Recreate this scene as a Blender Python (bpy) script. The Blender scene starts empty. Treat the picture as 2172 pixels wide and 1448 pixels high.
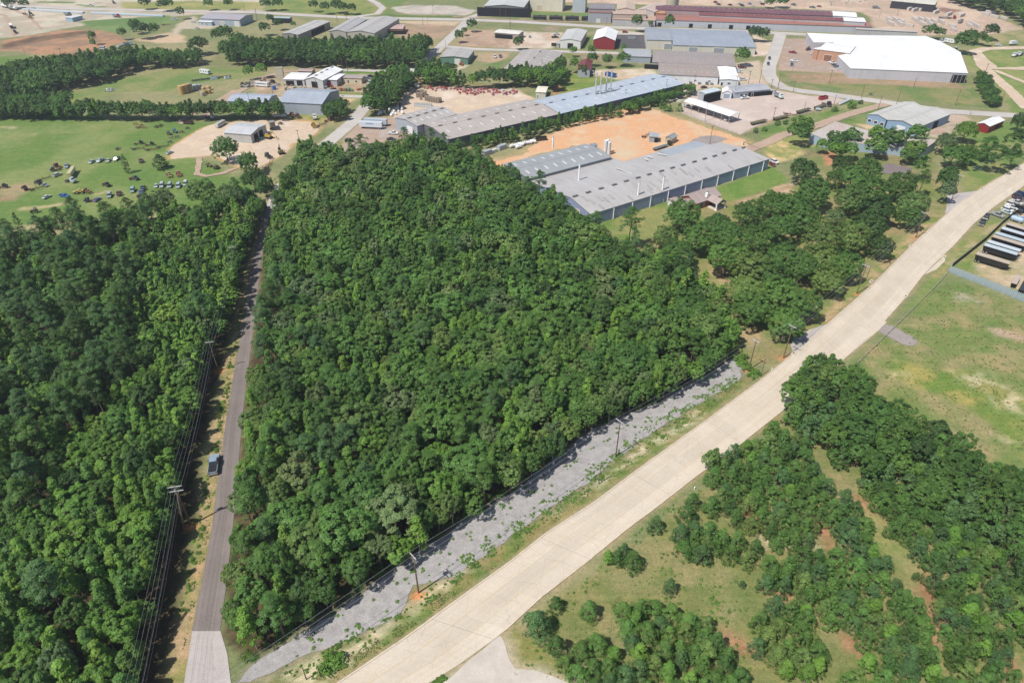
import bpy, bmesh, math, random
import numpy as np
from mathutils import Vector, Matrix, noise as mn
random.seed(7); RNG = np.random.default_rng(7)
S = bpy.context.scene; COL = S.collection
R = math.radians
# ---------------------------------------------------------------- camera, sky, sun, exposure
FPX, PITCH, CAMH = 1448.0, 36.2, 120.0
cam = bpy.data.objects.new('camera', bpy.data.cameras.new('camera')); COL.objects.link(cam)
cam.location = (0, 0, CAMH); cam.rotation_euler = (R(90 - PITCH), 0, 0)
cam.data.sensor_width = 36; cam.data.lens = 36 * FPX / 2172; cam.data.clip_end = 6000; cam.data.clip_start = 1
S.camera = cam
SUN_EL, SUN_AZ = 57.0, 218.7          # azimuth counter-clockwise from +X, where the sun stands
w = bpy.data.worlds.new('World'); S.world = w; w.use_nodes = True
nt = w.node_tree; nt.nodes.clear()
sk = nt.nodes.new('ShaderNodeTexSky'); sk.sky_type = 'NISHITA'; sk.sun_disc = False
sk.sun_elevation = R(SUN_EL); sk.sun_rotation = R(90 - SUN_AZ); sk.altitude = 100; sk.air_density = 1.0; sk.dust_density = 1.0
bg = nt.nodes.new('ShaderNodeBackground'); bg.inputs[1].default_value = 0.09
wo = nt.nodes.new('ShaderNodeOutputWorld'); nt.links.new(sk.outputs[0], bg.inputs[0]); nt.links.new(bg.outputs[0], wo.inputs[0])
sl = bpy.data.lights.new('sun', 'SUN'); sl.energy = 4.6; sl.angle = R(0.53); sl.color = (1, .955, .89)
so = bpy.data.objects.new('sun', sl); COL.objects.link(so); so.location = (-200, -160, 300)
sd = Vector((math.cos(R(SUN_AZ)) * math.cos(R(SUN_EL)), math.sin(R(SUN_AZ)) * math.cos(R(SUN_EL)), math.sin(R(SUN_EL))))
so.rotation_euler = sd.to_track_quat('Z', 'Y').to_euler()
S.view_settings.view_transform = 'Standard'; S.view_settings.look = 'None'; S.view_settings.exposure = 0.27; S.view_settings.gamma = 1
S.cycles.max_bounces = 6; S.cycles.diffuse_bounces = 3; S.cycles.glossy_bounces = 2; S.cycles.transmission_bounces = 4; S.cycles.transparent_max_bounces = 6

# ---------------------------------------------------------------- photo pixels -> world
cp, sp = math.cos(R(PITCH)), math.sin(R(PITCH))
FW = np.array([0, cp, -sp]); UP = np.array([0, sp, cp]); RT = np.array([1., 0, 0]); CAM = np.array([0, 0, CAMH])
def ordw(n):
    a = 'zeroth first second third fourth fifth sixth seventh eighth ninth tenth eleventh twelfth thirteenth fourteenth fifteenth sixteenth seventeenth eighteenth nineteenth'.split()
    t = {2: ('twenty', 'twentieth'), 3: ('thirty', 'thirtieth'), 4: ('forty', 'fortieth'), 5: ('fifty', 'fiftieth')}
    return a[n] if n < 20 else (t[n // 10][1] if n % 10 == 0 else t[n // 10][0] + '-' + a[n % 10])
ZS = 2172 / 560
ZF = {'a1': (0, 0, ZS), 'a2': (540, 0, ZS), 'a3': (1080, 0, ZS), 'a4': (1612, 0, ZS), 'a5': (0, 220, ZS), 'a6': (540, 200, ZS),
      'a7': (1000, 200, 2172 / 700), 'a8': (1612, 200, ZS), 'b1': (1700, 380, 2136 / 472), 'b2': (1500, 600, 2162 / 672),
      'b3': (1400, 1000, 2172 / 772), 'b4': (700, 1000, 2.715), 'b5': (0, 900, 1850 / 700), 'b6': (0, 450, 1931 / 600),
      'b7': (500, 450, 1931 / 600), 'b8': (1050, 500, 1738 / 600), 'c1': (1400, 330, 9.05), 'c2': (860, 170, 7.24),
      'c3': (1980, 380, 927 / 192), 'c4': (380, 130, 2172 / 340), 'c5': (340, 940, 1448 / 220), 'c6': (1340, 0, 2172 / 360),
      'c7': (1880, 0, 2172 / 292), 'c8': (1400, 150, 2172 / 500), 'f': (0, 0, 1.0)}
def px(z, x, y):
    ox, oy, s = ZF[z]; return ox + x / s, oy + y / s
def ray(x, y): return FW * FPX + RT * (x - 1086) + UP * (724 - y)
def P(x, y, h=0.0):
    d = ray(x, y); t = (h - CAMH) / d[2]; p = CAM + d * t; return Vector((p[0], p[1], h))
def Z(z, x, y, h=0.0): return P(*px(z, x, y), h)
def Q(p):
    v = np.array([p[0], p[1], p[2]]) - CAM; f = v.dot(FW); return 1086 + FPX * v.dot(RT) / f, 724 - FPX * v.dot(UP) / f
def poly(z, *c, h=0.0): return [Z(z, c[i], c[i + 1], h) for i in range(0, len(c), 2)]

def lin(r, g, b, k=1.0):
    f = lambda c: ((c / 255) / 12.92 if c / 255 <= .04045 else ((c / 255 + .055) / 1.055) ** 2.4)
    return (f(r) * k, f(g) * k, f(b) * k)
AK = 0.76        # picture brightness of a sunlit level surface -> base colour
def alb(r, g, b): return lin(r, g, b, AK)

# ---------------------------------------------------------------- materials
MAT = {}
def newmat(name):
    m = bpy.data.materials.new(name); m.use_nodes = True; n = m.node_tree; n.nodes.clear()
    out = n.nodes.new('ShaderNodeOutputMaterial'); b = n.nodes.new('ShaderNodeBsdfPrincipled'); n.links.new(b.outputs[0], out.inputs[0])
    MAT[name] = m; return m, n, b, out
def tex_noise(n, scale, detail=4, rough=.6, vec=None):
    t = n.nodes.new('ShaderNodeTexNoise'); t.inputs['Scale'].default_value = scale; t.inputs['Detail'].default_value = detail
    t.inputs['Roughness'].default_value = rough
    if vec is not None: n.links.new(vec, t.inputs['Vector'])
    return t
def ramp(n, src, stops):
    r = n.nodes.new('ShaderNodeValToRGB'); n.links.new(src, r.inputs[0]); e = r.color_ramp.elements
    e[0].position, e[0].color = stops[0][0], (*stops[0][1], 1); e[1].position, e[1].color = stops[-1][0], (*stops[-1][1], 1)
    for p, c in stops[1:-1]:
        k = e.new(p); k.color = (*c, 1)
    return r
def mix(n, fac, a, b, mode='MIX'):
    m = n.nodes.new('ShaderNodeMix'); m.data_type = 'RGBA'; m.blend_type = mode
    for inp, v in ((m.inputs[0], fac), (m.inputs[6], a), (m.inputs[7], b)):
        if isinstance(v, (int, float)): inp.default_value = v
        elif isinstance(v, tuple): inp.default_value = (*v[:3], 1)
        else: n.links.new(v, inp)
    return m.outputs[2]
def coord(n, out='Object'):
    t = n.nodes.new('ShaderNodeTexCoord'); return t.outputs[out]
def geo_pos(n): return n.nodes.new('ShaderNodeNewGeometry').outputs['Position']
def bump(n, b, h, s=.3, d=.1):
    k = n.nodes.new('ShaderNodeBump'); k.inputs['Strength'].default_value = s; k.inputs['Distance'].default_value = d
    n.links.new(h, k.inputs['Height']); n.links.new(k.outputs[0], b.inputs['Normal'])
def matte(name, col, rough=.7, var=.15, scale=1.5, metal=0, spec=.3):
    m, n, b, o = newmat(name); t = tex_noise(n, scale, 5, .65, coord(n))
    c = ramp(n, t.outputs[0], [(.3, tuple(x * (1 - var) for x in col)), (.7, tuple(min(1, x * (1 + var)) for x in col))])
    n.links.new(c.outputs[0], b.inputs['Base Color']); b.inputs['Roughness'].default_value = rough; b.inputs['Metallic'].default_value = metal
    b.inputs['Specular IOR Level'].default_value = spec; return m
def objcol(name, rough=.35, var=.1, metal=0, coat=0):      # paint whose colour is the object's own colour (copies share meshes)
    m, n, b, o = newmat(name); oi = n.nodes.new('ShaderNodeObjectInfo'); t = tex_noise(n, 2.0, 5, .7, coord(n))
    c = ramp(n, t.outputs[0], [(.3, (1 - var,) * 3), (.7, (1, 1, 1))])
    n.links.new(mix(n, 1.0, oi.outputs['Color'], c.outputs[0], 'MULTIPLY'), b.inputs['Base Color'])
    b.inputs['Roughness'].default_value = rough; b.inputs['Metallic'].default_value = metal; b.inputs['Coat Weight'].default_value = coat; return m
def leafmat(name, src='obj', trans=.30):
    m, n, b, o = newmat(name)
    at = n.nodes.new('ShaderNodeAttribute'); at.attribute_name = 'tint'
    if src == 'obj':
        oi = n.nodes.new('ShaderNodeObjectInfo'); col = mix(n, 1.0, oi.outputs['Color'], at.outputs['Color'], 'MULTIPLY')
    else: col = at.outputs['Color']
    t = tex_noise(n, .45, 3, .6, geo_pos(n)); r = ramp(n, t.outputs[0], [(.3, (.72, .74, .70)), (.7, (1.22, 1.2, 1.16))])
    col = mix(n, 1.0, col, r.outputs[0], 'MULTIPLY')
    n.links.new(col, b.inputs['Base Color']); b.inputs['Roughness'].default_value = .5; b.inputs['Specular IOR Level'].default_value = .28
    tr = n.nodes.new('ShaderNodeBsdfTranslucent'); n.links.new(mix(n, 1.0, col, (1.2, 1.6, .5), 'MULTIPLY'), tr.inputs[0])
    ms = n.nodes.new('ShaderNodeMixShader'); ms.inputs[0].default_value = trans
    n.links.new(b.outputs[0], ms.inputs[1]); n.links.new(tr.outputs[0], ms.inputs[2]); n.links.new(ms.outputs[0], o.inputs[0]); return m
LEAF = leafmat('foliage'); LEAFA = leafmat('foliage_mass', 'attr')
BARK = matte('bark', (.13, .10, .08), .9, .35, 2.5)
BARKG = matte('pale_bark', (.28, .25, .22), .9, .3, 2.5)

# ---------------------------------------------------------------- object helpers
THINGS = []
def tag(o, label=None, cat=None, group=None, kind=None):
    if label: o['label'] = label
    if cat: o['category'] = cat
    if group: o['group'] = group
    if kind: o['kind'] = kind
    if cat and not kind: THINGS.append(o)
    return o
def empty(name, loc=(0, 0, 0), rz=0, label=None, cat=None, group=None):
    o = bpy.data.objects.new(name, None); COL.objects.link(o); o.location = loc; o.rotation_euler = (0, 0, rz); o.empty_display_size = .3
    return tag(o, label, cat, group)
class MB:
    def __init__(s): s.v = []; s.f = []; s.sm = []
    def face(s, pts, smooth=False):
        k = len(s.v); s.v += [tuple(p) for p in pts]; s.f.append(tuple(range(k, k + len(pts)))); s.sm.append(smooth); return s
    def add(s, vs, fs, smooth=False):
        k = len(s.v); s.v += [tuple(p) for p in vs]; s.f += [tuple(i + k for i in f) for f in fs]; s.sm += [smooth] * len(fs); return s
    def box(s, c, d, M=None, taper=1.0):
        x, y, z = d[0] / 2, d[1] / 2, d[2] / 2
        vs = [Vector((a * x * (taper if e > 0 else 1), b * y * (taper if e > 0 else 1), e * z)) for e in (-1, 1) for a, b in ((-1, -1), (1, -1), (1, 1), (-1, 1))]
        if M: vs = [M @ v for v in vs]
        vs = [v + Vector(c) for v in vs]
        return s.add(vs, [(3, 2, 1, 0), (4, 5, 6, 7), (0, 1, 5, 4), (1, 2, 6, 5), (2, 3, 7, 6), (3, 0, 4, 7)])
    def tube(s, a, b, r0, r1=None, n=8, cap=True):
        a, b = Vector(a), Vector(b); r1 = r0 if r1 is None else r1; d = (b - a)
        if d.length < 1e-6: return s
        q = d.to_track_quat('Z', 'Y'); vs = []
        for c, r in ((a, r0), (b, r1)):
            for i in range(n):
                t = 2 * math.pi * i / n; vs.append(c + q @ Vector((math.cos(t) * r, math.sin(t) * r, 0)))
        s.add(vs, [(i, (i + 1) % n, n + (i + 1) % n, n + i) for i in range(n)], True)
        if cap: s.add(vs, [tuple(range(n - 1, -1, -1)), tuple(range(n, 2 * n))])
        return s
    def prof(s, pts, y0, y1, smooth=False):       # profile in x,z extruded along y
        n = len(pts); vs = [(x, y0, z) for x, z in pts] + [(x, y1, z) for x, z in pts]
        s.add(vs, [(i, i + n, (i + 1) % n + n, (i + 1) % n) for i in range(n)], smooth)
        return s.add(vs, [tuple(range(n)), tuple(range(2 * n - 1, n - 1, -1))])
    def build(s, name, mat, parent=None, col=None):
        me = bpy.data.meshes.new(name); me.from_pydata(s.v, [], s.f); me.materials.append(mat)
        me.polygons.foreach_set('use_smooth', s.sm); me.update()
        o = bpy.data.objects.new(name, me); COL.objects.link(o)
        if parent: o.parent = parent
        if col: o.color = (*col[:3], 1)
        return o
def copy_tree(o, parent=None, col=None):
    c = o.copy(); COL.objects.link(c); c.parent = parent
    for k in ('label',):
        if parent is None and k in c: del c[k]
    for ch in KIDS(o):
        d = copy_tree(ch, c)
    return c
def KIDS(o): return list(o.children)

def np_mesh(name, V, nf, idx, mat, tint=None, smooth=True, uv=None):
    """V: (n,3) verts, quads idx (nf,4)"""
    me = bpy.data.meshes.new(name); me.vertices.add(len(V)); me.vertices.foreach_set('co', np.asarray(V, np.float32).ravel())
    k = idx.shape[1]; me.loops.add(nf * k); me.loops.foreach_set('vertex_index', idx.astype(np.int32).ravel()); me.polygons.add(nf)
    me.polygons.foreach_set('loop_start', np.arange(0, nf * k, k, dtype=np.int32)); me.polygons.foreach_set('loop_total', np.full(nf, k, np.int32))
    me.polygons.foreach_set('use_smooth', np.full(nf, smooth))
    if tint is not None:
        a = me.color_attributes.new('tint', 'FLOAT_COLOR', 'POINT'); t = np.ones((len(V), 4), np.float32); t[:, :3] = tint; a.data.foreach_set('color', t.ravel())
    me.materials.append(mat); me.update(calc_edges=True); return me
def mathn(n, op, a, b=None, c=None):
    k = n.nodes.new('ShaderNodeMath'); k.operation = op
    for i, v in enumerate((a, b, c)):
        if v is None: continue
        if isinstance(v, (int, float)): k.inputs[i].default_value = v
        else: n.links.new(v, k.inputs[i])
    return k.outputs[0]
# ================================================================ GROUND
def _lat(ix, iy, seed):
    h = (ix * 374761393 + iy * 668265263 + seed * 974634777) & 0xffffffff
    h = ((h ^ (h >> 13)) * 1274126177) & 0xffffffff
    return ((h ^ (h >> 16)) & 0xffff) / 65535.0
def vnoise(x, y, sc, seed=0):
    x = np.asarray(x) / sc + 1000; y = np.asarray(y) / sc + 1000; ix = np.floor(x).astype(np.int64); iy = np.floor(y).astype(np.int64)
    fx = x - ix; fy = y - iy; fx = fx * fx * (3 - 2 * fx); fy = fy * fy * (3 - 2 * fy)
    a, b, c, d = _lat(ix, iy, seed), _lat(ix + 1, iy, seed), _lat(ix, iy + 1, seed), _lat(ix + 1, iy + 1, seed)
    return (a * (1 - fx) + b * fx) * (1 - fy) + (c * (1 - fx) + d * fx) * fy
def fbm(x, y, sc, seed=0, o=4):
    s = 0; a = 1; t = 0
    for i in range(o): s = s + a * vnoise(x, y, sc / 2 ** i, seed + i * 17); t += a; a *= .55
    return s / t
def polydist(px_, py_, pts):
    n = len(pts); d = np.full(px_.shape, 1e9); ins = np.zeros(px_.shape, bool)
    for i in range(n):
        ax, ay = pts[i][0], pts[i][1]; bx, by = pts[(i + 1) % n][0], pts[(i + 1) % n][1]
        ex, ey = bx - ax, by - ay; L = ex * ex + ey * ey + 1e-9
        t = np.clip(((px_ - ax) * ex + (py_ - ay) * ey) / L, 0, 1)
        d = np.minimum(d, np.hypot(px_ - ax - t * ex, py_ - ay - t * ey))
        if abs(ey) > 1e-12:
            c = ((ay > py_) != (by > py_)) & (px_ < ex * (py_ - ay) / ey + ax); ins ^= c
    return np.where(ins, -d, d)
ys = [-60.0]; 
while ys[-1] < 860: ys.append(ys[-1] + (6 if ys[-1] < 40 else max(.85, ys[-1] * .0042)))
ys += [960, 1200, 1800, 3000, 5000]
xs = list(np.arange(-640, 641, 1.5)); xs = [-5000, -3000, -1800, -1100, -800] + xs + [800, 1100, 1800, 3000, 5000]
xs = np.array(xs, float); ys = np.array(ys, float); GX, GY = np.meshgrid(xs, ys)
gx, gy = GX.ravel(), GY.ravel(); GC = np.zeros((gx.size, 3))
GRASS, GRASS2 = alb(134, 140, 98), alb(160, 154, 116)
m = np.clip((fbm(gx, gy, 40, 3) - .42) * 5, 0, 1)[:, None]; GC[:] = np.array(GRASS) * (1 - m) + np.array(GRASS2) * m
def paint(pts, col, soft=3, wob=3, col2=None, cs=10, thr=.5, sharp=6, amount=1.0, seed=1, grow=0):
    p = np.array([(q[0], q[1]) for q in pts]); mg = soft + wob + 5 + grow
    s = np.where((gx > p[:, 0].min() - mg) & (gx < p[:, 0].max() + mg) & (gy > p[:, 1].min() - mg) & (gy < p[:, 1].max() + mg))[0]
    if not len(s): return
    X, Y = gx[s], gy[s]; d = polydist(X, Y, p) - grow + wob * 2 * (fbm(X, Y, max(4, wob * 3), seed, 3) - .5)
    a = np.clip(.5 - d / soft, 0, 1)[:, None] * amount
    c = np.array(col)[None, :]
    if col2 is not None:
        k = np.clip((fbm(X, Y, cs, seed + 9, 5) - thr) * sharp + .5, 0, 1)[:, None]; c = c * (1 - k) + np.array(col2)[None, :] * k
    GC[s] = GC[s] * (1 - a) + c * a
def line_strip(pts, wd):
    pts = [Vector((p[0], p[1], 0)) for p in pts]; L = []; Rr = []
    for i, p in enumerate(pts):
        t = (pts[min(i + 1, len(pts) - 1)] - pts[max(i - 1, 0)]).normalized(); nn = Vector((-t.y, t.x, 0))
        L.append(p + nn * wd / 2); Rr.append(p - nn * wd / 2)
    return L + Rr[::-1]
LUSH, LUSH2 = alb(112, 138, 74), alb(138, 150, 94)
SAND, SAND2 = alb(222, 196, 166), alb(205, 178, 148)
ORANGE, ORANGE2 = alb(226, 176, 128), alb(216, 150, 100)
TAN = alb(196, 172, 146); DRY = alb(168, 154, 118); LITTER = alb(84, 70, 56); LITTER2 = alb(72, 70, 48); WHITE_SAND = alb(226, 214, 192)
PINEND = alb(172, 128, 98)
# fields on the left
paint(poly('a5', -300, 60, 600, 90, 1500, 130, 1750, 160, 1400, 380, 1650, 450, 2172, 700, 1900, 800, 1300, 900, 0, 1000, -400, 1000), LUSH, 4, 4, LUSH2, 26, .55, 5)
paint(poly('a5', 0, 690, 220, 650, 260, 700, 120, 790, 0, 800), alb(165, 140, 115), 4, 3, DRY, 6)
for q in ((150, 860, 450, 830, 600, 800, 450, 850, 160, 875), (560, 1000, 840, 975, 1400, 900, 1650, 855, 1680, 880, 900, 995, 560, 1015), (200, 1010, 340, 1000, 340, 1015, 200, 1030), (0, 185, 130, 190, 120, 205, 0, 205), (240, 235, 330, 240, 300, 260, 240, 250), (800, 740, 900, 705, 920, 715, 820, 750)):
    paint(poly('a5', *q), alb(196, 178, 140), 2.0, 1.6, LUSH2, 5, .55, seed=5)
paint(poly('a1', 430, 790, 1000, 640, 1500, 560, 2100, 540, 2172, 620, 1500, 700, 1400, 760, 1000, 760, 600, 880), alb(122, 142, 84), 3, 3, alb(146, 150, 98), 22)
paint(poly('a1', -400, 440, 300, 470, 620, 520, 300, 560, 0, 640, -400, 700), LUSH, 3, 2, LUSH2, 20)
paint(poly('a1', -500, -60, 1700, -40, 2172, -40, 2172, 100, 1500, 130, 700, 210, 200, 300, -500, 360), alb(212, 200, 184), 4, 3, alb(190, 178, 160), 20)
paint(poly('a1', 1000, 20, 1600, 10, 2172, 20, 2160, 80, 1500, 90, 1000, 70), alb(148, 152, 92), 5, 3, alb(172, 166, 110), 18)
paint(poly('a1', 640, 40, 880, 60, 700, 60), LUSH, 3, 3)
paint(poly('a1', 280, 10, 620, 20, 600, 30, 300, 25), LUSH, 3, 3)
paint(poly('a1', 640, 180, 1040, 150, 1380, 130, 1450, 180, 1000, 270, 800, 255, 660, 190), alb(112, 138, 84), 3, 3, alb(130, 150, 98), 20)
paint(poly('a1', 0, 340, 500, 250, 820, 250, 1000, 290, 1060, 330, 700, 480, 600, 500, 200, 430, 0, 420), alb(160, 132, 110), 4, 3, alb(188, 146, 116), 9)
paint(poly('a1', 0, 370, 300, 300, 700, 255, 740, 275, 350, 340, 60, 405, 0, 410), alb(110, 92, 76), 4, 3, alb(140, 112, 92), 6)
paint(poly('a1', 1100, 330, 1380, 270, 1500, 290, 1530, 350, 1300, 360), alb(212, 184, 156), 4, 3)
paint(poly('a1', 1450, 210, 1600, 130, 1640, 200, 1800, 215, 1720, 240, 1500, 240, 1470, 290, 1400, 290), alb(200, 186, 166), 3, 2)
paint(poly('a1', 1680, 560, 1830, 400, 1900, 520, 2172, 540, 1900, 560), alb(140, 140, 100), 3, 3)
# top middle
paint(poly('a2', 60, 80, 560, 130, 940, 130, 1020, 80, 900, 0, 500, -20, 200, 0), alb(146, 152, 92), 4, 3, alb(128, 144, 84), 16)
paint(poly('a2', 1040, 0, 1260, 0, 1100, 130, 1060, 120), alb(120, 140, 84), 3, 3)
paint(poly('a2', 1140, 60, 1300, 45, 1650, 50, 1830, 90, 1740, 130, 1300, 120, 1160, 100), alb(206, 196, 188), 3, 3, alb(188, 178, 168), 9)
paint(poly('a2', 1060, 115, 1300, 130, 1740, 132, 1700, 150, 1060, 140), alb(106, 128, 76), 2, 2)
paint(poly('a2', 1250, 190, 1700, 205, 1640, 290, 1400, 340, 1150, 300, 1200, 270), alb(186, 160, 138), 3, 2, alb(170, 146, 124), 12)
paint(poly('a2', 1000, 170, 1700, 180, 1650, 215, 1250, 195), alb(206, 186, 160), 3, 2)
paint(poly('a2', 1540, 330, 1620, 270, 1600, 320, 1500, 400), alb(130, 142, 90), 3, 2)
paint(poly('a2', 1660, 380, 1730, 250, 1980, 250, 2300, 280, 2420, 380, 2172, 400), alb(196, 168, 148), 3, 2, alb(178, 152, 132), 10)
paint(poly('a3', 0, 260, 440, 270, 420, 330, 350, 400, 0, 400), alb(204, 180, 162), 3, 2, alb(222, 206, 192), 9)
paint(poly('a2', 1820, 440, 2100, 430, 2060, 500, 1940, 520, 1820, 500), alb(190, 164, 138), 3, 2)
paint(poly('a2', 1900, 540, 2060, 490, 2000, 600, 1960, 540), alb(112, 138, 82), 3, 2)
paint(poly('a2', 1600, 600, 1680, 530, 1760, 540, 1640, 600, 1640, 680, 1600, 680), alb(206, 190, 166), 2, 2)
paint(poly('a2', 1500, 480, 1640, 530, 1600, 570, 1500, 520), alb(110, 140, 76), 2, 2)
paint(poly('a2', 0, 640, 260, 600, 1000, 610, 1080, 590, 1000, 700, 930, 790, 660, 790, 200, 790, 0, 830), alb(192, 172, 146), 3, 2, alb(172, 152, 126), 9)
paint(poly('a2', 680, 590, 1060, 590, 1050, 610, 760, 612), alb(110, 142, 70), 2, 1)
paint(poly('a2', 330, 755, 900, 760, 905, 780, 660, 780), alb(128, 144, 84), 2, 1)
paint(poly('a2', 760, 930, 900, 800, 920, 830, 880, 900, 790, 980), alb(118, 142, 80), 2, 2, alb(160, 152, 104), 10)
paint(poly('a2', 680, 810, 850, 810, 760, 860, 740, 920, 660, 870), alb(214, 190, 148), 3, 3)
paint(poly('a2', 330, 930, 720, 920, 700, 1008, 330, 1000), alb(134, 146, 84), 3, 2, alb(176, 160, 110), 8)
paint(poly('a2', 1340, 620, 1780, 680, 2172, 700, 2172, 730, 1300, 720), alb(150, 140, 100), 2, 2)
# town blocks, right of centre
paint(poly('a3', 900, 140, 1100, 120, 180, 100, 150, 130), alb(120, 140, 84), 2, 2)
paint(poly('a3', 0, 130, 2172, 240, 2172, 250, 0, 165), alb(160, 150, 118), 2, 2, alb(128, 140, 90), 9)
paint(poly('a3', 0, 210, 450, 225, 1000, 250, 1000, 275, 600, 270, 420, 260, 0, 245), alb(136, 140, 98), 2, 2, alb(166, 148, 128), 10)
paint(poly('a3', 600, 300, 690, 290, 680, 400, 600, 400), alb(120, 136, 86), 2, 1)
paint(poly('a3', 880, 255, 1120, 270, 1120, 290, 890, 288), alb(206, 198, 190), 2, 1)
paint(poly('a3', 450, 440, 1180, 440, 1170, 560, 900, 570, 690, 560, 560, 600, 440, 600), alb(126, 138, 86), 3, 2, alb(160, 146, 118), 9)
paint(poly('a3', 680, 580, 1170, 560, 1220, 620, 900, 660, 860, 650, 690, 620), alb(206, 184, 158), 3, 2, alb(222, 206, 186), 7)
paint(poly('a3', 420, 620, 560, 610, 900, 660, 780, 690, 420, 780, 360, 760, 440, 690), alb(124, 144, 76), 3, 2, alb(150, 156, 88), 10)
paint(poly('a3', 350, 700, 440, 690, 420, 770, 360, 780), alb(188, 146, 116), 2, 1)
paint(poly('a3', 2020, 290, 2150, 350, 2130, 460, 2000, 460, 2040, 400), alb(212, 202, 192), 3, 1)
paint(poly('a3', 1870, 520, 2060, 500, 2110, 620, 2150, 700, 1900, 700, 1500, 740, 1420, 700, 1480, 680), alb(206, 188, 168), 3, 1)
paint(poly('a3', 1200, 740, 1450, 690, 1560, 740, 1480, 780, 1400, 840, 1200, 830), alb(206, 196, 186), 3, 2)
# far right: stone yard
paint(poly('a4', -1700, -50, 1500, -40, 2172, 240, 1900, 280, 1000, 300, 950, 240, 860, 100, 0, 60, -1700, 20), alb(218, 194, 174), 4, 3, alb(202, 176, 158), 20)
paint(poly('a4', 1500, 60, 1650, 90, 1560, 110, 1440, 80), alb(160, 126, 116), 3, 3)
paint(poly('a4', 1980, 270, 2400, 270, 2400, 370, 1760, 385, 1750, 330), alb(138, 144, 94), 3, 2, alb(170, 160, 120), 10)
paint(poly('a4', 1740, 385, 2500, 400, 2500, 1000, 2100, 960, 1950, 700, 1700, 540, 1690, 470), alb(128, 146, 84), 3, 2, alb(150, 156, 98), 14)
paint(poly('a4', 140, 600, 600, 600, 1560, 650, 1720, 730, 1760, 700, 1950, 900, 1850, 890, 900, 790, 300, 730, 170, 670), alb(120, 138, 84), 3, 2, alb(148, 146, 100), 12)
paint(poly('a4', 200, 605, 640, 605, 1560, 655, 1680, 730, 1100, 700, 600, 690, 300, 680), alb(176, 150, 126), 3, 3, alb(160, 142, 112), 9)
paint(poly('a8', 0, 330, 440, 240, 900, 70, 1120, 80, 870, 190, 1000, 260, 600, 230, 300, 330, 60, 420), LUSH, 3, 1, LUSH2, 10)
paint(poly('a8', 560, 10, 880, 50, 760, 100, 400, 260, 0, 340, 0, 280, 300, 180, 740, 110), LUSH, 2, 1, LUSH2, 9)
paint(poly('a8', 20, 400, 60, 370, 400, 330, 450, 440, 300, 540, 150, 560, 60, 500), alb(150, 156, 96), 2, 1, alb(216, 188, 140), 7)
paint(poly('a8', 780, 240, 1060, 270, 1000, 300, 880, 290), alb(206, 184, 150), 2, 1)
paint(poly('a8', 1480, 150, 1680, 160, 1740, 220, 1500, 360, 1340, 350, 1290, 280, 1560, 230), alb(200, 180, 162), 2, 1, alb(180, 160, 144), 8)
paint(poly('a8', 1700, 240, 2172, 230, 2172, 620, 1700, 850, 1600, 560), alb(118, 142, 78), 3, 2, alb(150, 152, 96), 13)
paint(poly('a8', 330, 440, 1450, 470, 1450, 760, 900, 700, 500, 640), alb(150, 142, 104), 3, 2, alb(128, 138, 86), 9)
paint(poly('a8', 520, 470, 640, 480, 620, 580, 540, 590), alb(196, 144, 112), 2, 1)
paint(poly('a8', 0, 760, 270, 740, 260, 830, 0, 830), alb(200, 172, 144), 2, 1)
paint(poly('a8', 0, 600, 100, 600, 220, 720, 0, 810), alb(116, 140, 72), 1.5, .5)
# park under the oaks and the verge beside the concrete road
paint(poly('f', 1270, 480, 1440, 400, 1660, 400, 1760, 380, 2010, 380, 2010, 430, 1960, 480, 1850, 600, 1740, 700, 1660, 760, 1560, 780, 1500, 640), alb(158, 146, 104), 3, 2, alb(134, 142, 84), 9, .52, 7)
paint(poly('f', 1480, 560, 1530, 560, 1620, 720, 1590, 740, 1500, 640), alb(190, 164, 128), 3, 1.5, alb(150, 148, 98), 6)
paint(poly('f', 1960, 470, 2040, 430, 1850, 600, 1700, 735, 1690, 720, 1830, 590), alb(196, 170, 132), 3, 1.2, alb(132, 148, 82), 5, .48, 9)
paint(poly('a7', 810, 850, 1250, 700, 1330, 720, 1500, 780, 1560, 870, 1100, 960, 860, 980), alb(118, 140, 76), 2, 1, alb(148, 150, 96), 9)
paint(poly('a7', 1600, 620, 1990, 480, 2090, 560, 1740, 700, 1650, 700), alb(112, 142, 70), 1.5, .5, alb(126, 148, 80), 8)
paint(poly('a7', 1740, 700, 2110, 590, 2120, 650, 1860, 680, 1790, 740), alb(204, 176, 148), 1.5, .6, alb(180, 152, 124), 4)
# trailer lot, right field
paint(poly('c3', 180, 905, 790, 420, 1000, 250, 1000, 1200, 927, 1190, 500, 1010), alb(204, 186, 160), 3, 2, alb(176, 164, 124), 8)
paint(poly('c3', 190, 905, 700, 480, 560, 640, 470, 750, 430, 870, 440, 960, 300, 960), alb(128, 146, 80), 2.5, 1.5, alb(150, 150, 94), 6)
paint(poly('c3', 740, 1100, 1000, 1170, 1000, 1250, 700, 1120), LUSH, 2, 1)
paint(poly('c3', 100, 800, 560, 420, 720, 430, 180, 905, -60, 1180, 0, 1300, -300, 1330, -150, 1200, 10, 920), alb(130, 148, 84), 2, 1, alb(164, 154, 106), 7)
paint(poly('c3', 110, 850, 400, 660, 600, 480, 700, 430, 180, 880), alb(196, 176, 146), 2, 1, alb(140, 148, 92), 5)
paint(poly('f', 2020, 590, 2172, 650, 2400, 720, 2400, 1200, 2100, 1000, 1820, 830, 1800, 780), alb(124, 140, 82), 3, 2, alb(162, 152, 110), 7, .52, 4)
paint(poly('b2', 1200, 560, 1400, 560, 1700, 600, 2172, 780, 2172, 1200, 1900, 960, 1600, 760, 1300, 640), alb(168, 160, 94), 4, 4, alb(120, 142, 72), 6, .5, 8, seed=21)
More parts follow.
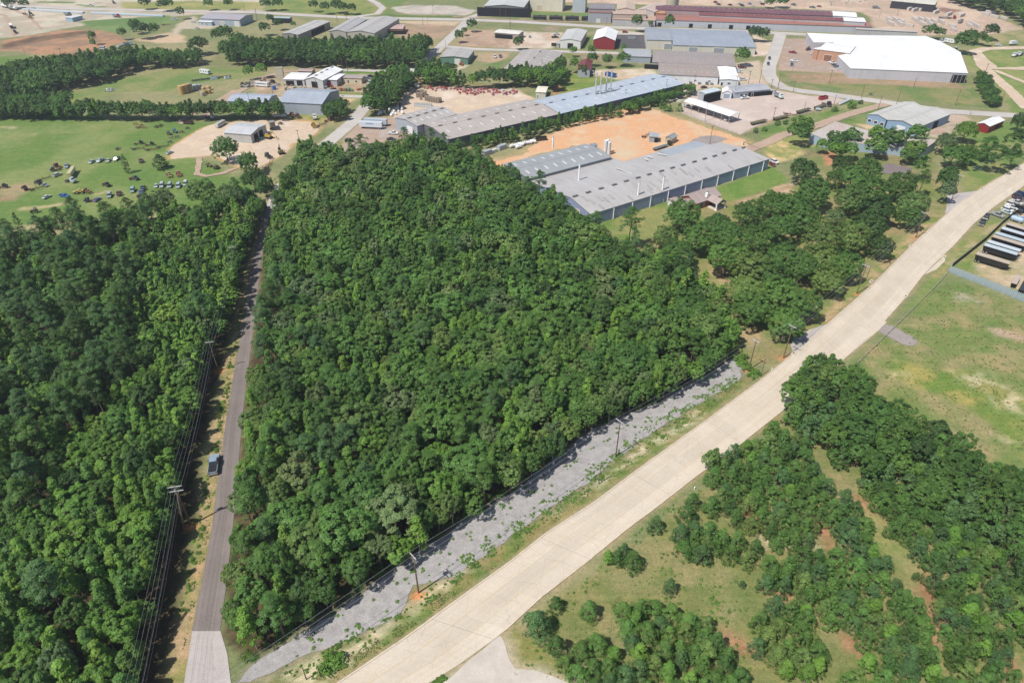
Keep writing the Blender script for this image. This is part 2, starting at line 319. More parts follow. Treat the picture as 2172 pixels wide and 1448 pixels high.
paint(poly('b2', 1650, 590, 1850, 610, 2172, 780, 2172, 920, 2000, 850, 1860, 760, 1740, 690), alb(216, 200, 166), 5, 5, alb(158, 154, 96), 2.2, .5, 10, seed=31, amount=.85)
paint(poly('b2', 1900, 1000, 2172, 1080, 2172, 1160, 1980, 1080), alb(212, 196, 162), 5, 5, alb(140, 150, 86), 3, .5, 8, seed=33)
paint(poly('b2', 1930, 310, 2000, 310, 2172, 370, 2172, 410, 2000, 360), alb(190, 166, 142), 2, 2)
paint(poly('b2', 1680, 60, 1760, 70, 1850, 130, 1760, 140, 1690, 100), alb(178, 168, 144), 2.5, 2, alb(130, 146, 84), 4)
paint(poly('b2', 1240, 600, 1400, 590, 1400, 640, 1260, 650), alb(200, 186, 140), 2.5, 2.5, alb(130, 146, 84), 3, seed=41)
# verges of the concrete road, gravel strip surroundings
paint(poly('f', 500, 1460, 760, 1330, 1000, 1180, 1250, 1010, 1560, 800, 1600, 800, 1400, 960, 1180, 1115, 1080, 1190, 860, 1350, 700, 1460), alb(150, 140, 92), 2, 1, alb(110, 132, 66), 3.5, .48, 8, seed=51)
paint(poly('f', 560, 1440, 740, 1360, 880, 1270, 1000, 1190, 1000, 1200, 880, 1300, 730, 1420, 680, 1470), alb(218, 204, 172), 2, 1.5, alb(136, 136, 86), 1.8, .55, 9, seed=52)
paint(poly('f', 1180, 1090, 1340, 960, 1480, 870, 1500, 880, 1370, 960, 1260, 1040), alb(212, 200, 168), 2, 1.2, alb(132, 136, 84), 1.8, .52, 9, seed=53)
paint(poly('f', 560, 1448, 720, 1448, 1083, 1192, 1348, 1000, 1650, 775, 1672, 765, 1400, 990, 1100, 1210, 760, 1448), alb(168, 146, 108), 1.2, .5, alb(134, 136, 86), 1.6, .5, 8)
paint(poly('b2', 500, 950, 300, 1040, 110, 1200, -100, 1330, 0, 1260, 480, 880), alb(150, 140, 84), 2, 1, alb(176, 128, 90), 4)
# plantation floor, lower right
paint(poly('f', 1000, 1448, 1160, 1290, 1400, 1110, 1660, 900, 1800, 800, 2172, 1020, 2400, 1500, 1000, 1600), alb(130, 136, 84), 2, 1, alb(152, 146, 102), 6, .52, 5, seed=61)
paint(poly('b3', 600, 380, 880, 380, 960, 450, 640, 470), alb(206, 190, 160), 2, 1.5, alb(180, 160, 124), 2)
for q in ((880, 260, 960, 200, 1060, 480, 1010, 500), (1130, 120, 1220, 170, 1640, 620, 1580, 620, 1360, 350, 1150, 180), (1580, 820, 1660, 860, 1640, 1080, 1590, 1090), (2030, 720, 2110, 720, 2100, 820, 2040, 800), (620, 640, 780, 740, 760, 780, 600, 700), (90, 1010, 210, 1080, 180, 1120, 80, 1100), (1080, 950, 1250, 1020, 1180, 1100, 1100, 1020), (2010, 1090, 2120, 1110, 2172, 1260, 2080, 1260), (380, 930, 600, 1080, 520, 1110, 370, 1000), (200, 430, 380, 500, 330, 480, 220, 470), (1560, 620, 1700, 800, 1620, 900, 1560, 700), (480, 100, 620, 360, 560, 340, 460, 200), (680, 80, 760, 130, 720, 200, 680, 160)):
    paint(poly('b3', *q), PINEND, 1.6, 1.2, alb(184, 142, 112), 3)
paint(poly('b3', 1150, 200, 1330, 260, 1600, 600, 1500, 640, 1300, 460, 1160, 350), alb(158, 152, 104), 2, 1, alb(136, 146, 88), 3)
paint(poly('b4', 980, 950, 1050, 900, 1300, 1080, 1420, 1150, 1200, 1150, 1050, 1120), alb(140, 140, 84), 1.5, 1)
# verge of the asphalt road and litter under the woods
paint(poly('f', 330, 1500, 400, 1200, 440, 950, 490, 700, 545, 480, 560, 480, 535, 700, 485, 900, 460, 1120, 400, 1450), alb(150, 148, 92), 1.6, .8, alb(186, 162, 128), 2.6, .5, 8)
paint(poly('f', 375, 1500, 412, 1260, 440, 1060, 470, 900, 505, 720, 530, 600, 512, 720, 481, 900, 461, 1040, 448, 1118, 424, 1260, 405, 1340, 390, 1448), alb(200, 166, 132), .9, .5, alb(160, 150, 100), 2)
paint(poly('f', -500, 1700, 330, 1700, 345, 1448, 385, 1240, 415, 1100, 430, 950, 470, 780, 500, 640, 540, 480, 400, 470, 0, 540, -500, 600), LITTER2, 2, 1, LITTER, 5)
WOOD_MAIN = poly('f', 520, 1405, 700, 1300, 900, 1170, 1010, 1088, 1105, 1035, 1236, 925, 1381, 862, 1512, 792, 1552, 757, 1525, 680, 1460, 610, 1330, 560, 1270, 520, 1200, 470, 1060, 390, 1000, 355, 900, 330, 760, 350, 650, 340, 612, 420, 590, 520, 574, 700, 546, 900, 530, 1100, 526, 1250)
paint(WOOD_MAIN, LITTER, 2, 1, LITTER2, 5)
paint(poly('f', 480, 1360, 478, 1240, 494, 1116, 504, 1025, 514, 900, 525, 801, 537, 714, 550, 599, 575, 440, 640, 420, 620, 700, 560, 1000, 560, 1300, 530, 1400), alb(104, 92, 66), 1.2, .6, LITTER, 3)
# bare earth round the power poles
for x, y in ((887, 1262), (1306, 968), (1588, 785), (1661, 760), (1817, 625), (1942, 505), (2017, 426), (464, 787), (405, 1118)):
    c = P(x, y); paint([c + Vector((math.cos(a) * 1.3, math.sin(a) * 1.1, 0)) for a in np.arange(0, 6.2, .7)], alb(222, 150, 100), 1.2, .5)
# tyre-marked dirt, truck yards, lots (the ground round each sheet takes the same colour softly)
YARDS = {}
def ragged(pts, amp=.6, step=1.0, seed=0):
    out = []; n = len(pts)
    for i in range(n):
        a, b = pts[i], pts[(i + 1) % n]; d = (b - a); L = d.length; k = max(1, int(L / step)); nn = Vector((-d.y, d.x, 0)).normalized() if L > 0 else Vector((0, 0, 0))
        for j in range(k):
            p = a + d * (j / k); q = mn.noise(Vector((p.x / 4, p.y / 4, seed))) + .5 * mn.noise(Vector((p.x, p.y, seed + 5)))
            out.append(p + nn * q * amp)
    return out
def surfmat(name, c1, c2, scale=.12, c3=None, fine=.1, rough=.9):
    m, n, b, o = newmat(name); g = geo_pos(n); t = tex_noise(n, scale, 6, .62, g)
    r = ramp(n, t.outputs[0], [(.34, c1), (.66, c2)] if c3 is None else [(.32, c1), (.5, c2), (.68, c3)])
    t2 = tex_noise(n, 3.2, 4, .75, g); r2 = ramp(n, t2.outputs[0], [(.3, (1 - fine * 1.6,) * 3), (.7, (1 + fine,) * 3)])
    t3 = tex_noise(n, .55, 3, .6, g); r3 = ramp(n, t3.outputs[0], [(.3, (1 - fine,) * 3), (.7, (1 + fine * .6,) * 3)])
    n.links.new(mix(n, 1, mix(n, 1, r.outputs[0], r2.outputs[0], 'MULTIPLY'), r3.outputs[0], 'MULTIPLY'), b.inputs['Base Color'])
    b.inputs['Roughness'].default_value = rough; b.inputs['Specular IOR Level'].default_value = .15; bump(n, b, t2.outputs[0], .25, .06); return m
LAY = [0.02]
def sheet(name, pts, mat, halo=None, amp=.6, seed=0, soft=3):
    if halo: paint(pts, halo, soft, 1.5, grow=.5)
    q = ragged(pts, amp, 1.0, seed) if amp else pts; LAY[0] += .006; z = LAY[0]
    me = bpy.data.meshes.new(name); bm = bmesh.new(); f = bm.faces.new([bm.verts.new((p.x, p.y, z)) for p in q])
    if f.normal.z < 0: pass
    bm.normal_update()
    if f.normal.z < 0: f.normal_flip()
    bmesh.ops.triangulate(bm, faces=bm.faces[:]); bm.to_mesh(me); bm.free(); me.materials.append(mat)
    o = bpy.data.objects.new(name, me); COL.objects.link(o); o['kind'] = 'structure'; return o
M_SANDY = surfmat('sandy_gravel', alb(226, 204, 178), alb(210, 188, 164), .06, alb(232, 214, 196))
M_ORANGE = surfmat('orange_clay', alb(222, 190, 148), alb(222, 170, 124), .045, alb(218, 200, 168), .08)
def clay():
    m, n, b, o = newmat('orange_clay'); g = geo_pos(n); c = Z('a7', 1060, 265); t = tex_noise(n, .045, 6, .62, g)
    col = ramp(n, t.outputs[0], [(.32, alb(222, 196, 162)), (.48, alb(224, 172, 128)), (.56, alb(220, 182, 146)), (.7, alb(214, 198, 168))]).outputs[0]
    d = n.nodes.new('ShaderNodeVectorMath'); d.operation = 'DISTANCE'; n.links.new(g, d.inputs[0]); d.inputs[1].default_value = (c.x, c.y, 0)
    jt = tex_noise(n, .05, 2, .5, g); dd = mathn(n, 'ADD', d.outputs['Value'], mathn(n, 'MULTIPLY', jt.outputs[0], 34.0)); t1 = n.nodes.new('ShaderNodeTexNoise'); t1.noise_dimensions = '1D'; t1.inputs['Scale'].default_value = .55; t1.inputs['Detail'].default_value = 5; n.links.new(dd, t1.inputs['W'])
    col = mix(n, 1, col, ramp(n, t1.outputs[0], [(.3, (.95, .91, .87)), (.65, (1.03, 1.03, 1.03))]).outputs[0], 'MULTIPLY')
    t2 = tex_noise(n, 1.6, 5, .75, g); col = mix(n, 1, col, ramp(n, t2.outputs[0], [(.3, (.88,) * 3), (.7, (1.07,) * 3)]).outputs[0], 'MULTIPLY')
    n.links.new(col, b.inputs['Base Color']); b.inputs['Roughness'].default_value = .95; return m
M_GRAVEL = surfmat('grey_gravel', alb(172, 168, 166), alb(180, 176, 173), .35, alb(164, 160, 158), .16)
M_PALEG = surfmat('pale_gravel', alb(216, 206, 194), alb(200, 190, 178), .2, None, .07)
M_BROWNLOT = surfmat('worn_lot', alb(198, 172, 150), alb(176, 154, 138), .07, alb(188, 176, 166), .07)
M_STREET = surfmat('old_street', alb(206, 200, 192), alb(192, 186, 180), .06, None, .05)
M_BLACKLOT = surfmat('dark_asphalt', alb(104, 102, 106), alb(90, 88, 92), .2, None, .08)
M_ASPHALT = surfmat('worn_asphalt', alb(146, 132, 130), alb(132, 120, 120), .15, alb(152, 140, 136), .06)
M_DIRTROAD = surfmat('dirt_road', alb(196, 170, 150), alb(182, 158, 138), .08)
M_LOTCONC = surfmat('yard_concrete', alb(214, 196, 184), alb(202, 184, 172), .05, alb(220, 206, 196), .05)
sheet('sandy_yard', poly('a5', 1400, 365, 1520, 290, 1690, 190, 1800, 160, 2172, 130, 2320, 135, 2560, 150, 2640, 190, 2600, 240, 2520, 300, 2400, 330, 2360, 400, 2240, 460, 2100, 540, 1960, 520, 1760, 425, 1400, 455), M_SANDY, ORANGE, 1.2)
sheet('central_yard', [Z(*q) for q in (('c2', 40, 190), ('c2', 80, 110), ('c2', 800, 130), ('c2', 1700, 150), ('c2', 1800, 215), ('c2', 1990, 290), ('c2', 1800, 340), ('c2', 1200, 460), ('c2', 800, 545), ('c2', 500, 440), ('c2', 0, 560), ('c2', -170, 600), ('c2', -230, 540), ('c2', -60, 400), ('c2', -60, 240))], M_SANDY, SAND, .8)
sheet('trailer_yard', poly('a6', 750, 350, 880, 225, 1000, 190, 1180, 200, 1250, 280, 1330, 320, 1420, 340, 1480, 420, 1330, 480, 1100, 470, 900, 520, 740, 540, 700, 470, 740, 420), M_BROWNLOT, TAN, .6)
sheet('clay_lot', poly('a7', 60, 460, 330, 400, 480, 290, 640, 210, 760, 150, 950, 95, 1160, 90, 1330, 150, 1520, 210, 1660, 255, 1800, 300, 1830, 350, 1700, 340, 1400, 350, 1000, 470, 900, 440, 740, 330, 400, 400, 180, 500, 60, 560), clay(), alb(206, 176, 134), 2.2, 3, 9)
sheet('fenced_lot', poly('c8', 190, 330, 320, 190, 640, 200, 1000, 170, 1400, 240, 1560, 230, 1700, 270, 1580, 320, 1000, 460, 790, 560, 740, 590, 400, 470, 180, 380), M_LOTCONC, TAN, .4)
sheet('grey_gravel_patch', poly('a7', 1400, 335, 1500, 280, 1600, 270, 1690, 295, 1600, 330, 1480, 340), surfmat('grey_crushed_stone', alb(170, 160, 156), alb(156, 148, 144), .2), None, 1)
sheet('car_park', poly('a4', 215, 320, 385, 325, 500, 440, 620, 500, 720, 605, 560, 600, 150, 580, 180, 440), M_BROWNLOT, TAN, .4)
sheet('dark_lot', poly('a3', 890, 288, 1125, 290, 1130, 400, 880, 398), M_BLACKLOT, None, .1)
sheet('delivery_lane', poly('a3', 2000, 290, 2160, 345, 2130, 440, 2080, 460, 2000, 470, 2040, 400), M_SANDY, None, .3)
sheet('gravel_strip', poly('f', 520, 1425, 560, 1395, 700, 1306, 891, 1170, 1013, 1085, 1105, 1030, 1236, 920, 1381, 858, 1512, 786, 1552, 757, 1573, 776, 1568, 806, 1540, 822, 1464, 868, 1378, 918, 1292, 983, 1252, 1020, 1160, 1083, 1050, 1160, 965, 1222, 877, 1240, 850, 1300, 774, 1340, 700, 1368, 600, 1415, 530, 1448, 500, 1448), M_GRAVEL, alb(150, 140, 120), .7)
sheet('gravel_lot', poly('b4', 640, 1216, 690, 1180, 980, 945, 1010, 1010, 1045, 1080, 1070, 1140, 1200, 1145, 1290, 1180, 1400, 1225, 1500, 1400, 500, 1400), M_PALEG, alb(206, 192, 170), .5)
sheet('gravel_drive', poly('b2', 1165, 330, 1215, 280, 1270, 300, 1400, 370, 1440, 410, 1400, 432, 1330, 420), surfmat('drive_gravel', alb(172, 162, 156), alb(160, 150, 144), .4), alb(160, 152, 118), .5, soft=2)
sheet('gravel_drive', poly('b2', 575, 400, 600, 368, 700, 390, 640, 440), M_GRAVEL, None, .2)
sheet('asphalt_pad', poly('a8', 1010, 590, 1060, 570, 1250, 610, 1230, 668, 1150, 665, 1000, 650), M_ASPHALT, None, .4)
# streets
def street(name, z, cs, wd, mat, halo=None, amp=.15):
    pts = [Z(z, cs[i], cs[i + 1]) for i in range(0, len(cs), 2)]; return sheet(name, line_strip(pts, wd), mat, halo, amp)
VERGE = alb(176, 158, 124)
street('rail_street', 'f', (-200, 8, 0, 12, 180, 20, 350, 23, 540, 27, 741, 38, 1004, 43, 1100, 47, 1299, 59, 1400, 62, 1595, 68, 1710, 74), 9, M_STREET, VERGE)
street('side_street', 'f', (741, 38, 800, 30, 812, 18, 800, 8, 780, -2), 6, M_STREET, VERGE)
street('side_street', 'f', (985, 42, 1020, 30, 1040, 10, 1060, -10), 7, M_STREET, VERGE)
street('side_street', 'f', (585, 440, 592, 415, 606, 390, 640, 352, 690, 308, 745, 262, 772, 230, 800, 200, 836, 172, 878, 148, 905, 128, 940, 95, 975, 62, 990, 46), 7.5, M_STREET, VERGE)
street('service_lane', 'f', (560, 213, 640, 204, 712, 204, 775, 206), 5, M_STREET, VERGE)
street('service_lane', 'f', (690, 150, 760, 150, 815, 152, 880, 150), 5, M_STREET, None)
street('service_lane', 'f', (380, 262, 430, 250, 470, 222, 505, 196, 560, 165, 600, 152, 700, 149), 4.5, M_DIRTROAD, None)
street('service_lane', 'f', (380, 258, 470, 210, 500, 192), 4, M_DIRTROAD, None)
street('cross_street', 'f', (940, 99, 1004, 105, 1100, 108, 1165, 109, 1312, 114), 6.5, M_STREET, VERGE)
street('main_street', 'f', (1656, 72, 1652, 85, 1643, 113, 1632, 140, 1631, 158, 1640, 174, 1662, 187, 1700, 194, 1760, 201, 1844, 213, 1895, 220, 2010, 237, 2172, 247, 2300, 255), 8.5, M_STREET, VERGE, .1)
street('dirt_road', 'f', (1880, 221, 1800, 243, 1735, 266, 1660, 287, 1622, 305, 1580, 320), 6, M_DIRTROAD, None, .5)
street('loop_road', 'f', (2300, 140, 2172, 146, 2110, 146, 2082, 126, 2068, 110, 2090, 104, 2172, 102, 2300, 104), 8, M_SANDY, None, .5)
street('loop_road', 'f', (2075, 118, 2082, 140, 2110, 164, 2145, 195, 2180, 232), 7, M_SANDY, None, .5)
street('loop_road', 'f', (2110, 150, 2180, 178, 2250, 200), 4, M_SANDY, None, .5)
street('railway_track', 'a1', (120, 88, 200, 120, 270, 170, 340, 240), 2.6, M_DIRTROAD, None, .1)
street('railway_track', 'a1', (-60, 110, 40, 130, 75, 190, 120, 290), 2.6, M_DIRTROAD, None, .1)
street('railway_track', 'f', (960, 36, 1100, 44, 1300, 50, 1420, 53), 2.6, M_DIRTROAD, None, .1)
street('dirt_track', 'a5', (1640, 440, 1640, 500, 1620, 580, 1700, 600, 1850, 570, 1950, 530), 2.6, M_DIRTROAD, None, .6)

# the concrete road, with joints, worn lanes and thin yellow lines
def strip_mesh(name, L, Rr, mat, N=160, z=0.0, dz=0.0):
    def res(pl):
        d = [0]; 
        for a, b in zip(pl, pl[1:]): d.append(d[-1] + (b - a).length)
        T = np.linspace(0, d[-1], N); X = np.interp(T, d, [p.x for p in pl]); Y = np.interp(T, d, [p.y for p in pl]); return X, Y, d[-1]
    lx, ly, ll = res(L); rx, ry, rl = res(Rr); V = []; uv = []; s = 0
    for i in range(N):
        if i: s += math.hypot((lx[i] + rx[i] - lx[i - 1] - rx[i - 1]) / 2, (ly[i] + ry[i] - ly[i - 1] - ry[i - 1]) / 2)
        V += [(lx[i], ly[i], z), (rx[i], ry[i], z)]; uv += [(s, 0), (s, 1)]
    F = [(2 * i, 2 * i + 1, 2 * i + 3, 2 * i + 2) for i in range(N - 1)]
    me = bpy.data.meshes.new(name); me.from_pydata(V, [], F); ul = me.uv_layers.new(name='UVMap')
    for lp in me.loops: ul.data[lp.index].uv = uv[lp.vertex_index]
    me.materials.append(mat); me.update(); o = bpy.data.objects.new(name, me); COL.objects.link(o); o['kind'] = 'structure'
    return o, list(zip(lx, ly)), list(zip(rx, ry))
def roadmat(name, c1, c2, joints=4.6, lanes=(1 / 3, 2 / 3), yel=True, wheel=.04, jw=.05, bigj=True):
    m, n, b, o = newmat(name); uvn = n.nodes.new('ShaderNodeTexCoord').outputs['UV']; sx = n.nodes.new('ShaderNodeSeparateXYZ'); n.links.new(uvn, sx.inputs[0]); U, Vv = sx.outputs[0], sx.outputs[1]
    g = geo_pos(n); t = tex_noise(n, .12, 6, .65, g); col = ramp(n, t.outputs[0], [(.32, c1), (.68, c2)]).outputs[0]
    t2 = tex_noise(n, 2.5, 5, .75, g); col = mix(n, 1, col, ramp(n, t2.outputs[0], [(.3, (.9,) * 3), (.7, (1.06,) * 3)]).outputs[0], 'MULTIPLY')
    # slab to slab tone
    fl = mathn(n, 'FLOOR', mathn(n, 'DIVIDE', U, joints)); ln = mathn(n, 'FLOOR', mathn(n, 'MULTIPLY', Vv, 3)); wn = n.nodes.new('ShaderNodeTexWhiteNoise'); wn.noise_dimensions = '2D'
    cb = n.nodes.new('ShaderNodeCombineXYZ'); n.links.new(fl, cb.inputs[0]); n.links.new(ln, cb.inputs[1]); n.links.new(cb.outputs[0], wn.inputs['Vector'])
    col = mix(n, 1, col, ramp(n, wn.outputs[0], [(0, (.955,) * 3), (1, (1.03,) * 3)]).outputs[0], 'MULTIPLY')
    lt = n.nodes.new('ShaderNodeTexWhiteNoise'); lt.noise_dimensions = '1D'; n.links.new(ln, lt.inputs['W'])
    col = mix(n, 1, col, ramp(n, lt.outputs[0], [(0, (.95,) * 3), (1, (1.04,) * 3)]).outputs[0], 'MULTIPLY')
    def line(cond_val, half, colr, amt):
        nonlocal col
        f = mathn(n, 'LESS_THAN', mathn(n, 'ABSOLUTE', cond_val), half); col = mix(n, mathn(n, 'MULTIPLY', f, amt), col, colr)
    if joints: 
        fr = mathn(n, 'SUBTRACT', mathn(n, 'FRACT', mathn(n, 'DIVIDE', U, joints)), .5); line(fr, jw / joints / 2, tuple(x * .5 for x in c1), .45)
    if bigj:
        fr = mathn(n, 'SUBTRACT', mathn(n, 'FRACT', mathn(n, 'DIVIDE', mathn(n, 'ADD', U, 3.0), 27.5)), .5); line(fr, .06 / 27.5, tuple(x * .45 for x in c1), .6)
    for k in lanes: line(mathn(n, 'SUBTRACT', Vv, k), .004, tuple(x * .6 for x in c1), .4)
    if yel:
        wear = ramp(n, tex_noise(n, 1.2, 4, .7, g).outputs[0], [(.35, (0,) * 3), (.6, (1,) * 3)]).outputs[0]
        for k in (.335, .66):
            f = mathn(n, 'LESS_THAN', mathn(n, 'ABSOLUTE', mathn(n, 'SUBTRACT', Vv, k)), .0065); sp = n.nodes.new('ShaderNodeSeparateColor'); n.links.new(wear, sp.inputs[0])
            col = mix(n, mathn(n, 'MULTIPLY', mathn(n, 'MULTIPLY', f, sp.outputs[0]), .55), col, alb(226, 190, 110))
    st = tex_noise(n, 1.0, 5, .7); mp = n.nodes.new('ShaderNodeMapping'); mp.inputs['Scale'].default_value = (.03, 14, 1); n.links.new(uvn, mp.inputs[0]); n.links.new(mp.outputs[0], st.inputs['Vector'])
    col = mix(n, 1, col, ramp(n, st.outputs[0], [(.3, (1 - wheel,) * 3), (.7, (1 + wheel,) * 3)]).outputs[0], 'MULTIPLY')
    s2 = tex_noise(n, 1.0, 4, .6); m2 = n.nodes.new('ShaderNodeMapping'); m2.inputs['Scale'].default_value = (.012, 7, 1); n.links.new(uvn, m2.inputs[0]); n.links.new(m2.outputs[0], s2.inputs['Vector'])
    col = mix(n, 1, col, ramp(n, s2.outputs[0], [(.35, (.965, .96, .955)), (.6, (1.02,) * 3)]).outputs[0], 'MULTIPLY')
    s3 = tex_noise(n, .33, 7, .75, g); col = mix(n, 1, col, ramp(n, s3.outputs[0], [(.26, (.90, .885, .87)), (.4, (1, 1, 1))]).outputs[0], 'MULTIPLY')
    vo = n.nodes.new('ShaderNodeTexVoronoi'); vo.feature = 'DISTANCE_TO_EDGE'; vo.inputs['Scale'].default_value = .16; wv = tex_noise(n, .9, 3, .6, g); av = n.nodes.new('ShaderNodeVectorMath'); av.operation = 'ADD'; n.links.new(g, av.inputs[0]); n.links.new(wv.outputs['Color'], av.inputs[1]); n.links.new(av.outputs[0], vo.inputs['Vector'])
    ck = mathn(n, 'MULTIPLY', mathn(n, 'LESS_THAN', vo.outputs['Distance'], .007), .28); col = mix(n, ck, col, tuple(x * .5 for x in c1))
    n.links.new(col, b.inputs['Base Color']); b.inputs['Roughness'].default_value = .85; b.inputs['Specular IOR Level'].default_value = .2; return m
M_CONC = roadmat('road_concrete', alb(219, 206, 188), alb(212, 198, 178), wheel=.04)
M_ASPH = roadmat('road_asphalt', alb(146, 136, 130), alb(132, 122, 118), joints=0, lanes=(.5,), yel=False, wheel=.07, bigj=False)
M_APRON = roadmat('apron_concrete', alb(196, 188, 184), alb(188, 180, 176), joints=4, lanes=(.5,), yel=False, bigj=False)
M_KERB = surfmat('kerb_concrete', alb(226, 212, 192), alb(212, 198, 178), .6)
LE = poly('f', 480, 1620, 718, 1448, 869, 1346, 995, 1254, 1083, 1191, 1157, 1132, 1260, 1066, 1348, 1000, 1500, 891, 1624, 799, 1683, 751, 1758, 686, 1784, 663, 1855, 601, 1934, 521, 1972, 486, 2040, 427, 2093, 393, 2172, 347, 2300, 285)
RE = poly('f', 660, 1640, 910, 1448, 969, 1412, 1061, 1346, 1149, 1265, 1245, 1191, 1337, 1116, 1385, 1081, 1484, 1004, 1534, 970, 1652, 877, 1767, 782, 1867, 692, 1921, 630, 1958, 583, 2022, 521, 2062, 477, 2104, 442, 2172, 394, 2300, 320)
road, RL, RR_ = strip_mesh('concrete_road', LE, RE, M_CONC, 200, .10)
LA = poly('f', 360, 1640, 390, 1448, 401, 1385, 407, 1338); RA = poly('f', 510, 1640, 490, 1448, 482, 1385, 468, 1338)
strip_mesh('road_apron', LA, RA, M_APRON, 30, .085)
LB = poly('f', 407, 1338, 427, 1241, 450, 1116, 461, 1025, 478, 900, 494, 801, 509, 714, 528, 599, 537, 552, 550, 475, 562, 436)
RB = poly('f', 467, 1338, 480, 1241, 494, 1116, 503, 1025, 513, 900, 524, 801, 536, 714, 549, 599, 555, 552, 569, 475, 585, 436)
strip_mesh('asphalt_road', LB, RB, M_ASPH, 120, .08)
strip_mesh('driveway', poly('f', 1683, 751, 1758, 686), poly('f', 1676, 730, 1716, 700), M_APRON, 8, .095)
strip_mesh('driveway', poly('f', 1767, 782, 1872, 676), poly('f', 1862, 702, 1880, 684)[::1], M_CONC, 6, .092)
strip_mesh('driveway', poly('f', 1960, 583, 2006, 540), poly('f', 1986, 572, 2004, 554), M_CONC, 6, .092)
strip_mesh('driveway', poly('f', 2005, 456, 2075, 405), poly('f', 2010, 413, 2050, 408), M_APRON, 6, .09)
paint([Vector((x, y, 0)) for x, y in RL] + [Vector((x, y, 0)) for x, y in RR_[::-1]], VERGE, 1.5, .6, grow=.6)
def kerb(pl, side, skips):
    mb = MB(); prev = None; run = []
    def flush(r):
        if len(r) < 2: return
        pts = [Vector((x, y, 0)) for x, y in r]
        out = line_strip(pts, .3); n = len(pts); Lk, Rk = out[:n], out[n:][::-1]
        for i in range(n - 1):
            a, b, c, d = Lk[i], Lk[i + 1], Rk[i + 1], Rk[i]; up = Vector((0, 0, .24))
            mb.face([a + up, d + up, c + up, b + up]); mb.face([a, a + up, b + up, b]); mb.face([d, c, c + up, d + up])
    for x, y in pl:
        q = Q((x, y, 0)); sk_ = any(a <= q[0] <= b for a, b in skips)
        if sk_: flush(run); run = []
        else: run.append((x, y))
    flush(run); o = mb.build('kerb', M_KERB); o['kind'] = 'structure'
kerb(RL, 1, [(1684, 1716), (2008, 2052)]); kerb(RR_, -1, [(1850, 1880), (1975, 2008), (930, 1058)])
for x, y in ((1683, 750), (1848, 598), (1931, 522), (1921, 629), (2002, 546), (2082, 402)):   # storm drain inlets
    c = P(x, y); e = empty('storm_drain', c, .85, None, 'storm drain', 'storm drain inlets along the kerb'); b_ = MB(); b_.box((0, 0, .15), (2.0, 1.1, .3)); b_.build('lid', M_KERB, e)
    b_ = MB(); b_.box((0, 0, .32), (.6, .5, .05)); b_.build('grate', M_BLACKLOT, e)
    e['label'] = 'pale concrete storm drain lid, ' + {1683: 'by the gravel driveway', 1848: 'in the grass beside the park', 1931: 'on the oak side farther up the road', 1921: 'opposite the park on the field side', 2002: 'at the trailer lot driveway', 2082: 'on the far grassy lot side'}[x]
# fine colour grain on the ground sheet
gm, gn, gb, go = newmat('ground_cover'); at = gn.nodes.new('ShaderNodeAttribute'); at.attribute_name = 'tint'; g_ = geo_pos(gn)
c_ = at.outputs['Color']
for sc, lo, hi in ((.07, (.84, .95, .9), (1.16, 1.05, 1.08)), (.35, (.80, .88, .84), (1.2, 1.1, 1.14)), (1.1, (.76, .82, .78), (1.2, 1.14, 1.16)), (4.2, (.62, .66, .62), (1.3, 1.26, 1.26))):
    t_ = tex_noise(gn, sc, 4, .7, g_); c_ = mix(gn, 1, c_, ramp(gn, t_.outputs[0], [(.3, lo), (.7, hi)]).outputs[0], 'MULTIPLY')
for ang_, sc_, lo_, hi_ in ((.9, (.04, 1.1, 1), .92, 1.06), (2.3, (.03, .7, 1), .94, 1.05)):
    mp_ = gn.nodes.new('ShaderNodeMapping'); mp_.inputs['Rotation'].default_value = (0, 0, ang_); mp_.inputs['Scale'].default_value = sc_; gn.links.new(g_, mp_.inputs[0]); q_ = tex_noise(gn, 1, 4, .7, mp_.outputs[0])
    c_ = mix(gn, 1, c_, ramp(gn, q_.outputs[0], [(.35, (lo_, lo_ + .01, lo_)), (.65, (hi_,) * 3)]).outputs[0], 'MULTIPLY')
gn.links.new(c_, gb.inputs['Base Color']); gb.inputs['Roughness'].default_value = .95; gb.inputs['Specular IOR Level'].default_value = .1; bump(gn, gb, t_.outputs[0], .5, .12)
def build_ground():
    nx, ny = len(xs), len(ys); V = np.stack([gx, gy, np.zeros_like(gx)], 1)
    i = np.arange((ny - 1) * nx).reshape(ny - 1, nx)[:, :-1].ravel(); idx = np.stack([i, i + 1, i + nx + 1, i + nx], 1)
    me = np_mesh('ground', V, len(idx), idx, gm, GC, True); o = bpy.data.objects.new('ground', me); COL.objects.link(o); o['kind'] = 'structure'
build_ground()
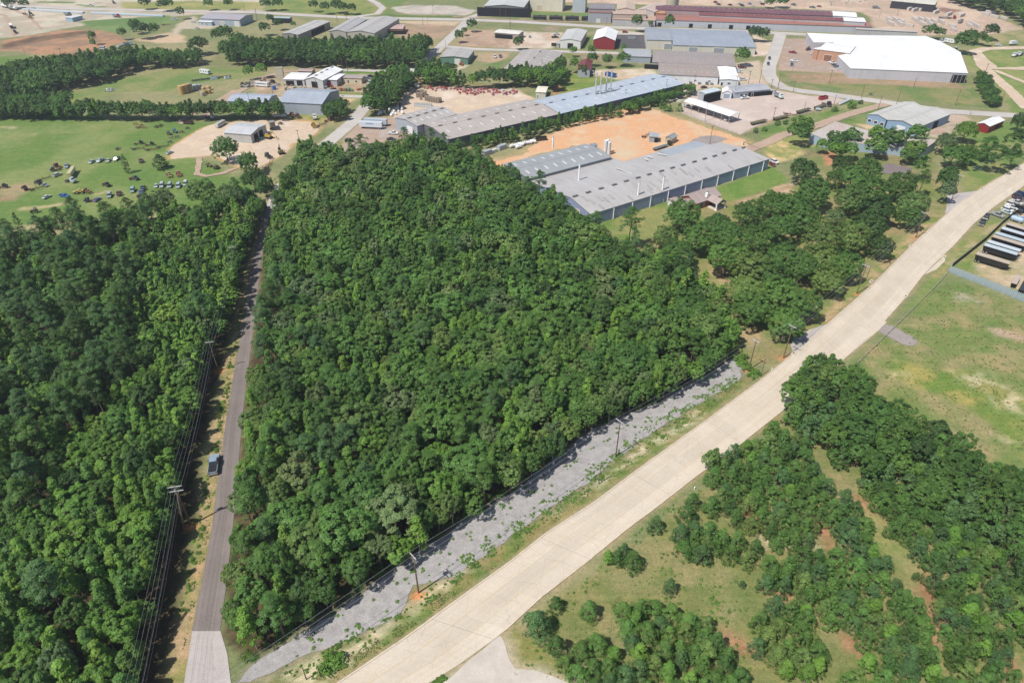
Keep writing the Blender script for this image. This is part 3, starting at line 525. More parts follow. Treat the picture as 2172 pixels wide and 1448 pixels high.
# ================================================================ TREES
def leaf_quads(C, Nrm, size, rng, asp=.75, bend=0):
    """C (n,3) centres, Nrm (n,3) unit normals -> verts (4n,3), idx"""
    n = len(C); a = rng.normal(size=(n, 3)); T = np.cross(Nrm, a); T /= np.linalg.norm(T, axis=1)[:, None] + 1e-9; B = np.cross(Nrm, T)
    s = size[:, None]; V = np.empty((n, 4, 3)); V[:, 0] = C + T * s; V[:, 1] = C + B * s * asp; V[:, 2] = C - T * s; V[:, 3] = C - B * s * asp
    return V.reshape(-1, 3), np.arange(4 * n).reshape(n, 4)
def unit(v): return v / (np.linalg.norm(v, axis=-1, keepdims=True) + 1e-9)
def crown(kind, seed, quality=1.0):
    """crown in normalised metres: returns V, idx, tint, branch tips"""
    rng = np.random.default_rng(seed); blobs = []
    if kind == 'broad':      # reference 14 m tall, radius 4.2
        H, Rr = 14, 4.2; zc, rz = 8.6, 4.6; lop = rng.normal(size=(4, 3)); lop = unit(lop)
        for i in range(230):
            d = unit(rng.normal(size=3)); 
            if d[2] < -.55: d[2] *= -.6; d = unit(d)
            k = 1 + .20 * math.sin(3 * math.atan2(d[1], d[0]) + seed) + .16 * max(0, d @ lop[0]) - .22 * max(0, d @ lop[1]) + rng.normal() * .05
            f = rng.uniform(.86, 1.0) if rng.random() < .88 else rng.uniform(.25, .6)
            p = d * np.array([Rr, Rr, rz]) * k * f * .86; p[2] += zc; blobs.append((p, rng.uniform(.36, .74) * (1.0 if d[2] > 0 else .85), rng.uniform(.78, 1.2)))
        nl, ls, up = 84, .175, .35; cen = np.array([0, 0, zc - 1])
    elif kind == 'oak':      # 12 m tall, radius 6.5, broad, many fine clumps
        H, Rr = 12, 6.5; zc, rz = 6.4, 5.4; lop = unit(rng.normal(size=(5, 3)))
        for i in range(380):
            d = unit(rng.normal(size=3))
            if d[2] < -.5: d[2] *= -.6; d = unit(d)
            k = 1 + .13 * math.sin(4 * math.atan2(d[1], d[0]) + seed) + .12 * max(0, d @ lop[0]) - .25 * max(0, d @ lop[1]) - .18 * max(0, d @ lop[2]) + rng.normal() * .05
            f = rng.uniform(.82, 1) if rng.random() < .85 else rng.uniform(.3, .7)
            p = d * np.array([Rr, Rr, rz]) * k * f * .9; p[2] += zc; blobs.append((p, rng.uniform(.4, .8), rng.uniform(.78, 1.18)))
        nl, ls, up = 80, .185, .3; cen = np.array([0, 0, zc - 1.5])
    elif kind == 'gum':      # narrow, bright, pointed: 12 m tall, radius 2.6
        H, Rr = 12, 2.6
        for i in range(62):
            t = rng.uniform(0, 1) ** .8; z = 3 + 8.6 * t; r = Rr * (1 - t) ** .6 * (.65 + .35 * math.sin(t * 9 + seed) ** 2) * rng.uniform(.5, 1.05); a = rng.uniform(0, 6.28)
            blobs.append((np.array([r * math.cos(a), r * math.sin(a), z]), rng.uniform(.5, .95), rng.uniform(.8, 1.22)))
        nl, ls, up = 74, .19, .3; cen = np.array([0, 0, 6])
    elif kind == 'pine':     # young plantation pine: 8 m, radius 2.9, foliage to the ground
        H, Rr = 8, 2.9
        for i in range(105):
            t = rng.uniform(0, 1) ** .95; z = 1.0 + 6.4 * t; a = rng.uniform(0, 6.28); r = Rr * (1 - t ** 1.5) ** .75 * rng.uniform(.45, 1.05) * (1 + .13 * math.sin(3 * a + seed))
            blobs.append((np.array([r * math.cos(a), r * math.sin(a), z]), rng.uniform(.42, .72), rng.uniform(.8, 1.18)))
        nl, ls, up = 60, .165, .5; cen = np.array([0, 0, 2.5])
    elif kind == 'tall':     # tall pine, high loose crown: 19 m, radius 3.6
        H, Rr = 19, 3.6
        for i in range(66):
            t = rng.uniform(0, 1); z = 10 + 8.4 * t; a = round(rng.uniform(0, 9)) * .7 + seed; r = Rr * (1 - t ** 2) ** .6 * rng.uniform(.25, 1.05) * (1 + .25 * math.sin(2 * a + seed * 2))
            blobs.append((np.array([r * math.cos(a), r * math.sin(a), z]), rng.uniform(.6, 1.05), rng.uniform(.8, 1.15)))
        nl, ls, up = 80, .19, .7; cen = np.array([0, 0, 12.5])
    elif kind == 'cedar':    # narrow spindle: 9 m, radius 1.5
        H, Rr = 9, 1.5
        for i in range(95):
            t = rng.uniform(0, 1); z = .5 + 8 * t; r = Rr * math.sin(math.pi * min(1, (t + .25) / 1.25)) ** .8 * rng.uniform(.5, 1); a = rng.uniform(0, 6.28)
            blobs.append((np.array([r * math.cos(a), r * math.sin(a), z]), rng.uniform(.28, .5), rng.uniform(.85, 1.12)))
        nl, ls, up = 34, .17, .5; cen = np.array([0, 0, 4])
    elif kind == 'bush':     # 3 m, radius 1.8
        H, Rr = 3, 1.8
        for i in range(34):
            d = unit(rng.normal(size=3)); d[2] = abs(d[2]); p = d * np.array([Rr, Rr, 2.0]) * rng.uniform(.4, .95); p[2] += .5
            blobs.append((p, rng.uniform(.35, .6), rng.uniform(.8, 1.2)))
        nl, ls, up = 42, .17, .4; cen = np.array([0, 0, .6])
    Cs, Ns, Sz, Tn = [], [], [], []
    for p, r, tn in blobs:
        n = int(nl * quality * (r / .9) ** 1.3) + 6; d = unit(rng.normal(size=(n, 3))); out = unit(p - cen); d = unit(d + out * .55 + np.array([0, 0, up * .5]))
        Cs.append(p + d * r * rng.uniform(.55, 1.05, (n, 1)) * np.array([1, 1, .8])); Ns.append(unit(d * .85 + out * .55 + rng.normal(size=(n, 3)) * .42 + np.array([0, 0, up])))
        Sz.append(ls * rng.uniform(.6, 1.25, n) / quality ** .5); Tn.append(tn * rng.uniform(.86, 1.14, n))
    Cc, Nn, Sz, Tn = np.concatenate(Cs), np.concatenate(Ns), np.concatenate(Sz), np.concatenate(Tn)
    V, idx = leaf_quads(Cc, Nn, Sz, rng, .62 if kind not in ('pine', 'tall') else .45)
    tv = np.repeat(Tn, 4); hue = np.repeat(rng.normal(size=len(Tn)) * .05, 4); tint = np.stack([tv * (1 + hue * 1.2), tv, tv * (1 - hue)], 1)
    return V, idx, tint, [b[0] for b in blobs]
def trunk_mb(kind, seed, tips):
    rng = random.Random(seed); mb = MB()
    spec = {'broad': (9.5, .24, 9), 'oak': (5.5, .38, 12), 'gum': (10, .15, 5), 'pine': (7, .15, 7), 'tall': (18, .26, 12), 'cedar': (8, .12, 3), 'bush': (1.2, .07, 5)}[kind]
    h, r, nb = spec; pts = [Vector((0, 0, -.3))]
    for i in range(1, 6): pts.append(Vector((rng.uniform(-.12, .12) * i * .6, rng.uniform(-.12, .12) * i * .6, h * i / 5)))
    for i in range(5): mb.tube(pts[i], pts[i + 1], r * (1 - .16 * i), r * (1 - .16 * (i + 1)), 7, cap=i in (0, 4))
    for t in rng.sample(tips, min(nb, len(tips))):
        t = Vector(t); zb = max(h * .35, min(h, t.z - (t.xy.length * .55))); k = zb / h * 5; i = min(4, int(k)); b = pts[i].lerp(pts[i + 1], k - i)
        mid = b.lerp(t, .5) + Vector((0, 0, .3)); mb.tube(b, mid, r * .38, r * .24, 5, False); mb.tube(mid, t, r * .24, r * .08, 5, False)
    return mb
TREEREF = {'broad': (14, 4.2), 'oak': (12, 6.5), 'gum': (12, 2.6), 'pine': (8, 2.9), 'tall': (19, 3.6), 'cedar': (9, 1.5), 'bush': (3, 1.8)}
NVAR = {'broad': 8, 'oak': 5, 'gum': 4, 'pine': 6, 'tall': 5, 'cedar': 2, 'bush': 4}
TM = {}
for k, nv in NVAR.items():
    for v in range(nv):
        V, idx, tint, tips = crown(k, 11 + v * 7); cm = np_mesh('crown', V, len(idx), idx, LEAF, tint, False)
        tmb = trunk_mb(k, v, tips); tm = bpy.data.meshes.new('trunk'); tm.from_pydata(tmb.v, [], tmb.f); tm.materials.append(BARKG if k in ('gum',) or v % 3 == 1 and k == 'broad' else BARK); tm.polygons.foreach_set('use_smooth', tmb.sm)
        TM[k, v] = (cm, tm)
NAMES = {'broad': ('broadleaf_tree', 'broadleaf tree', 'broadleaf tree'), 'oak': ('oak_tree', 'oak tree', 'spreading oak'), 'gum': ('sapling_tree', 'sapling tree', 'slender young tree'),
         'pine': ('young_pine', 'young pine', 'bushy young pine'), 'tall': ('pine_tree', 'pine tree', 'tall pine'), 'cedar': ('cedar_tree', 'cedar tree', 'narrow cedar'), 'bush': ('bush', 'bush', 'leafy bush')}
# tone name -> base colour
TONES = {'dark green': (0.063, 0.123, 0.033), 'deep green': (0.083, 0.166, 0.038), 'mid green': (0.111, 0.213, 0.048), 'olive green': (0.147, 0.227, 0.062), 'bright green': (0.138, 0.257, 0.045),
         'yellow-green': (0.174, 0.292, 0.051), 'blue-green': (0.088, 0.170, 0.058), 'pale green': (0.163, 0.224, 0.088), 'grey-green': (0.133, 0.198, 0.079)}
TREES = []     # (kind, x, y, h, r, tone, zone, note)
def T(kind, x, y, h, r, tone, zone, note=''): TREES.append([kind, x, y, h, r, tone, zone, note])
def in_poly(x, y, pts):
    c = False; n = len(pts)
    for i in range(n):
        a, b = pts[i], pts[(i + 1) % n]
        if (a[1] > y) != (b[1] > y) and x < (b[0] - a[0]) * (y - a[1]) / (b[1] - a[1]) + a[0]: c = not c
    return c
def edge_d(x, y, pl):
    best = 1e9
    for (ax, ay), (bx, by) in zip(pl, pl[1:] + pl[:1]):
        ex, ey = bx - ax, by - ay; t = max(0, min(1, ((x - ax) * ex + (y - ay) * ey) / (ex * ex + ey * ey))); best = min(best, (x - ax - t * ex) ** 2 + (y - ay - t * ey) ** 2)
    return math.sqrt(best)
def scatter(pts, spacing, fn, seed=0, tries=30, inset=0):
    rng = random.Random(seed); x0, x1 = min(p[0] for p in pts), max(p[0] for p in pts); y0, y1 = min(p[1] for p in pts), max(p[1] for p in pts)
    placed = []; n = int((x1 - x0) * (y1 - y0) / spacing ** 2 * tries * .35) + 50
    for _ in range(n):
        x, y = rng.uniform(x0, x1), rng.uniform(y0, y1)
        if not in_poly(x, y, pts) or (inset and edge_d(x, y, pts) < inset): continue
        h, r, kind, tone, zone, note = fn(x, y, rng); s = spacing * r
        if any((x - a) ** 2 + (y - b) ** 2 < ((s + c * spacing) * .5) ** 2 for a, b, c in placed): continue
        placed.append((x, y, r)); T(kind, x, y, h, r, tone, zone, note)
def pick(rng, opts):
    t = rng.random() * sum(o[1] for o in opts)
    for o, wgt in opts:
        t -= wgt
        if t <= 0: return o
    return opts[-1][0]
# central wood. spacing factor is in crown radii
def f_main(x, y, rng):
    q = Q((x, y, 0)); k = pick(rng, [('broad', 80), ('gum', 8), ('tall', 12)]); n_ = mn.noise(Vector((x / 28, y / 28, 2)))
    if q[0] < 760 and y < 200: k = pick(rng, [('broad', 62), ('gum', 8), ('tall', 30)])
    edge = min(abs(q[0] - a) for a in (np.interp(q[1], [420, 520, 700, 900, 1100, 1250, 1400], [612, 590, 574, 546, 530, 526, 520]),)) < 34 and q[1] > 400
    if k == 'broad': h, r = (rng.uniform(9.5, 12), rng.choice([2.8, 3.1, 3.4])) if edge else (rng.uniform(10.5, 15.5), rng.choice([3.2, 4.0, 4.8, 5.6, 6.2]))
    if k == 'broad' and not edge and edge_d(x, y, WM) < 5.5: h, r = rng.uniform(7.5, 11), rng.uniform(2.6, 3.8)
    if k == 'broad': tone = pick(rng, [('mid green', 34), ('deep green', 24), ('olive green', 16), ('dark green', 10), ('bright green', 8), ('pale green', 5), ('grey-green', 4)])
    elif k == 'gum': h, r = rng.uniform(9, 13), rng.uniform(1.9, 2.8); tone = pick(rng, [('yellow-green', 35), ('bright green', 45), ('mid green', 20)])
    else: h, r = rng.uniform(12, 16), rng.uniform(2.8, 3.8); tone = pick(rng, [('deep green', 50), ('blue-green', 30), ('mid green', 20)])
    return h, r, k, tone, 'central wood', ''
WM = [(p.x, p.y) for p in WOOD_MAIN]; scatter(WM, 1.20, f_main, 3)
# left wood: pines far from the road, broadleaf saplings beside it
WL = [(p.x, p.y) for p in poly('f', -60, 1640, 280, 1640, 300, 1448, 330, 1290, 352, 1180, 370, 1090, 390, 980, 408, 900, 434, 800, 480, 720, 500, 640, 516, 575, 540, 500, 548, 455, 470, 470, 400, 480, 300, 500, 180, 520, 60, 545, -80, 570, -260, 640, -400, 900, -400, 1400)]
def f_left(x, y, rng):
    q = Q((x, y, 0)); edge = 545 - (q[1] - 450) * .19; d = edge - q[0]
    k = pick(rng, [('broad', 62), ('gum', 33), ('tall', 5)]) if d < 190 else pick(rng, [('broad', 34), ('gum', 14), ('tall', 52)])
    if q[1] > 1150 and d >= 190: k = pick(rng, [('broad', 60), ('gum', 30), ('tall', 10)])
    if k == 'broad': h, r = rng.uniform(9, 13) * (.8 if d < 60 else 1), rng.choice([2.8, 3.4, 4.0, 4.8]) * (.85 if d < 60 else 1); tone = pick(rng, [('mid green', 30), ('bright green', 32), ('yellow-green', 8), ('deep green', 20), ('grey-green', 6), ('dark green', 8)])
    elif k == 'gum': h, r = rng.uniform(8, 12), rng.uniform(1.8, 2.7); tone = pick(rng, [('yellow-green', 30), ('bright green', 50), ('mid green', 20)])
    else: h, r = rng.uniform(15, 20), rng.uniform(3.0, 4.2); tone = pick(rng, [('blue-green', 45), ('deep green', 35), ('dark green', 20)])
    return h, r, k, tone, 'left wood', ''
scatter(WL, 1.22, f_left, 5)
# dense pine and broadleaf clump right of the concrete road
def f_right(x, y, rng):
    k = pick(rng, [('broad', 58), ('pine', 42)])
    if k == 'broad': return rng.uniform(8, 11), rng.choice([2.8, 3.4, 4.0]), k, pick(rng, [('deep green', 40), ('mid green', 40), ('bright green', 8), ('dark green', 12)]), 'roadside thicket', ''
    return rng.uniform(7, 9.5), rng.uniform(2.3, 3.2), k, pick(rng, [('blue-green', 40), ('deep green', 40), ('mid green', 20)]), 'roadside thicket', ''
scatter([(p.x, p.y) for p in poly('f', 1700, 810, 1740, 795, 1800, 830, 1830, 880, 1880, 900, 1960, 940, 2010, 980, 2060, 1010, 2140, 1040, 2300, 1090, 2300, 1260, 2172, 1262, 2060, 1150, 1960, 1085, 1860, 1045, 1790, 1000, 1740, 960, 1690, 930, 1665, 890, 1680, 840)], 1.16, f_right, 8)
def f_pine(x, y, rng):
    if rng.random() < .06: return rng.uniform(4, 6), rng.uniform(1.5, 2.0), 'gum', 'bright green', 'pine plantation', ''
    return rng.uniform(4.2, 6.8), rng.uniform(1.6, 2.6), 'pine', pick(rng, [('blue-green', 18), ('deep green', 26), ('mid green', 44), ('olive green', 12)]), 'pine plantation', ''
for i, q in enumerate(((1505, 985, 1560, 965, 1640, 920, 1700, 950, 1730, 1010, 1760, 1060, 1740, 1130, 1700, 1180, 1640, 1190, 1620, 1150, 1560, 1130, 1520, 1080, 1500, 1030),
          (1790, 1010, 1880, 1050, 1960, 1080, 2060, 1140, 2172, 1250, 2300, 1300, 2300, 1460, 2150, 1370, 2100, 1300, 2040, 1290, 2000, 1230, 1930, 1190, 1880, 1140, 1860, 1090),
          (1750, 1070, 1800, 1070, 1830, 1120, 1850, 1160, 1880, 1210, 1850, 1220, 1800, 1190, 1760, 1130),
          (1600, 1210, 1680, 1190, 1760, 1180, 1850, 1220, 1900, 1250, 1950, 1320, 1975, 1400, 1950, 1440, 1850, 1390, 1800, 1360, 1740, 1340, 1700, 1330, 1690, 1270, 1640, 1270),
          (1600, 1330, 1640, 1290, 1700, 1320, 1740, 1390, 1730, 1448, 1680, 1460, 1620, 1430, 1590, 1390),
          (1780, 1440, 1840, 1400, 1900, 1400, 1990, 1440, 2010, 1500, 1800, 1540),
          (1960, 1240, 2020, 1260, 2090, 1310, 2120, 1360, 2140, 1460, 2090, 1520, 2010, 1480, 1990, 1400, 1985, 1330),
          (1410, 1140, 1440, 1130, 1500, 1150, 1510, 1210, 1450, 1200), (1420, 1110, 1470, 1100, 1500, 1140, 1580, 1150, 1610, 1170, 1600, 1210, 1550, 1210, 1480, 1160),
          (1170, 1380, 1240, 1360, 1300, 1380, 1330, 1460, 1280, 1540, 1200, 1440), (1300, 1290, 1400, 1290, 1460, 1320, 1470, 1400, 1540, 1448, 1590, 1520, 1380, 1540, 1320, 1380),
          (1440, 1320, 1500, 1330, 1540, 1400, 1580, 1460, 1500, 1440))):
    scatter([(p.x, p.y) for p in poly('f', *q)], 1.28, f_pine, 20 + i, inset=.45 if i not in (7, 8) else .6)
def TP(kind, x, y, r, h, tone, zone, note='', f=.55):      # placed by where the crown's middle is seen
    p = P(x, y, h * f); T(kind, p.x, p.y, h, r, tone, zone, note)
rr = random.Random(4)
for x, y, r, h in ((1140, 1320, 3.1, 7.5), (1178, 1278, 1.6, 4.5), (1392, 1108, 1.9, 5), (1250, 1290, 2.0, 6), (1310, 1180, 1.7, 4.5), (1345, 1185, 2.3, 5.5), (1325, 1165, 1.6, 4.5), (1422, 1240, 1.5, 5), (1575, 1237, .8, 2), (1625, 1235, 1.9, 5), (1945, 1220, .9, 2.5), (1510, 1070, 2.2, 6), (1470, 1060, 1.8, 5)):
    TP('pine', x, y, r, h, rr.choice(['blue-green', 'deep green', 'mid green']), 'right road verge')
TP('gum', 1290, 1180, 1.4, 4, 'bright green', 'right road verge')
TP('broad', 1740, 800, 4.2, 10, 'olive green', 'roadside thicket', 'leaning over the concrete road')
TP('broad', 1700, 830, 3.6, 9, 'olive green', 'roadside thicket')
TP('broad', 1505, 975, 2.0, 7, 'olive green', 'right road verge')
# oaks in the park
OAKS = ((1710, 355, 6.0), (1787, 347, 5), (1847, 352, 5.5), (1808, 373, 5.5), (1775, 372, 4.5), (1723, 404, 7), (1844, 404, 7.5), (1908, 388, 6.5), (1800, 420, 6), (1934, 430, 6), (1868, 440, 6.5), (1840, 480, 6.5), (1676, 435, 7), (1640, 430, 6), (1702, 462, 6.5), (1651, 480, 6.5), (1745, 500, 6.5), (1800, 500, 6.5), (1590, 450, 5.5), (1445, 452, 6.5), (1480, 500, 6), (1540, 490, 6), (1600, 500, 6.5), (1545, 540, 7), (1440, 530, 6), (1412, 500, 4.5), (1600, 560, 7), (1660, 540, 6.5), (1700, 560, 6), (1750, 545, 6.5), (1790, 560, 5.5), (1760, 590, 5.5), (1582, 612, 6.5), (1600, 640, 6), (1650, 620, 6.5), (1700, 640, 5.5), (1670, 680, 5.5), (1594, 655, 5.5), (1930, 455, 4.5), (1870, 520, 4), (1640, 580, 6), (1520, 470, 5))
for i, (x, y, r) in enumerate(OAKS):
    TP('oak', x, y + 4, r * 1.12, r * 1.4 + 3.6, pick(rr, [('deep green', 35), ('mid green', 42), ('dark green', 8), ('olive green', 18)]), 'oak park')
for x, y, r, h, k, t in ((1772, 462, 4, 8, 'oak', 'grey-green'), (1454, 590, 4.5, 9, 'oak', 'grey-green'), (1437, 620, 4.5, 9, 'oak', 'mid green'), (1292, 521, 2.4, 6, 'broad', 'mid green'), (1955, 352, 3.6, 12, 'tall', 'deep green'), (1958, 385, 3.4, 12, 'tall', 'deep green'), (2012, 378, 4.6, 12, 'oak', 'deep green'), (1636, 412, 2.6, 4, 'broad', 'mid green'), (2008, 405, 3.2, 10, 'broad', 'grey-green')):
    TP(k, x, y, r, h, t, 'oak park')
TP('tall', 1340, 462, 4.0, 17, 'deep green', 'lawn by the grey factory', 'standing alone', .75)
for x, y, r, h, t in ((1697, 282, 4.8, 11, 'mid green'), (1712, 268, 3.5, 10, 'mid green'), (1774, 298, 4.2, 10, 'deep green'), (1806, 290, 3.8, 9, 'mid green'), (1775, 318, 3.5, 8, 'bright green'), (1805, 318, 3.2, 8, 'bright green'), (1745, 308, 2.4, 7, 'bright green'), (1859, 284, 3.6, 10, 'bright green'), (1862, 313, 4.6, 9, 'bright green'), (1898, 295, 4.8, 11, 'deep green'), (1944, 285, 4.0, 11, 'mid green'), (1939, 316, 4.2, 9, 'bright green'), (1925, 330, 3.2, 7, 'mid green')):
    TP('broad', x, y, r * 1.2, h + 1, t, 'long low rusty shed')
for x, y, r, h, k, t in ((2050, 275, 6, 12, 'oak', 'bright green'), (2009, 302, 5.5, 11, 'oak', 'grey-green'), (2024, 329, 6.5, 11, 'oak', 'mid green'), (2055, 326, 4.5, 10, 'oak', 'deep green'), (2097, 315, 5, 13, 'tall', 'deep green'), (2116, 335, 5, 13, 'tall', 'deep green'), (2153, 300, 5, 13, 'tall', 'dark green'), (2164, 256, 4, 10, 'oak', 'dark green'), (2085, 336, 4, 11, 'tall', 'deep green'), (2150, 330, 4.5, 12, 'tall', 'deep green')):
    TP(k, x, y, r, h, t, 'far right grassy lot')
# junk field and left edge
for x, y, r, h, k, t in ((264, 345, 1.5, 9, 'cedar', 'dark green'), (338, 341, 3.1, 7, 'cedar', 'dark green'), (37, 472, 1.5, 10, 'cedar', 'dark green'), (12, 482, 2.4, 8, 'tall', 'deep green')):
    TP(k, x, y, r, h, t, 'junk field', 'standing alone in the grass')
for x, y, r, h, t in ((477, 315, 6.2, 12, 'mid green'), (526, 345, 5, 11, 'mid green'), (343, 424, 5.5, 10, 'grey-green'), (425, 405, 6.5, 11, 'olive green'), (480, 410, 4.5, 10, 'grey-green'), (536, 378, 5, 11, 'deep green'), (523, 420, 5.5, 12, 'deep green'), (191, 480, 4.5, 10, 'mid green'), (258, 464, 5, 10, 'mid green'), (300, 450, 4, 9, 'deep green'), (100, 478, 3.5, 10, 'dark green'), (560, 392, 4, 10, 'deep green'), (545, 440, 4.5, 11, 'mid green')):
    TP('oak', x, y, r, h, t, 'edge of the junk field')
TP('bush', 165, 466, 2.2, 4, 'grey-green', 'edge of the junk field')
def row(zone, q, spacing, tones, hr=(8, 11), rrn=(3, 4.6), seed=0, kinds=(('broad', 85), ('gum', 15))):
    def fn(x, y, rng):
        k = pick(rng, kinds); r = rng.uniform(*rrn) * (.6 if k == 'gum' else 1); return rng.uniform(*hr), r, k, pick(rng, tones), zone, ''
    scatter([(p.x, p.y) for p in poly('f', *q)], spacing, fn, seed)
DK = [('dark green', 30), ('deep green', 40), ('mid green', 25), ('bright green', 6)]
row('junk field hedgerow', (-60, 238, 150, 226, 160, 249, 300, 250, 420, 250, 600, 246, 598, 258, 570, 258, 420, 258, 300, 258, 150, 257, 100, 256, -60, 256), 1.05, DK, (8, 11), (3.2, 4.6), 41)
row('far meadow hedgerow', (-60, 190, 60, 160, 160, 142, 220, 132, 330, 128, 360, 140, 270, 156, 240, 172, 130, 196, 110, 208, 60, 228, -60, 230), 1.35, DK, (9, 12), (3.6, 5.2), 42)
row('far meadow hedgerow', (350, 132, 420, 130, 430, 140, 380, 148, 350, 146), 1.3, DK, (8, 10), (3, 4), 43)
row('warehouse grove', (480, 120, 600, 112, 720, 112, 860, 112, 912, 106, 905, 130, 880, 146, 820, 150, 700, 146, 600, 144, 510, 142, 480, 138), 1.35, DK, (10, 14), (3.6, 5.4), 44)
row('clump left of the sandy yard', (800, 188, 850, 168, 870, 172, 872, 190, 850, 215, 838, 236, 800, 252, 780, 250, 776, 228), 1.3, DK, (9, 12), (3.4, 4.8), 45)
row('machinery tree line', (880, 178, 900, 160, 960, 166, 960, 184, 1000, 186, 1060, 182, 1100, 170, 1140, 172, 1190, 160, 1190, 176, 1180, 196, 1120, 188, 1000, 190, 900, 186), 1.35, DK + [('bright green', 20)], (9, 12), (3.2, 5), 46)
row('bushes beside the sandy truck yard', (690, 252, 720, 230, 736, 240, 730, 256, 700, 262), 1.3, DK, (6, 8), (2.6, 3.6), 47)
row('scrub along the long factory', (1000, 312, 1100, 291, 1190, 266, 1300, 240, 1330, 244, 1210, 270, 1140, 290, 1060, 310, 1010, 320), 1.7, DK + [('bright green', 20)], (5, 8), (1.8, 2.9), 48, (('broad', 45), ('gum', 40), ('pine', 15)))
row('scrub along the long factory', (1320, 236, 1400, 212, 1470, 194, 1476, 200, 1420, 218, 1350, 242), 1.5, DK, (4, 6.5), (2.4, 3.6), 49)
row('far woods behind the stone yard', (2010, 8, 2040, -20, 2400, -60, 2500, 120, 2300, 110, 2172, 62, 2140, 40, 2080, 24), 1.5, DK, (10, 14), (4.5, 7), 50, (('broad', 100),))
row('bushes by the loop road', (2066, 176, 2082, 166, 2104, 200, 2122, 226, 2100, 232, 2085, 214), 1.3, DK, (4, 6), (2.4, 3.4), 52)
for x, y, r, h, t, z in ((300, 63, 6.5, 11, 'dark green', 'far meadow by the tank yard'), (285, 55, 5, 10, 'deep green', 'far meadow by the tank yard'), (325, 62, 5, 9, 'deep green', 'far meadow by the tank yard'), (258, 70, 3.5, 8, 'mid green', 'far meadow by the tank yard'), (195, 78, 3.4, 9, 'mid green', 'bare bank beside the rail yard'), (198, 92, 2.4, 6, 'mid green', 'bare bank beside the rail yard'), (382, 26, 4, 9, 'deep green', 'roadside by the arched grey shed'), (420, 95, 7.5, 11, 'dark green', 'meadow below the arched grey shed'), (476, 70, 6.5, 11, 'deep green', 'meadow below the arched grey shed'), (456, 75, 4.5, 9, 'deep green', 'meadow below the arched grey shed'), (505, 85, 6.5, 12, 'deep green', 'meadow below the arched grey shed'), (525, 95, 6, 12, 'dark green', 'meadow below the arched grey shed'), (345, 10, 5.5, 9, 'deep green', 'pasture at the top edge'), (358, 8, 5, 9, 'mid green', 'pasture at the top edge'), (307, 6, 6, 9, 'dark green', 'pasture at the top edge'), (440, 8, 5, 9, 'mid green', 'pasture at the top edge'), (483, 7, 4.5, 9, 'deep green', 'pasture at the top edge'), (565, 9, 5.5, 9, 'deep green', 'pasture at the top edge'), (588, 8, 5.5, 9, 'deep green', 'pasture at the top edge'), (665, 11, 4.5, 9, 'deep green', 'pasture at the top edge'), (690, 16, 5, 9, 'deep green', 'pasture at the top edge'), (712, 12, 6, 10, 'dark green', 'pasture at the top edge'), (728, 16, 5, 9, 'deep green', 'pasture at the top edge'), (745, 18, 5, 8, 'dark green', 'pasture at the top edge'), (20, 6, 7, 8, 'dark green', 'pasture at the top edge'), (50, 8, 5, 7, 'dark green', 'pasture at the top edge'),
        (572, 40, 3.5, 7, 'dark green', 'long open-sided shed'), (590, 50, 4, 8, 'deep green', 'long open-sided shed'), (560, 60, 5, 9, 'deep green', 'long open-sided shed'), (622, 52, 2.5, 4, 'mid green', 'long open-sided shed'), (1000, 52, 4.5, 9, 'deep green', 'junction of the rail street'), (972, 76, 4, 8, 'deep green', 'junction of the rail street'), (985, 66, 2.6, 5, 'mid green', 'junction of the rail street'), (1098, 90, 4.5, 8, 'dark green', 'cross street beside the scrap lots'), (1353, 47, 5, 12, 'deep green', 'rail street in front of the foundry'), (1420, 46, 4.5, 12, 'mid green', 'rail street in front of the foundry'), (1380, 50, 2, 4, 'mid green', 'rail street in front of the foundry'), (1600, 70, 6, 10, 'dark green', 'corner of the blue-roofed warehouse'), (1618, 72, 5, 9, 'dark green', 'corner of the blue-roofed warehouse'), (1576, 118, 5.5, 11, 'mid green', 'street side of the grey-roofed sheds'), (1216, 108, 3, 6, 'bright green', 'yard of the white repair shed'), (1254, 107, 3.2, 7, 'mid green', 'lawn by the maroon barn'), (1256, 124, 4, 8, 'deep green', 'lawn by the maroon barn'), (1288, 128, 4, 8, 'mid green', 'lawn by the maroon barn'), (1322, 124, 5, 8, 'mid green', 'lawn by the maroon barn'), (1322, 102, 2.4, 6, 'bright green', 'lawn by the maroon barn'), (1238, 148, 3.4, 6, 'dark green', 'lawn by the maroon barn'), (1218, 136, 3.5, 9, 'bright green', 'lawn by the maroon barn'),
        (1188, 135, 4.5, 9, 'deep green', 'hedge by the low-arched warehouse'), (1176, 155, 4.5, 9, 'deep green', 'hedge by the low-arched warehouse'), (1172, 178, 3.5, 7, 'dark green', 'hedge by the low-arched warehouse'), (1975, 66, 6.5, 10, 'deep green', 'edge of the stone yard'), (1995, 70, 4, 7, 'mid green', 'edge of the stone yard'), (2044, 88, 8, 14, 'deep green', 'white plant corner'), (2060, 75, 5, 9, 'deep green', 'white plant corner'), (2078, 80, 5, 8, 'deep green', 'white plant corner'), (2106, 66, 6, 11, 'dark green', 'white plant corner'), (2095, 86, 4, 6, 'mid green', 'white plant corner'), (1660, 4, 7, 8, 'deep green', 'parking behind the foundry'), (1632, 6, 5, 7, 'deep green', 'parking behind the foundry'),
        (556, 148, 4, 8, 'bright green', 'lane to the white workshop'), (528, 152, 3.5, 8, 'bright green', 'lane to the white workshop'), (920, 130, 2.2, 6, 'dark green', 'corner of the green-walled shed'), (895, 148, 2, 7, 'dark green', 'corner of the green-walled shed')):
    TP('broad', x, y, r * .92, h + 1.5, t, z)
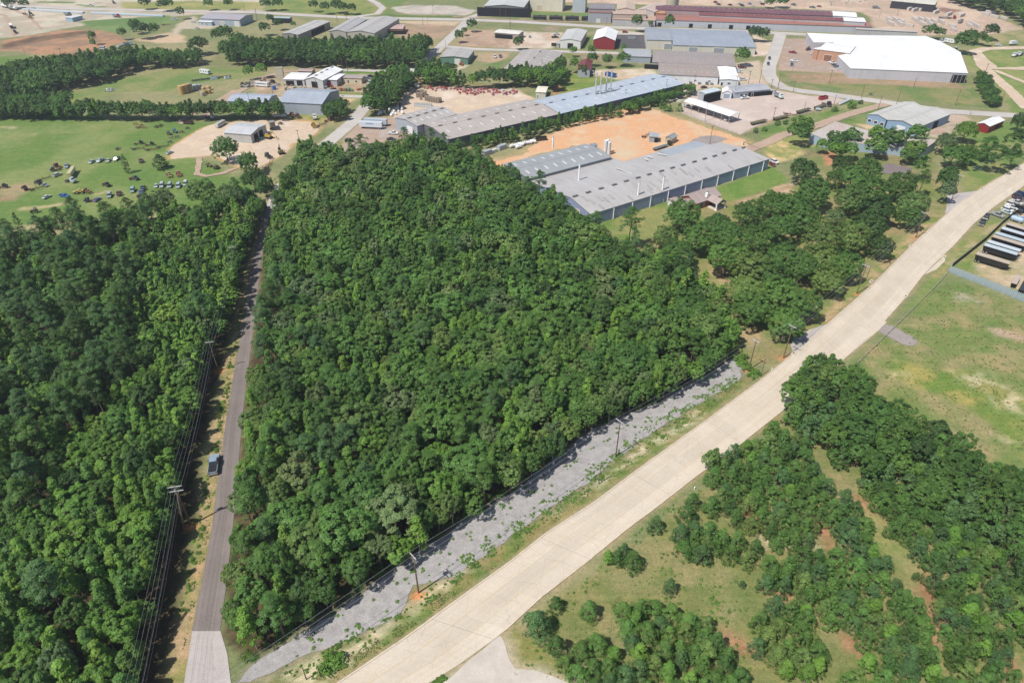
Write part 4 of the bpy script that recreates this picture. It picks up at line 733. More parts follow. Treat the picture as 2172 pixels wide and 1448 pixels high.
for x, y, r, h, k, t in ((1442, 226, 2.0, 5, 'pine', 'mid green'), (1405, 222, 2, 4, 'bush', 'mid green'), (1417, 226, 2.4, 5, 'bush', 'mid green'), (1650, 258, 1.8, 3.5, 'bush', 'mid green'), (1667, 256, 1.6, 3.5, 'bush', 'mid green'), (1685, 250, 1.6, 3, 'bush', 'mid green'), (1700, 246, 1.6, 3.5, 'bush', 'mid green'), (1623, 271, 1.5, 3, 'bush', 'bright green'), (1604, 274, 1.6, 3.5, 'bush', 'mid green'), (1772, 228, 1.9, 4, 'bush', 'mid green'), (1808, 218, 2.6, 5.5, 'bush', 'mid green'), (1826, 214, 1.6, 3.5, 'bush', 'deep green'), (1848, 198, 1.2, 2, 'bush', 'bright green')):
    TP(k, x, y, r, h, t, 'truck lot fence line')
for x, y, r in ((1563, 757, 2.2), (1575, 765, 2), (1587, 778, 1.8), (1600, 790, 2.2), (1578, 752, 1.5), (700, 1402, 2.0), (716, 1394, 1.8), (690, 1412, 1.6)):
    TP('bush', x, y, r, 2.2, 'bright green', 'left road verge', '', .5)
# ---- build: closest 300 of each kind as things, the rest as one mass
def cam_d(t): return math.hypot(t[1], t[2])
GRP = {'broad': 'broadleaf trees', 'oak': 'spreading oaks', 'gum': 'slender young trees', 'pine': 'bushy young pines', 'tall': 'tall pines', 'cedar': 'cedars', 'bush': 'leafy bushes'}
def visible(t):
    q = Q((t[1], t[2], t[3] * .6)); mgn = 90 if t[2] < 250 else 30; return -mgn < q[0] < 2172 + mgn and -45 < q[1] < 1448 + 110
print('trees', {k: len([t for t in TREES if t[0] == k and visible(t)]) for k in NVAR})
rg = random.Random(12); MASS = []
for kind in NVAR:
    L = sorted([t for t in TREES if t[0] == kind and visible(t)], key=cam_d); name, cat, word = NAMES[kind]
    for i, (k, x, y, h, r, tone, zone, note) in enumerate(L):
        H0, R0 = TREEREF[k]; v = rg.randrange(NVAR[k]); base = TONES[tone]; j = rg.uniform(.88, 1.14); hj = rg.uniform(-.06, .06)
        colr = (base[0] * j * (1 + hj), base[1] * j, base[2] * j * (1 - hj)); rz = rg.uniform(0, 6.28); sx = r / R0; sz = h / H0
        if i >= 298: MASS.append((k, v, x, y, sx, sz, rz, colr)); continue
        e = empty(name, (x, y, 0), rz); e.scale = (sx, sx, sz)
        size = 'small' if r < R0 * .78 else ('large' if r > R0 * 1.12 else 'medium')
        e['_b'] = (f'{size} {tone} {word}', zone, note, kind); tag(e, None, cat, f'{GRP[kind]}: {zone}')
        c = bpy.data.objects.new('crown', TM[k, v][0]); COL.objects.link(c); c.parent = e; c.color = (*colr, 1)
        t_ = bpy.data.objects.new('trunk', TM[k, v][1]); COL.objects.link(t_); t_.parent = e
print('mass', len(MASS))
if MASS:
    Vs, Is, Ts, off = [], [], [], 0; cache = {}
    for k, v, x, y, sx, sz, rz, colr in MASS:
        if (k, v) not in cache: cache[k, v] = crown(k, 11 + v * 7, .3)[:3]
        V, idx, tint = cache[k, v]; c, s = math.cos(rz), math.sin(rz)
        W = np.stack([(V[:, 0] * c - V[:, 1] * s) * sx + x, (V[:, 0] * s + V[:, 1] * c) * sx + y, V[:, 2] * sz], 1).astype(np.float32)
        Vs.append(W); Is.append(idx + off); off += len(V); Ts.append((tint * np.array(colr)[None]).astype(np.float32))
    I = np.concatenate(Is); me = np_mesh('far_trees', np.concatenate(Vs), len(I), I, LEAFA, np.concatenate(Ts), False); print('mass quads', len(I)); del Vs, Is, Ts, I, cache
    o = bpy.data.objects.new('far_trees', me); COL.objects.link(o); tag(o, 'the remaining dense broadleaf trees filling the far parts of the woods', 'woods', None, 'stuff')
# weeds along the verges and tufts on the gravel: one mass nobody could count
def weeds(name, label, specs, seed, size=(.07, .15)):
    rng = np.random.default_rng(seed); rp = random.Random(seed); C, N, Sz, Tt = [], [], [], []
    for pts, count, rad, tones in specs:
        pts = [(p.x, p.y) for p in pts]; x0, x1 = min(p[0] for p in pts), max(p[0] for p in pts); y0, y1 = min(p[1] for p in pts), max(p[1] for p in pts); k = 0; tries = 0
        while k < count and tries < count * 60:
            tries += 1; x, y = rp.uniform(x0, x1), rp.uniform(y0, y1)
            if not in_poly(x, y, pts) or mn.noise(Vector((x / 3.2, y / 3.2, 1))) < .05 and rp.random() < .9: continue
            k += 1; r = rad * rp.uniform(.5, 1.5); n = int(90 * r / .5) + 8; d = unit(rng.normal(size=(n, 3))); d[:, 2] = abs(d[:, 2])
            C.append(np.array([x, y, 0.03]) + d * rng.uniform(.2, 1, (n, 1)) * np.array([r, r, r * .8])); N.append(unit(d + rng.normal(size=(n, 3)) * .5 + [0, 0, .5])); Sz.append(rng.uniform(*size, n))
            t = np.array(TONES[rp.choice(tones)]); Tt.append(np.repeat((t[None] * rng.uniform(.8, 1.25, (n, 1))), 4, 0))
    V, idx = leaf_quads(np.concatenate(C), np.concatenate(N), np.concatenate(Sz), rng, .5)
    me = np_mesh(name, V, len(idx), idx, LEAFA, np.concatenate(Tt), False); o = bpy.data.objects.new(name, me); COL.objects.link(o); tag(o, label, 'weeds', None, 'stuff')
TONES['dry straw'] = (.34, .29, .17); TONES['tan weed'] = (.24, .22, .11)
VG = ['mid green', 'bright green', 'olive green', 'yellow-green']
weeds('verge_weeds', 'low green weeds growing along the verges and on the gravel strip', [
    (poly('f', 600, 1430, 774, 1330, 866, 1290, 950, 1200, 1040, 1140, 1150, 1062, 1250, 1000, 1370, 905, 1460, 850, 1555, 795, 1570, 810, 1480, 880, 1300, 1000, 1170, 1100, 1060, 1170, 980, 1230, 880, 1300, 760, 1380, 660, 1440), 1300, .26, VG),
    (poly('f', 540, 1420, 700, 1306, 891, 1170, 1105, 1035, 1236, 925, 1381, 862, 1552, 765, 1560, 800, 1380, 910, 1160, 1080, 960, 1215, 774, 1330, 620, 1410), 170, .38, VG),
    (poly('f', 380, 1300, 420, 1100, 450, 960, 480, 800, 510, 650, 520, 650, 500, 760, 470, 900, 440, 1090, 400, 1300), 150, .5, VG),
    (poly('f', 520, 1410, 700, 1290, 900, 1160, 1105, 1030, 1236, 920, 1381, 855, 1512, 786, 1500, 775, 1380, 840, 1236, 905, 1100, 1010, 900, 1140, 700, 1270, 510, 1390), 260, .8, ['mid green', 'deep green', 'olive green']),
    (poly('f', 1090, 1420, 1160, 1290, 1480, 1020, 1640, 900, 1660, 910, 1500, 1030, 1200, 1300, 1150, 1420), 120, .3, VG),
    (poly('b4', 640, 1216, 690, 1178, 640, 1170, 600, 1200, 560, 1250), 60, .3, VG),
    (poly('b3', 0, 300, 400, 560, 560, 800, 420, 900, 560, 1240, 700, 1260, 300, 1260, 0, 700), 120, .3, VG)], 77)
weeds('grass_tufts', 'straw and olive grass tufts scattered over the plantation floor, verges and field', [
    (poly('f', 1080, 1440, 1160, 1290, 1400, 1110, 1640, 920, 1800, 830, 2172, 1060, 2172, 1448), 2200, .15, ['olive green', 'dry straw', 'tan weed', 'mid green']),
    (poly('f', 1800, 790, 2010, 590, 2172, 650, 2172, 960, 2050, 960), 1500, .22, ['olive green', 'dry straw', 'tan weed', 'mid green']),
    (poly('f', 720, 1440, 860, 1340, 1080, 1180, 1340, 985, 1560, 830, 1580, 800, 1500, 860, 1300, 1000, 1100, 1150, 800, 1350, 640, 1440), 1300, .14, ['tan weed', 'dry straw', 'olive green', 'mid green']),
    (poly('f', 380, 1400, 420, 1200, 450, 1000, 480, 800, 520, 620, 528, 620, 500, 780, 472, 950, 440, 1150, 400, 1340), 500, .14, ['tan weed', 'dry straw', 'olive green'])], 78, (.04, .1))
def label_trees():
    """Every tree gets the label that singles it out: look, wood, part of the wood, then its place in the run of look-alikes."""
    OR = ['first', 'second', 'third', 'fourth', 'fifth', 'sixth', 'seventh', 'eighth', 'ninth', 'tenth', 'eleventh', 'twelfth', 'thirteenth', 'fourteenth']
    B = {}
    for o in THINGS:
        if '_b' not in o: continue
        b = o['_b']; q = Q(o.location); B.setdefault((b[1], b[3]), []).append((q, o))
    for (zone, kind), lst in B.items():
        qs = [q for q, _ in lst]; big = len(lst) > 16; ys_ = sorted(q[1] for q in qs)
        n = len(lst); near = ys_[int(n * .66)]; mid = ys_[int(n * .33)]; D = {}
        for q, o in lst:
            part = ''
            if big:
                row_ = [z for z in qs if (z[1] >= near) == (q[1] >= near) and (z[1] >= mid) == (q[1] >= mid)]; xs_ = sorted(z[0] for z in row_)
                lr = 'left' if q[0] < xs_[len(xs_) // 3] else ('right' if q[0] > xs_[2 * len(xs_) // 3] else 'centre')
                part = f"{'near' if q[1] >= near else ('middle' if q[1] >= mid else 'far')} {lr} of "
            D.setdefault((o['_b'][0], part, o['_b'][2]), []).append((q[0], o))
        for (look, part, note), L in D.items():
            L.sort(key=lambda t: t[0]); zz = zone if zone.split()[0] in ('trees',) else 'the ' + zone
            for i, (_, o) in enumerate(L):
                lab = f"{look}{' ' + note if note else ''}, {part}{zz}" if part else f"{look} {note + ', ' if note else ''}at {zz}"
                if len(L) > 1: lab += ', ' + f'{ordw(i + 1)} from left'
                if len(lab.split()) > 16: lab = lab.split(' ', 1)[1] if lab.split()[0] in ('small', 'medium', 'large') else lab
                if len(lab.split()) > 16: lab = lab.replace('the concrete', 'concrete').replace(' trees', '').replace('the ', '', 1)
                o['label'] = lab
            # the ordinal counts the look-alikes of that part of the wood
        for q, o in lst: del o['_b']
# ================================================================ BUILDINGS
def metalmat(name, panel=.9, rib=.35, amp=.05, rough=.5):
    m, n, b, o = newmat(name); oi = n.nodes.new('ShaderNodeObjectInfo'); uvn = n.nodes.new('ShaderNodeTexCoord').outputs['UV']
    sx = n.nodes.new('ShaderNodeSeparateXYZ'); n.links.new(uvn, sx.inputs[0]); U, V = sx.outputs[0], sx.outputs[1]
    wn = n.nodes.new('ShaderNodeTexWhiteNoise'); wn.noise_dimensions = '2D'; cb = n.nodes.new('ShaderNodeCombineXYZ')
    n.links.new(mathn(n, 'FLOOR', mathn(n, 'DIVIDE', U, panel)), cb.inputs[0]); n.links.new(mathn(n, 'FLOOR', mathn(n, 'DIVIDE', V, 5.5)), cb.inputs[1]); n.links.new(cb.outputs[0], wn.inputs['Vector'])
    col = mix(n, 1, oi.outputs['Color'], ramp(n, wn.outputs[0], [(0, (1 - amp,) * 3), (1, (1 + amp,) * 3)]).outputs[0], 'MULTIPLY')
    mp = n.nodes.new('ShaderNodeMapping'); mp.inputs['Scale'].default_value = (1.4, .10, 1); n.links.new(uvn, mp.inputs[0]); st = tex_noise(n, .8, 6, .7, mp.outputs[0])
    col = mix(n, 1, col, ramp(n, st.outputs[0], [(.3, (.90,) * 3), (.7, (1.07,) * 3)]).outputs[0], 'MULTIPLY')
    bg_ = tex_noise(n, .06, 5, .6, uvn); col = mix(n, 1, col, ramp(n, bg_.outputs[0], [(.35, (.93, .92, .91)), (.65, (1.05, 1.05, 1.05))]).outputs[0], 'MULTIPLY')
    rs = ramp(n, mix(n, .5, st.outputs[0], bg_.outputs[0]), [(.44, (0,) * 3), (.58, (1,) * 3)]).outputs[0]; sp = n.nodes.new('ShaderNodeSeparateColor'); n.links.new(rs, sp.inputs[0])
    al = mathn(n, 'SUBTRACT', 1.0, oi.outputs['Alpha']); col = mix(n, mathn(n, 'MULTIPLY', sp.outputs[0], al), col, (.30, .15, .10))
    n.links.new(col, b.inputs['Base Color']); b.inputs['Roughness'].default_value = rough; b.inputs['Specular IOR Level'].default_value = .35
    w_ = mathn(n, 'SINE', mathn(n, 'MULTIPLY', U, 2 * math.pi / rib)); bump(n, b, w_, .35, .04); return m
M_ROOF = metalmat('sheet_metal_roof', .95, .5, .045, .45); M_WALL = metalmat('sheet_metal_wall', 1.1, .4, .02, .6)
M_SHINGLE = metalmat('shingle_roof', .33, 9, .08, .9)
M_SKY = matte('skylight_panel', (.52, .52, .51), .4, .06, .5); M_DARKO = matte('painted_interior_shade', (.012, .012, .014), .9, .3); M_TRIMW = matte('white_trim', (.78, .78, .76), .5, .04)
M_PAINT = objcol('paint', .4, .12); M_DULL = objcol('weathered_paint', .8, .3); M_GLASS = matte('window_glass', (.03, .04, .05), .12, .1, 1, 0, .6); M_STEEL = matte('galvanised_steel', (.42, .43, .44), .45, .12, 1, .6)
M_RUSTST = matte('rusty_steel', (.16, .07, .045), .8, .4, 2); M_CHROME = matte('stack_metal', (.62, .63, .65), .3, .08, 1, .5)
def uvmesh(name, quads, mat, parent=None, col=None, rust=0.0):
    """quads: list of (points, uvs)"""
    V, F, UVs = [], [], []
    for pts, uv in quads:
        k = len(V); V += [tuple(p) for p in pts]; F.append(tuple(range(k, k + len(pts)))); UVs += uv
    me = bpy.data.meshes.new(name); me.from_pydata(V, [], F); ul = me.uv_layers.new(name='UVMap')
    for lp in me.loops: ul.data[lp.index].uv = UVs[lp.vertex_index]
    me.materials.append(mat); me.update(); o = bpy.data.objects.new(name, me); COL.objects.link(o); o.parent = parent
    if col: o.color = (*col[:3], 1 - rust)
    return o
def slab(quad, th=.14):        # a roof slope as a closed slab: quad = 4 top points with uv
    pts, uv = quad; dn = Vector((0, 0, -th)); out = [(pts, uv), ([p + dn for p in pts][::-1], uv[::-1])]
    for i in range(4):
        j = (i + 1) % 4; out.append(([pts[i], pts[i] + dn, pts[j] + dn, pts[j]], [uv[i], uv[i], uv[j], uv[j]]))
    return out
def C3(c): return lin(*c, AK)
def frame_of(A, B, C, h):
    a, b, c = Z(*A, h), Z(*B, h), Z(*C, h); u = (b - a); L = u.length; u.normalize(); v = Vector((-u.y, u.x, 0)); W = (c - a).dot(v)
    if W < 0: W = -W
    return a, u, v if (c - a).dot(v) > 0 else -v, L, W
ALLSHED = {}
def shed(name, label, A, B, C, h, rise, rc, wc, ridge='u', rust=0, sky=None, vents=0, ops=(), over=.35, walls=True, posts=0, cat='building', rmat=None, wrust=0, group=None, half=False, base=False, depth=None, wall_top=None, trim=True):
    hh = 0 if base else h; a, u, v, L, W = frame_of(A, B, C, hh)
    if depth: W = depth
    ctr = a + u * (L / 2) + v * (W / 2); flip = v.dot(Vector((-u.y, u.x, 0))) < 0
    e = empty(name, (ctr.x, ctr.y, 0), math.atan2(u.y, u.x), label, cat, group); sg = -1 if flip else 1
    hx, hy = L / 2, W / 2; rc_, wc_ = C3(rc), C3(wc)
    V3 = lambda x, y, z: Vector((x, y * sg, z))
    def F(pts): return pts if sg > 0 else pts[::-1]
    if walls:
        ix, iy = hx - over, hy - over; q = []; ht = h - .05
        rz_u = lambda y: ht + (rise * (1 - abs(y) / hy)) if ridge == 'u' else ht
        def wq(p, r, gable):
            (x0, y0), (x1, y1) = p, r; Ls = math.hypot(x1 - x0, y1 - y0)
            if gable:
                mx, my = (x0 + x1) / 2, (y0 + y1) / 2; pk = ht + rise * .985 - .03
                pts = [V3(x0, y0, -.3), V3(x1, y1, -.3), V3(x1, y1, ht), V3(mx, my, pk), V3(x0, y0, ht)]; uv = [(0, 0), (Ls, 0), (Ls, ht), (Ls / 2, pk), (0, ht)]
            else: pts = [V3(x0, y0, -.3), V3(x1, y1, -.3), V3(x1, y1, ht), V3(x0, y0, ht)]; uv = [(0, 0), (Ls, 0), (Ls, ht), (0, ht)]
            if sg < 0: pts = pts[::-1]; uv = uv[::-1]
            q.append((pts, uv))
        cs = [(-ix, -iy), (ix, -iy), (ix, iy), (-ix, iy)]
        for i in range(4): wq(cs[i], cs[(i + 1) % 4], rise > 0 and ((ridge == 'u' and i in (1, 3)) or (ridge == 'v' and i in (0, 2))))
        uvmesh('wall', q, M_WALL, e, wc_, wrust)
    if posts:
        mb = MB()
        for yy in (-hy + .6, hy - .6):
            for i in range(posts + 1):
                x = -hx + .5 + (L - 1) * i / posts; b_ = MB(); b_.box((0, 0, h / 2), (.22, .22, h)); pst = b_.build('post', M_STEEL, e); pst.location = (x, yy, 0)
    q = []
    if ridge == 'u':
        sl = math.hypot(hy, rise)
        if rise > 0:
            for s in (-1, 1):
                pts = [V3(-hx, s * hy, h), V3(hx, s * hy, h), V3(hx, 0, h + rise), V3(-hx, 0, h + rise)]; uv = [(0, 0), (L, 0), (L, sl), (0, sl)]
                if s * sg > 0: pts = pts[::-1]; uv = uv[::-1]
                q += slab((pts, uv))
        else: q += slab((F([V3(-hx, -hy, h), V3(hx, -hy, h), V3(hx, hy, h), V3(-hx, hy, h)]), [(0, 0), (L, 0), (L, W), (0, W)]))
    elif ridge == 'v':
        sl = math.hypot(hx, rise)
        for s in (-1, 1):
            pts = [V3(s * hx, -hy, h), V3(s * hx, hy, h), V3(0, hy, h + rise), V3(0, -hy, h + rise)]; uv = [(0, 0), (W, 0), (W, sl), (0, sl)]
            if s * sg < 0: pts = pts[::-1]; uv = uv[::-1]
            q += slab((pts, uv))
    uvmesh('roof', q, rmat or M_ROOF, e, rc_, rust)
    if rise > 0:
        b_ = MB(); b_.box((0, 0, h + rise + .03), (L if ridge == 'u' else .5, .5 if ridge == 'u' else W, .1)); b_.build('ridge_cap', M_DULL, e, tuple(min(1, c * 1.12) for c in rc_))
    def zroof(x, y): return h + (rise * (1 - abs(y) / hy) if ridge == 'u' else rise * (1 - abs(x) / hx)) if rise > 0 else h
    if sky:
        nu, nv, sw, sln = sky; m_ = None
        for j in range(nv):
            t = (j + .5) / nv * 2 - 1
            for i in range(nu):
                k = (i + .5) / nu * 2 - 1
                if ridge == 'u': x, y = k * hx * .96, t * hy * .98; dx, dy = sw, sln; tilt = -math.copysign(math.atan2(rise, hy), y) * 1; rot = (tilt * -1, 0, 0)
                else: x, y = t * hx * .98, k * hy * .96; dx, dy = sln, sw; tilt = math.atan2(rise, hx) * math.copysign(1, x); rot = (0, tilt, 0)
                if m_ is None: b_ = MB(); b_.box((0, 0, 0), (dx, dy, .07)); o = b_.build('skylight', M_SKY, e); m_ = o.data
                else: o = bpy.data.objects.new('skylight', m_); COL.objects.link(o); o.parent = e
                yy = y * 1; zz = zroof(x, y) + .05; o.location = (x, yy, zz)
                if ridge == 'u': o.rotation_euler = (-math.copysign(math.atan2(rise, hy), y) if rise else 0, 0, 0)
                else: o.rotation_euler = (0, math.copysign(math.atan2(rise, hx), x) if rise else 0, 0)
    for i in range(vents):
        k = (i + .5) / vents * 2 - 1; b_ = MB(); b_.box((0, 0, .2), (2.2, .7, .35)); b_.box((0, 0, .42), (2.4, .9, .06)); o = b_.build('ridge_vent', M_DULL, e, tuple(c * .68 for c in rc_))
        o.location = (k * hx, 0, h + rise) if ridge == 'u' else (0, k * hy, h + rise); 
        if ridge == 'v': o.rotation_euler = (0, 0, math.pi / 2)
    for side, f, wd, z0, z1, kind, colr in ops:      # doors, windows and dark doorway slabs, a little proud of the wall
        b_ = MB(); d = .1
        nm = kind; ll = (z1 - z0)
        if side in 'sn': b_.box((0, 0, 0), (wd, d, ll)); x, y = (-1 + 2 * f) * hx, (-1 if side == 's' else 1) * (hy - over + .03) * sg
        else: b_.box((0, 0, 0), (d, wd, ll)); x, y = (-1 if side == 'w' else 1) * (hx - over + .03), (-1 + 2 * f) * hy * sg
        mat_ = M_DARKO if kind == 'doorway' else (M_GLASS if kind == 'window' else M_PAINT)  # a doorway is a near-black slab, the shade inside painted on
        o = b_.build(nm, mat_, e, C3(colr) if colr else None); o.location = (x, y, (z0 + z1) / 2)
        if kind in ('window', 'door'):
            b2 = MB(); t = .14
            if side in 'sn':
                for c_, s_ in (((0, 0, ll / 2 + t / 2), (wd + 2 * t, d + .06, t)), ((0, 0, -ll / 2 - t / 2), (wd + 2 * t, d + .06, t)), ((wd / 2 + t / 2, 0, 0), (t, d + .06, ll)), ((-wd / 2 - t / 2, 0, 0), (t, d + .06, ll))): b2.box(c_, s_)
            else:
                for c_, s_ in (((0, 0, ll / 2 + t / 2), (d + .06, wd + 2 * t, t)), ((0, 0, -ll / 2 - t / 2), (d + .06, wd + 2 * t, t)), ((0, wd / 2 + t / 2, 0), (d + .06, t, ll)), ((0, -wd / 2 - t / 2, 0), (d + .06, t, ll))): b2.box(c_, s_)
            b2.build('frame', M_TRIMW, o)
    ALLSHED[label] = (e, u, v, L, W); return e
def hitplane(z, x, y, pl):
    X, Y = px(z, x, y); d = ray(X, Y); n, p0 = pl; t = (p0 - Vector(CAM)).dot(n) / Vector(d).dot(n); return Vector(CAM) + Vector(d) * t
def facets(name, label, fl, rc, wc, ax, rust=0, cat='building', wrust=0, extra=None):
    """fl: list of (zoomframe, [(x,y,h)...3 for the plane, then (x,y)...]) ; ax = two first points give the ridge direction"""
    polys = []
    for z, pts in fl:
        k = [Z(z, p[0], p[1], p[2]) for p in pts if len(p) == 3][:3]; n = (k[1] - k[0]).cross(k[2] - k[0]).normalized()
        polys.append([Z(z, *p) if len(p) == 3 else hitplane(z, p[0], p[1], (n, k[0])) for p in pts])
    ctr = sum((p for pl in polys for p in pl), Vector()) / sum(len(p) for p in polys); ctr.z = 0
    u = (polys[0][1] - polys[0][0]); u.z = 0; u.normalize(); ang = math.atan2(u.y, u.x); v = Vector((-u.y, u.x, 0))
    e = empty(name, ctr, ang, label, cat); loc = lambda p: Vector(((p - ctr).dot(u), (p - ctr).dot(v), p.z))
    q, wq = [], []; edges = {}
    for pl in polys:
        L = [loc(p) for p in pl]; nn = (L[1] - L[0]).cross(L[2] - L[1])
        if nn.z < 0: L = L[::-1]
        q.append((L, [(p.x, p.y) for p in L])); q.append(([p - Vector((0, 0, .15)) for p in L][::-1], [(p.x, p.y) for p in L][::-1]))
        for i in range(len(L)):
            a, b = L[i], L[(i + 1) % len(L)]; edges.setdefault(frozenset(((round(a.x, 0), round(a.y, 0)), (round(b.x, 0), round(b.y, 0)))), []).append((a, b))
    for es in edges.values():
        if len(es) > 1: continue
        a, b = es[0]; Ls = (b - a).xy.length; q.append(([a, a - Vector((0, 0, .15)), b - Vector((0, 0, .15)), b], [(a.x, a.y)] * 2 + [(b.x, b.y)] * 2))
        ia = Vector((a.x * .995, a.y * .995, a.z - .1)); ib = Vector((b.x * .995, b.y * .995, b.z - .1))
        wq.append(([Vector((ia.x, ia.y, -.3)), Vector((ib.x, ib.y, -.3)), ib, ia], [(0, 0), (Ls, 0), (Ls, ib.z), (0, ia.z)]))
    uvmesh('wall', wq, M_WALL, e, C3(wc), wrust); uvmesh('roof', q, M_ROOF, e, C3(rc), rust); e['_u'] = 0; del e['_u']
    return e, loc, polys
GR, GR2, BLU, TANR, WH = (190, 187, 185), (160, 164, 166), (188, 198, 210), (190, 181, 174), (250, 250, 250)
WBL, WGY, CRM = (158, 172, 206), (176, 184, 194), (226, 220, 208)
# --- the near factory
fe, floc, fpol = facets('grey_factory', 'huge low grey metal factory with a long ridge, beside the tree-filled wood and clay lot',
    [('a7', [(785, 790, 5), (1965, 425, 5), (1797, 352, 7.4), (655, 680)]), ('a7', [(655, 680, 7.4), (1797, 352, 7.4), (375, 568, 5.2), (930, 418), (1000, 442), (1225, 378), (1300, 405), (1565, 330), (1640, 316)][0:2] + [(1640, 316), (1565, 330), (1300, 405), (1225, 378), (1000, 442), (930, 418), (375, 568, 5.2)])], GR, WBL, None)
def child_at(e, locf, name, w, mb, mat, col=None, rz=0):
    o = mb.build(name, mat, e, col); l = locf(w); o.location = l; o.rotation_euler = (0, 0, rz); return o
for x, y in ((682, 672), (768, 647), (852, 622), (940, 597), (1018, 573), (1096, 551), (1170, 529), (1250, 507), (1322, 486), (1392, 467), (1466, 446), (1534, 426), (1600, 408), (1662, 389), (1730, 370), (1790, 353)):
    b_ = MB(); b_.box((0, 0, .22), (2.3, .6, .35)); b_.box((0, 0, .42), (2.5, .9, .06)); child_at(fe, floc, 'ridge_vent', Z('a7', x, y, 7.5), b_, M_DULL, C3((132, 132, 134)))
A_, B_ = Z('a7', 785, 790, 5), Z('a7', 1965, 425, 5); la, lb = floc(A_), floc(B_); fl_ = lb.x - la.x
for i in range(11):      # wall columns along the front
    b_ = MB(); b_.box((0, 0, 2.3), (.2, .3, 4.6)); o = b_.build('column', M_TRIMW, fe); o.location = (la.x + fl_ * (i + .2) / 10.6, la.y - .1, 0)
for x, y, wv in ((1118, 0, 0),): pass
for (zx, zy, wd, ht) in ((565, 730, 5, 4), (705, 800, 6.5, 4.2)):      # white roller doors in the left gable
    p = Z('a7', zx, zy, 0); l = floc(p); b_ = MB(); b_.box((0, 0, ht / 2), (.12, wd, ht)); o = b_.build('roller_door', M_PAINT, fe, C3((222, 214, 200))); c1, c2 = floc(fpol[0][0]), floc(fpol[1][-1]); o.location = (c1.x + .02 - .1, l.y, 0)
for x, y, x2, y2 in ((950, 488, 1105, 545), (795, 604, 845, 622), (1140, 425, 1160, 440), (1155, 410, 1190, 420), (1225, 392, 1285, 405)):     # pale patches and translucent sheets
    a, b = floc(Z('a7', x, y, 6.6)), floc(Z('a7', x2, y2, 6.6)); d = b - a; b_ = MB(); b_.box((0, 0, 0), (d.xy.length, .7, .08)); o = b_.build('roof_sheet', M_SKY, fe); o.location = (a + b) / 2 + Vector((0, 0, .28)); o.rotation_euler = (0, 0, math.atan2(d.y, d.x))
for i in range(26):
    t = random.random(); s = random.random(); p0 = fpol[0][0].lerp(fpol[0][1], t); p1 = fpol[0][3].lerp(fpol[0][2], t); p = p0.lerp(p1, .12 + .75 * s); l = floc(p); b_ = MB(); b_.box((0, 0, 0), (1.0, 3.2, .05))
    dn = (fpol[0][3] - fpol[0][0]); o = b_.build('roof_panel', M_DULL, fe, C3(random.choice(((188, 184, 182), (178, 175, 174), (192, 186, 182))))); o.location = l + Vector((0, 0, .1)); o.rotation_euler = (math.atan2(2.4, 11.5), 0, 0)
facets('roof_annex', 'smooth grey flat-roofed extension on the back of the near factory', [('a7', [(1228, 372, 5.2), (1470, 308, 5.2), (1300, 406, 5.6), (1566, 331)][0:2] + [(1566, 331), (1300, 406, 5.6)])], (172, 180, 188), WGY, None)
shed('back_factory', 'darker grey factory shed with translucent roof panels behind the near factory', ('a7', 370, 557), ('a7', 927, 412), ('a7', 190, 462), 6.6, 1.0, (164, 168, 170), (150, 156, 162), 'u', sky=(9, 2, .8, 3.2), ops=(('w', .3, 4, .2, 3.6, 'door', (200, 200, 196)),))
shed('pump_shed', 'small grey flat-roofed cabin at the corner behind the darker grey shed', ('a7', 790, 342), ('a7', 833, 338), ('a7', 770, 326), 3, .2, (150, 158, 166), WBL, 'u')
# --- the long factory across the middle
shed('long_factory', 'very long pale blue-roofed factory shed carrying four silver stacks', ('a3', 420, 937), ('a3', 1442, 690), ('a3', 110, 845), 6, 1.6, BLU, (110, 120, 134), 'u', sky=(14, 2, .7, 3), vents=11)
shed('long_factory', 'tan-roofed section of the long factory between blue and grey roofs', ('a6', 1592, 371), ('a3', 414, 938), ('a6', 1690, 158), 5.8, 1.5, TANR, (112, 116, 126), 'u', sky=(10, 2, .8, 3), vents=8)
shed('long_factory', 'grey-roofed left block of the long factory by the parked trailers', ('a6', 1336, 262), ('a6', 1668, 162), ('a6', 1180, 182), 6.2, 1.2, (188, 182, 178), WGY, 'u', sky=(6, 2, .8, 3), vents=5, ops=(('w', .35, 4, .1, 4.2, 'door', (240, 240, 240)),))
# --- sheds of the left side
shed('metal_shop', 'low silver-roofed repair shop on the sandy truck yard', ('a5', 1832, 238), ('a5', 2062, 256), ('a5', 1938, 150), 4.6, .9, (206, 208, 210), (198, 198, 192), 'u', sky=(3, 2, .6, 2), ops=(('e', .3, 3.6, .1, 3.6, 'doorway', None), ('e', .62, 3.6, .1, 3.6, 'doorway', None)))
shed('lean_to', 'small olive lean-to on the right side of the repair shop', ('a6', 120, 236), ('a6', 172, 226), ('a6', 104, 222), 3.2, 0, (160, 158, 146), (168, 162, 146))
shed('barn', 'tall blue-grey metal barn above the sandy truck yard', ('a2', 190, 840), ('a2', 555, 858), ('a2', 268, 720), 6.2, 2.6, (172, 180, 192), (176, 186, 198), 'u', sky=None, wrust=.12)
shed('arched_shed', 'low grey-blue curved-roof shed half hidden by the hedgerow', ('c4', 640, 540), ('c4', 1190, 560), ('c4', 760, 430), 3.6, 1.4, (178, 188, 202), WGY, 'u')
shed('workshop', 'tall central hall of the white-roofed machinery workshop', ('a2', 410, 650), ('a2', 560, 664), ('a2', 585, 560), 4.8, 1.7, WH, (214, 216, 218), 'v', ops=(('s', .5, 4, .1, 3.6, 'doorway', None),), vents=4)
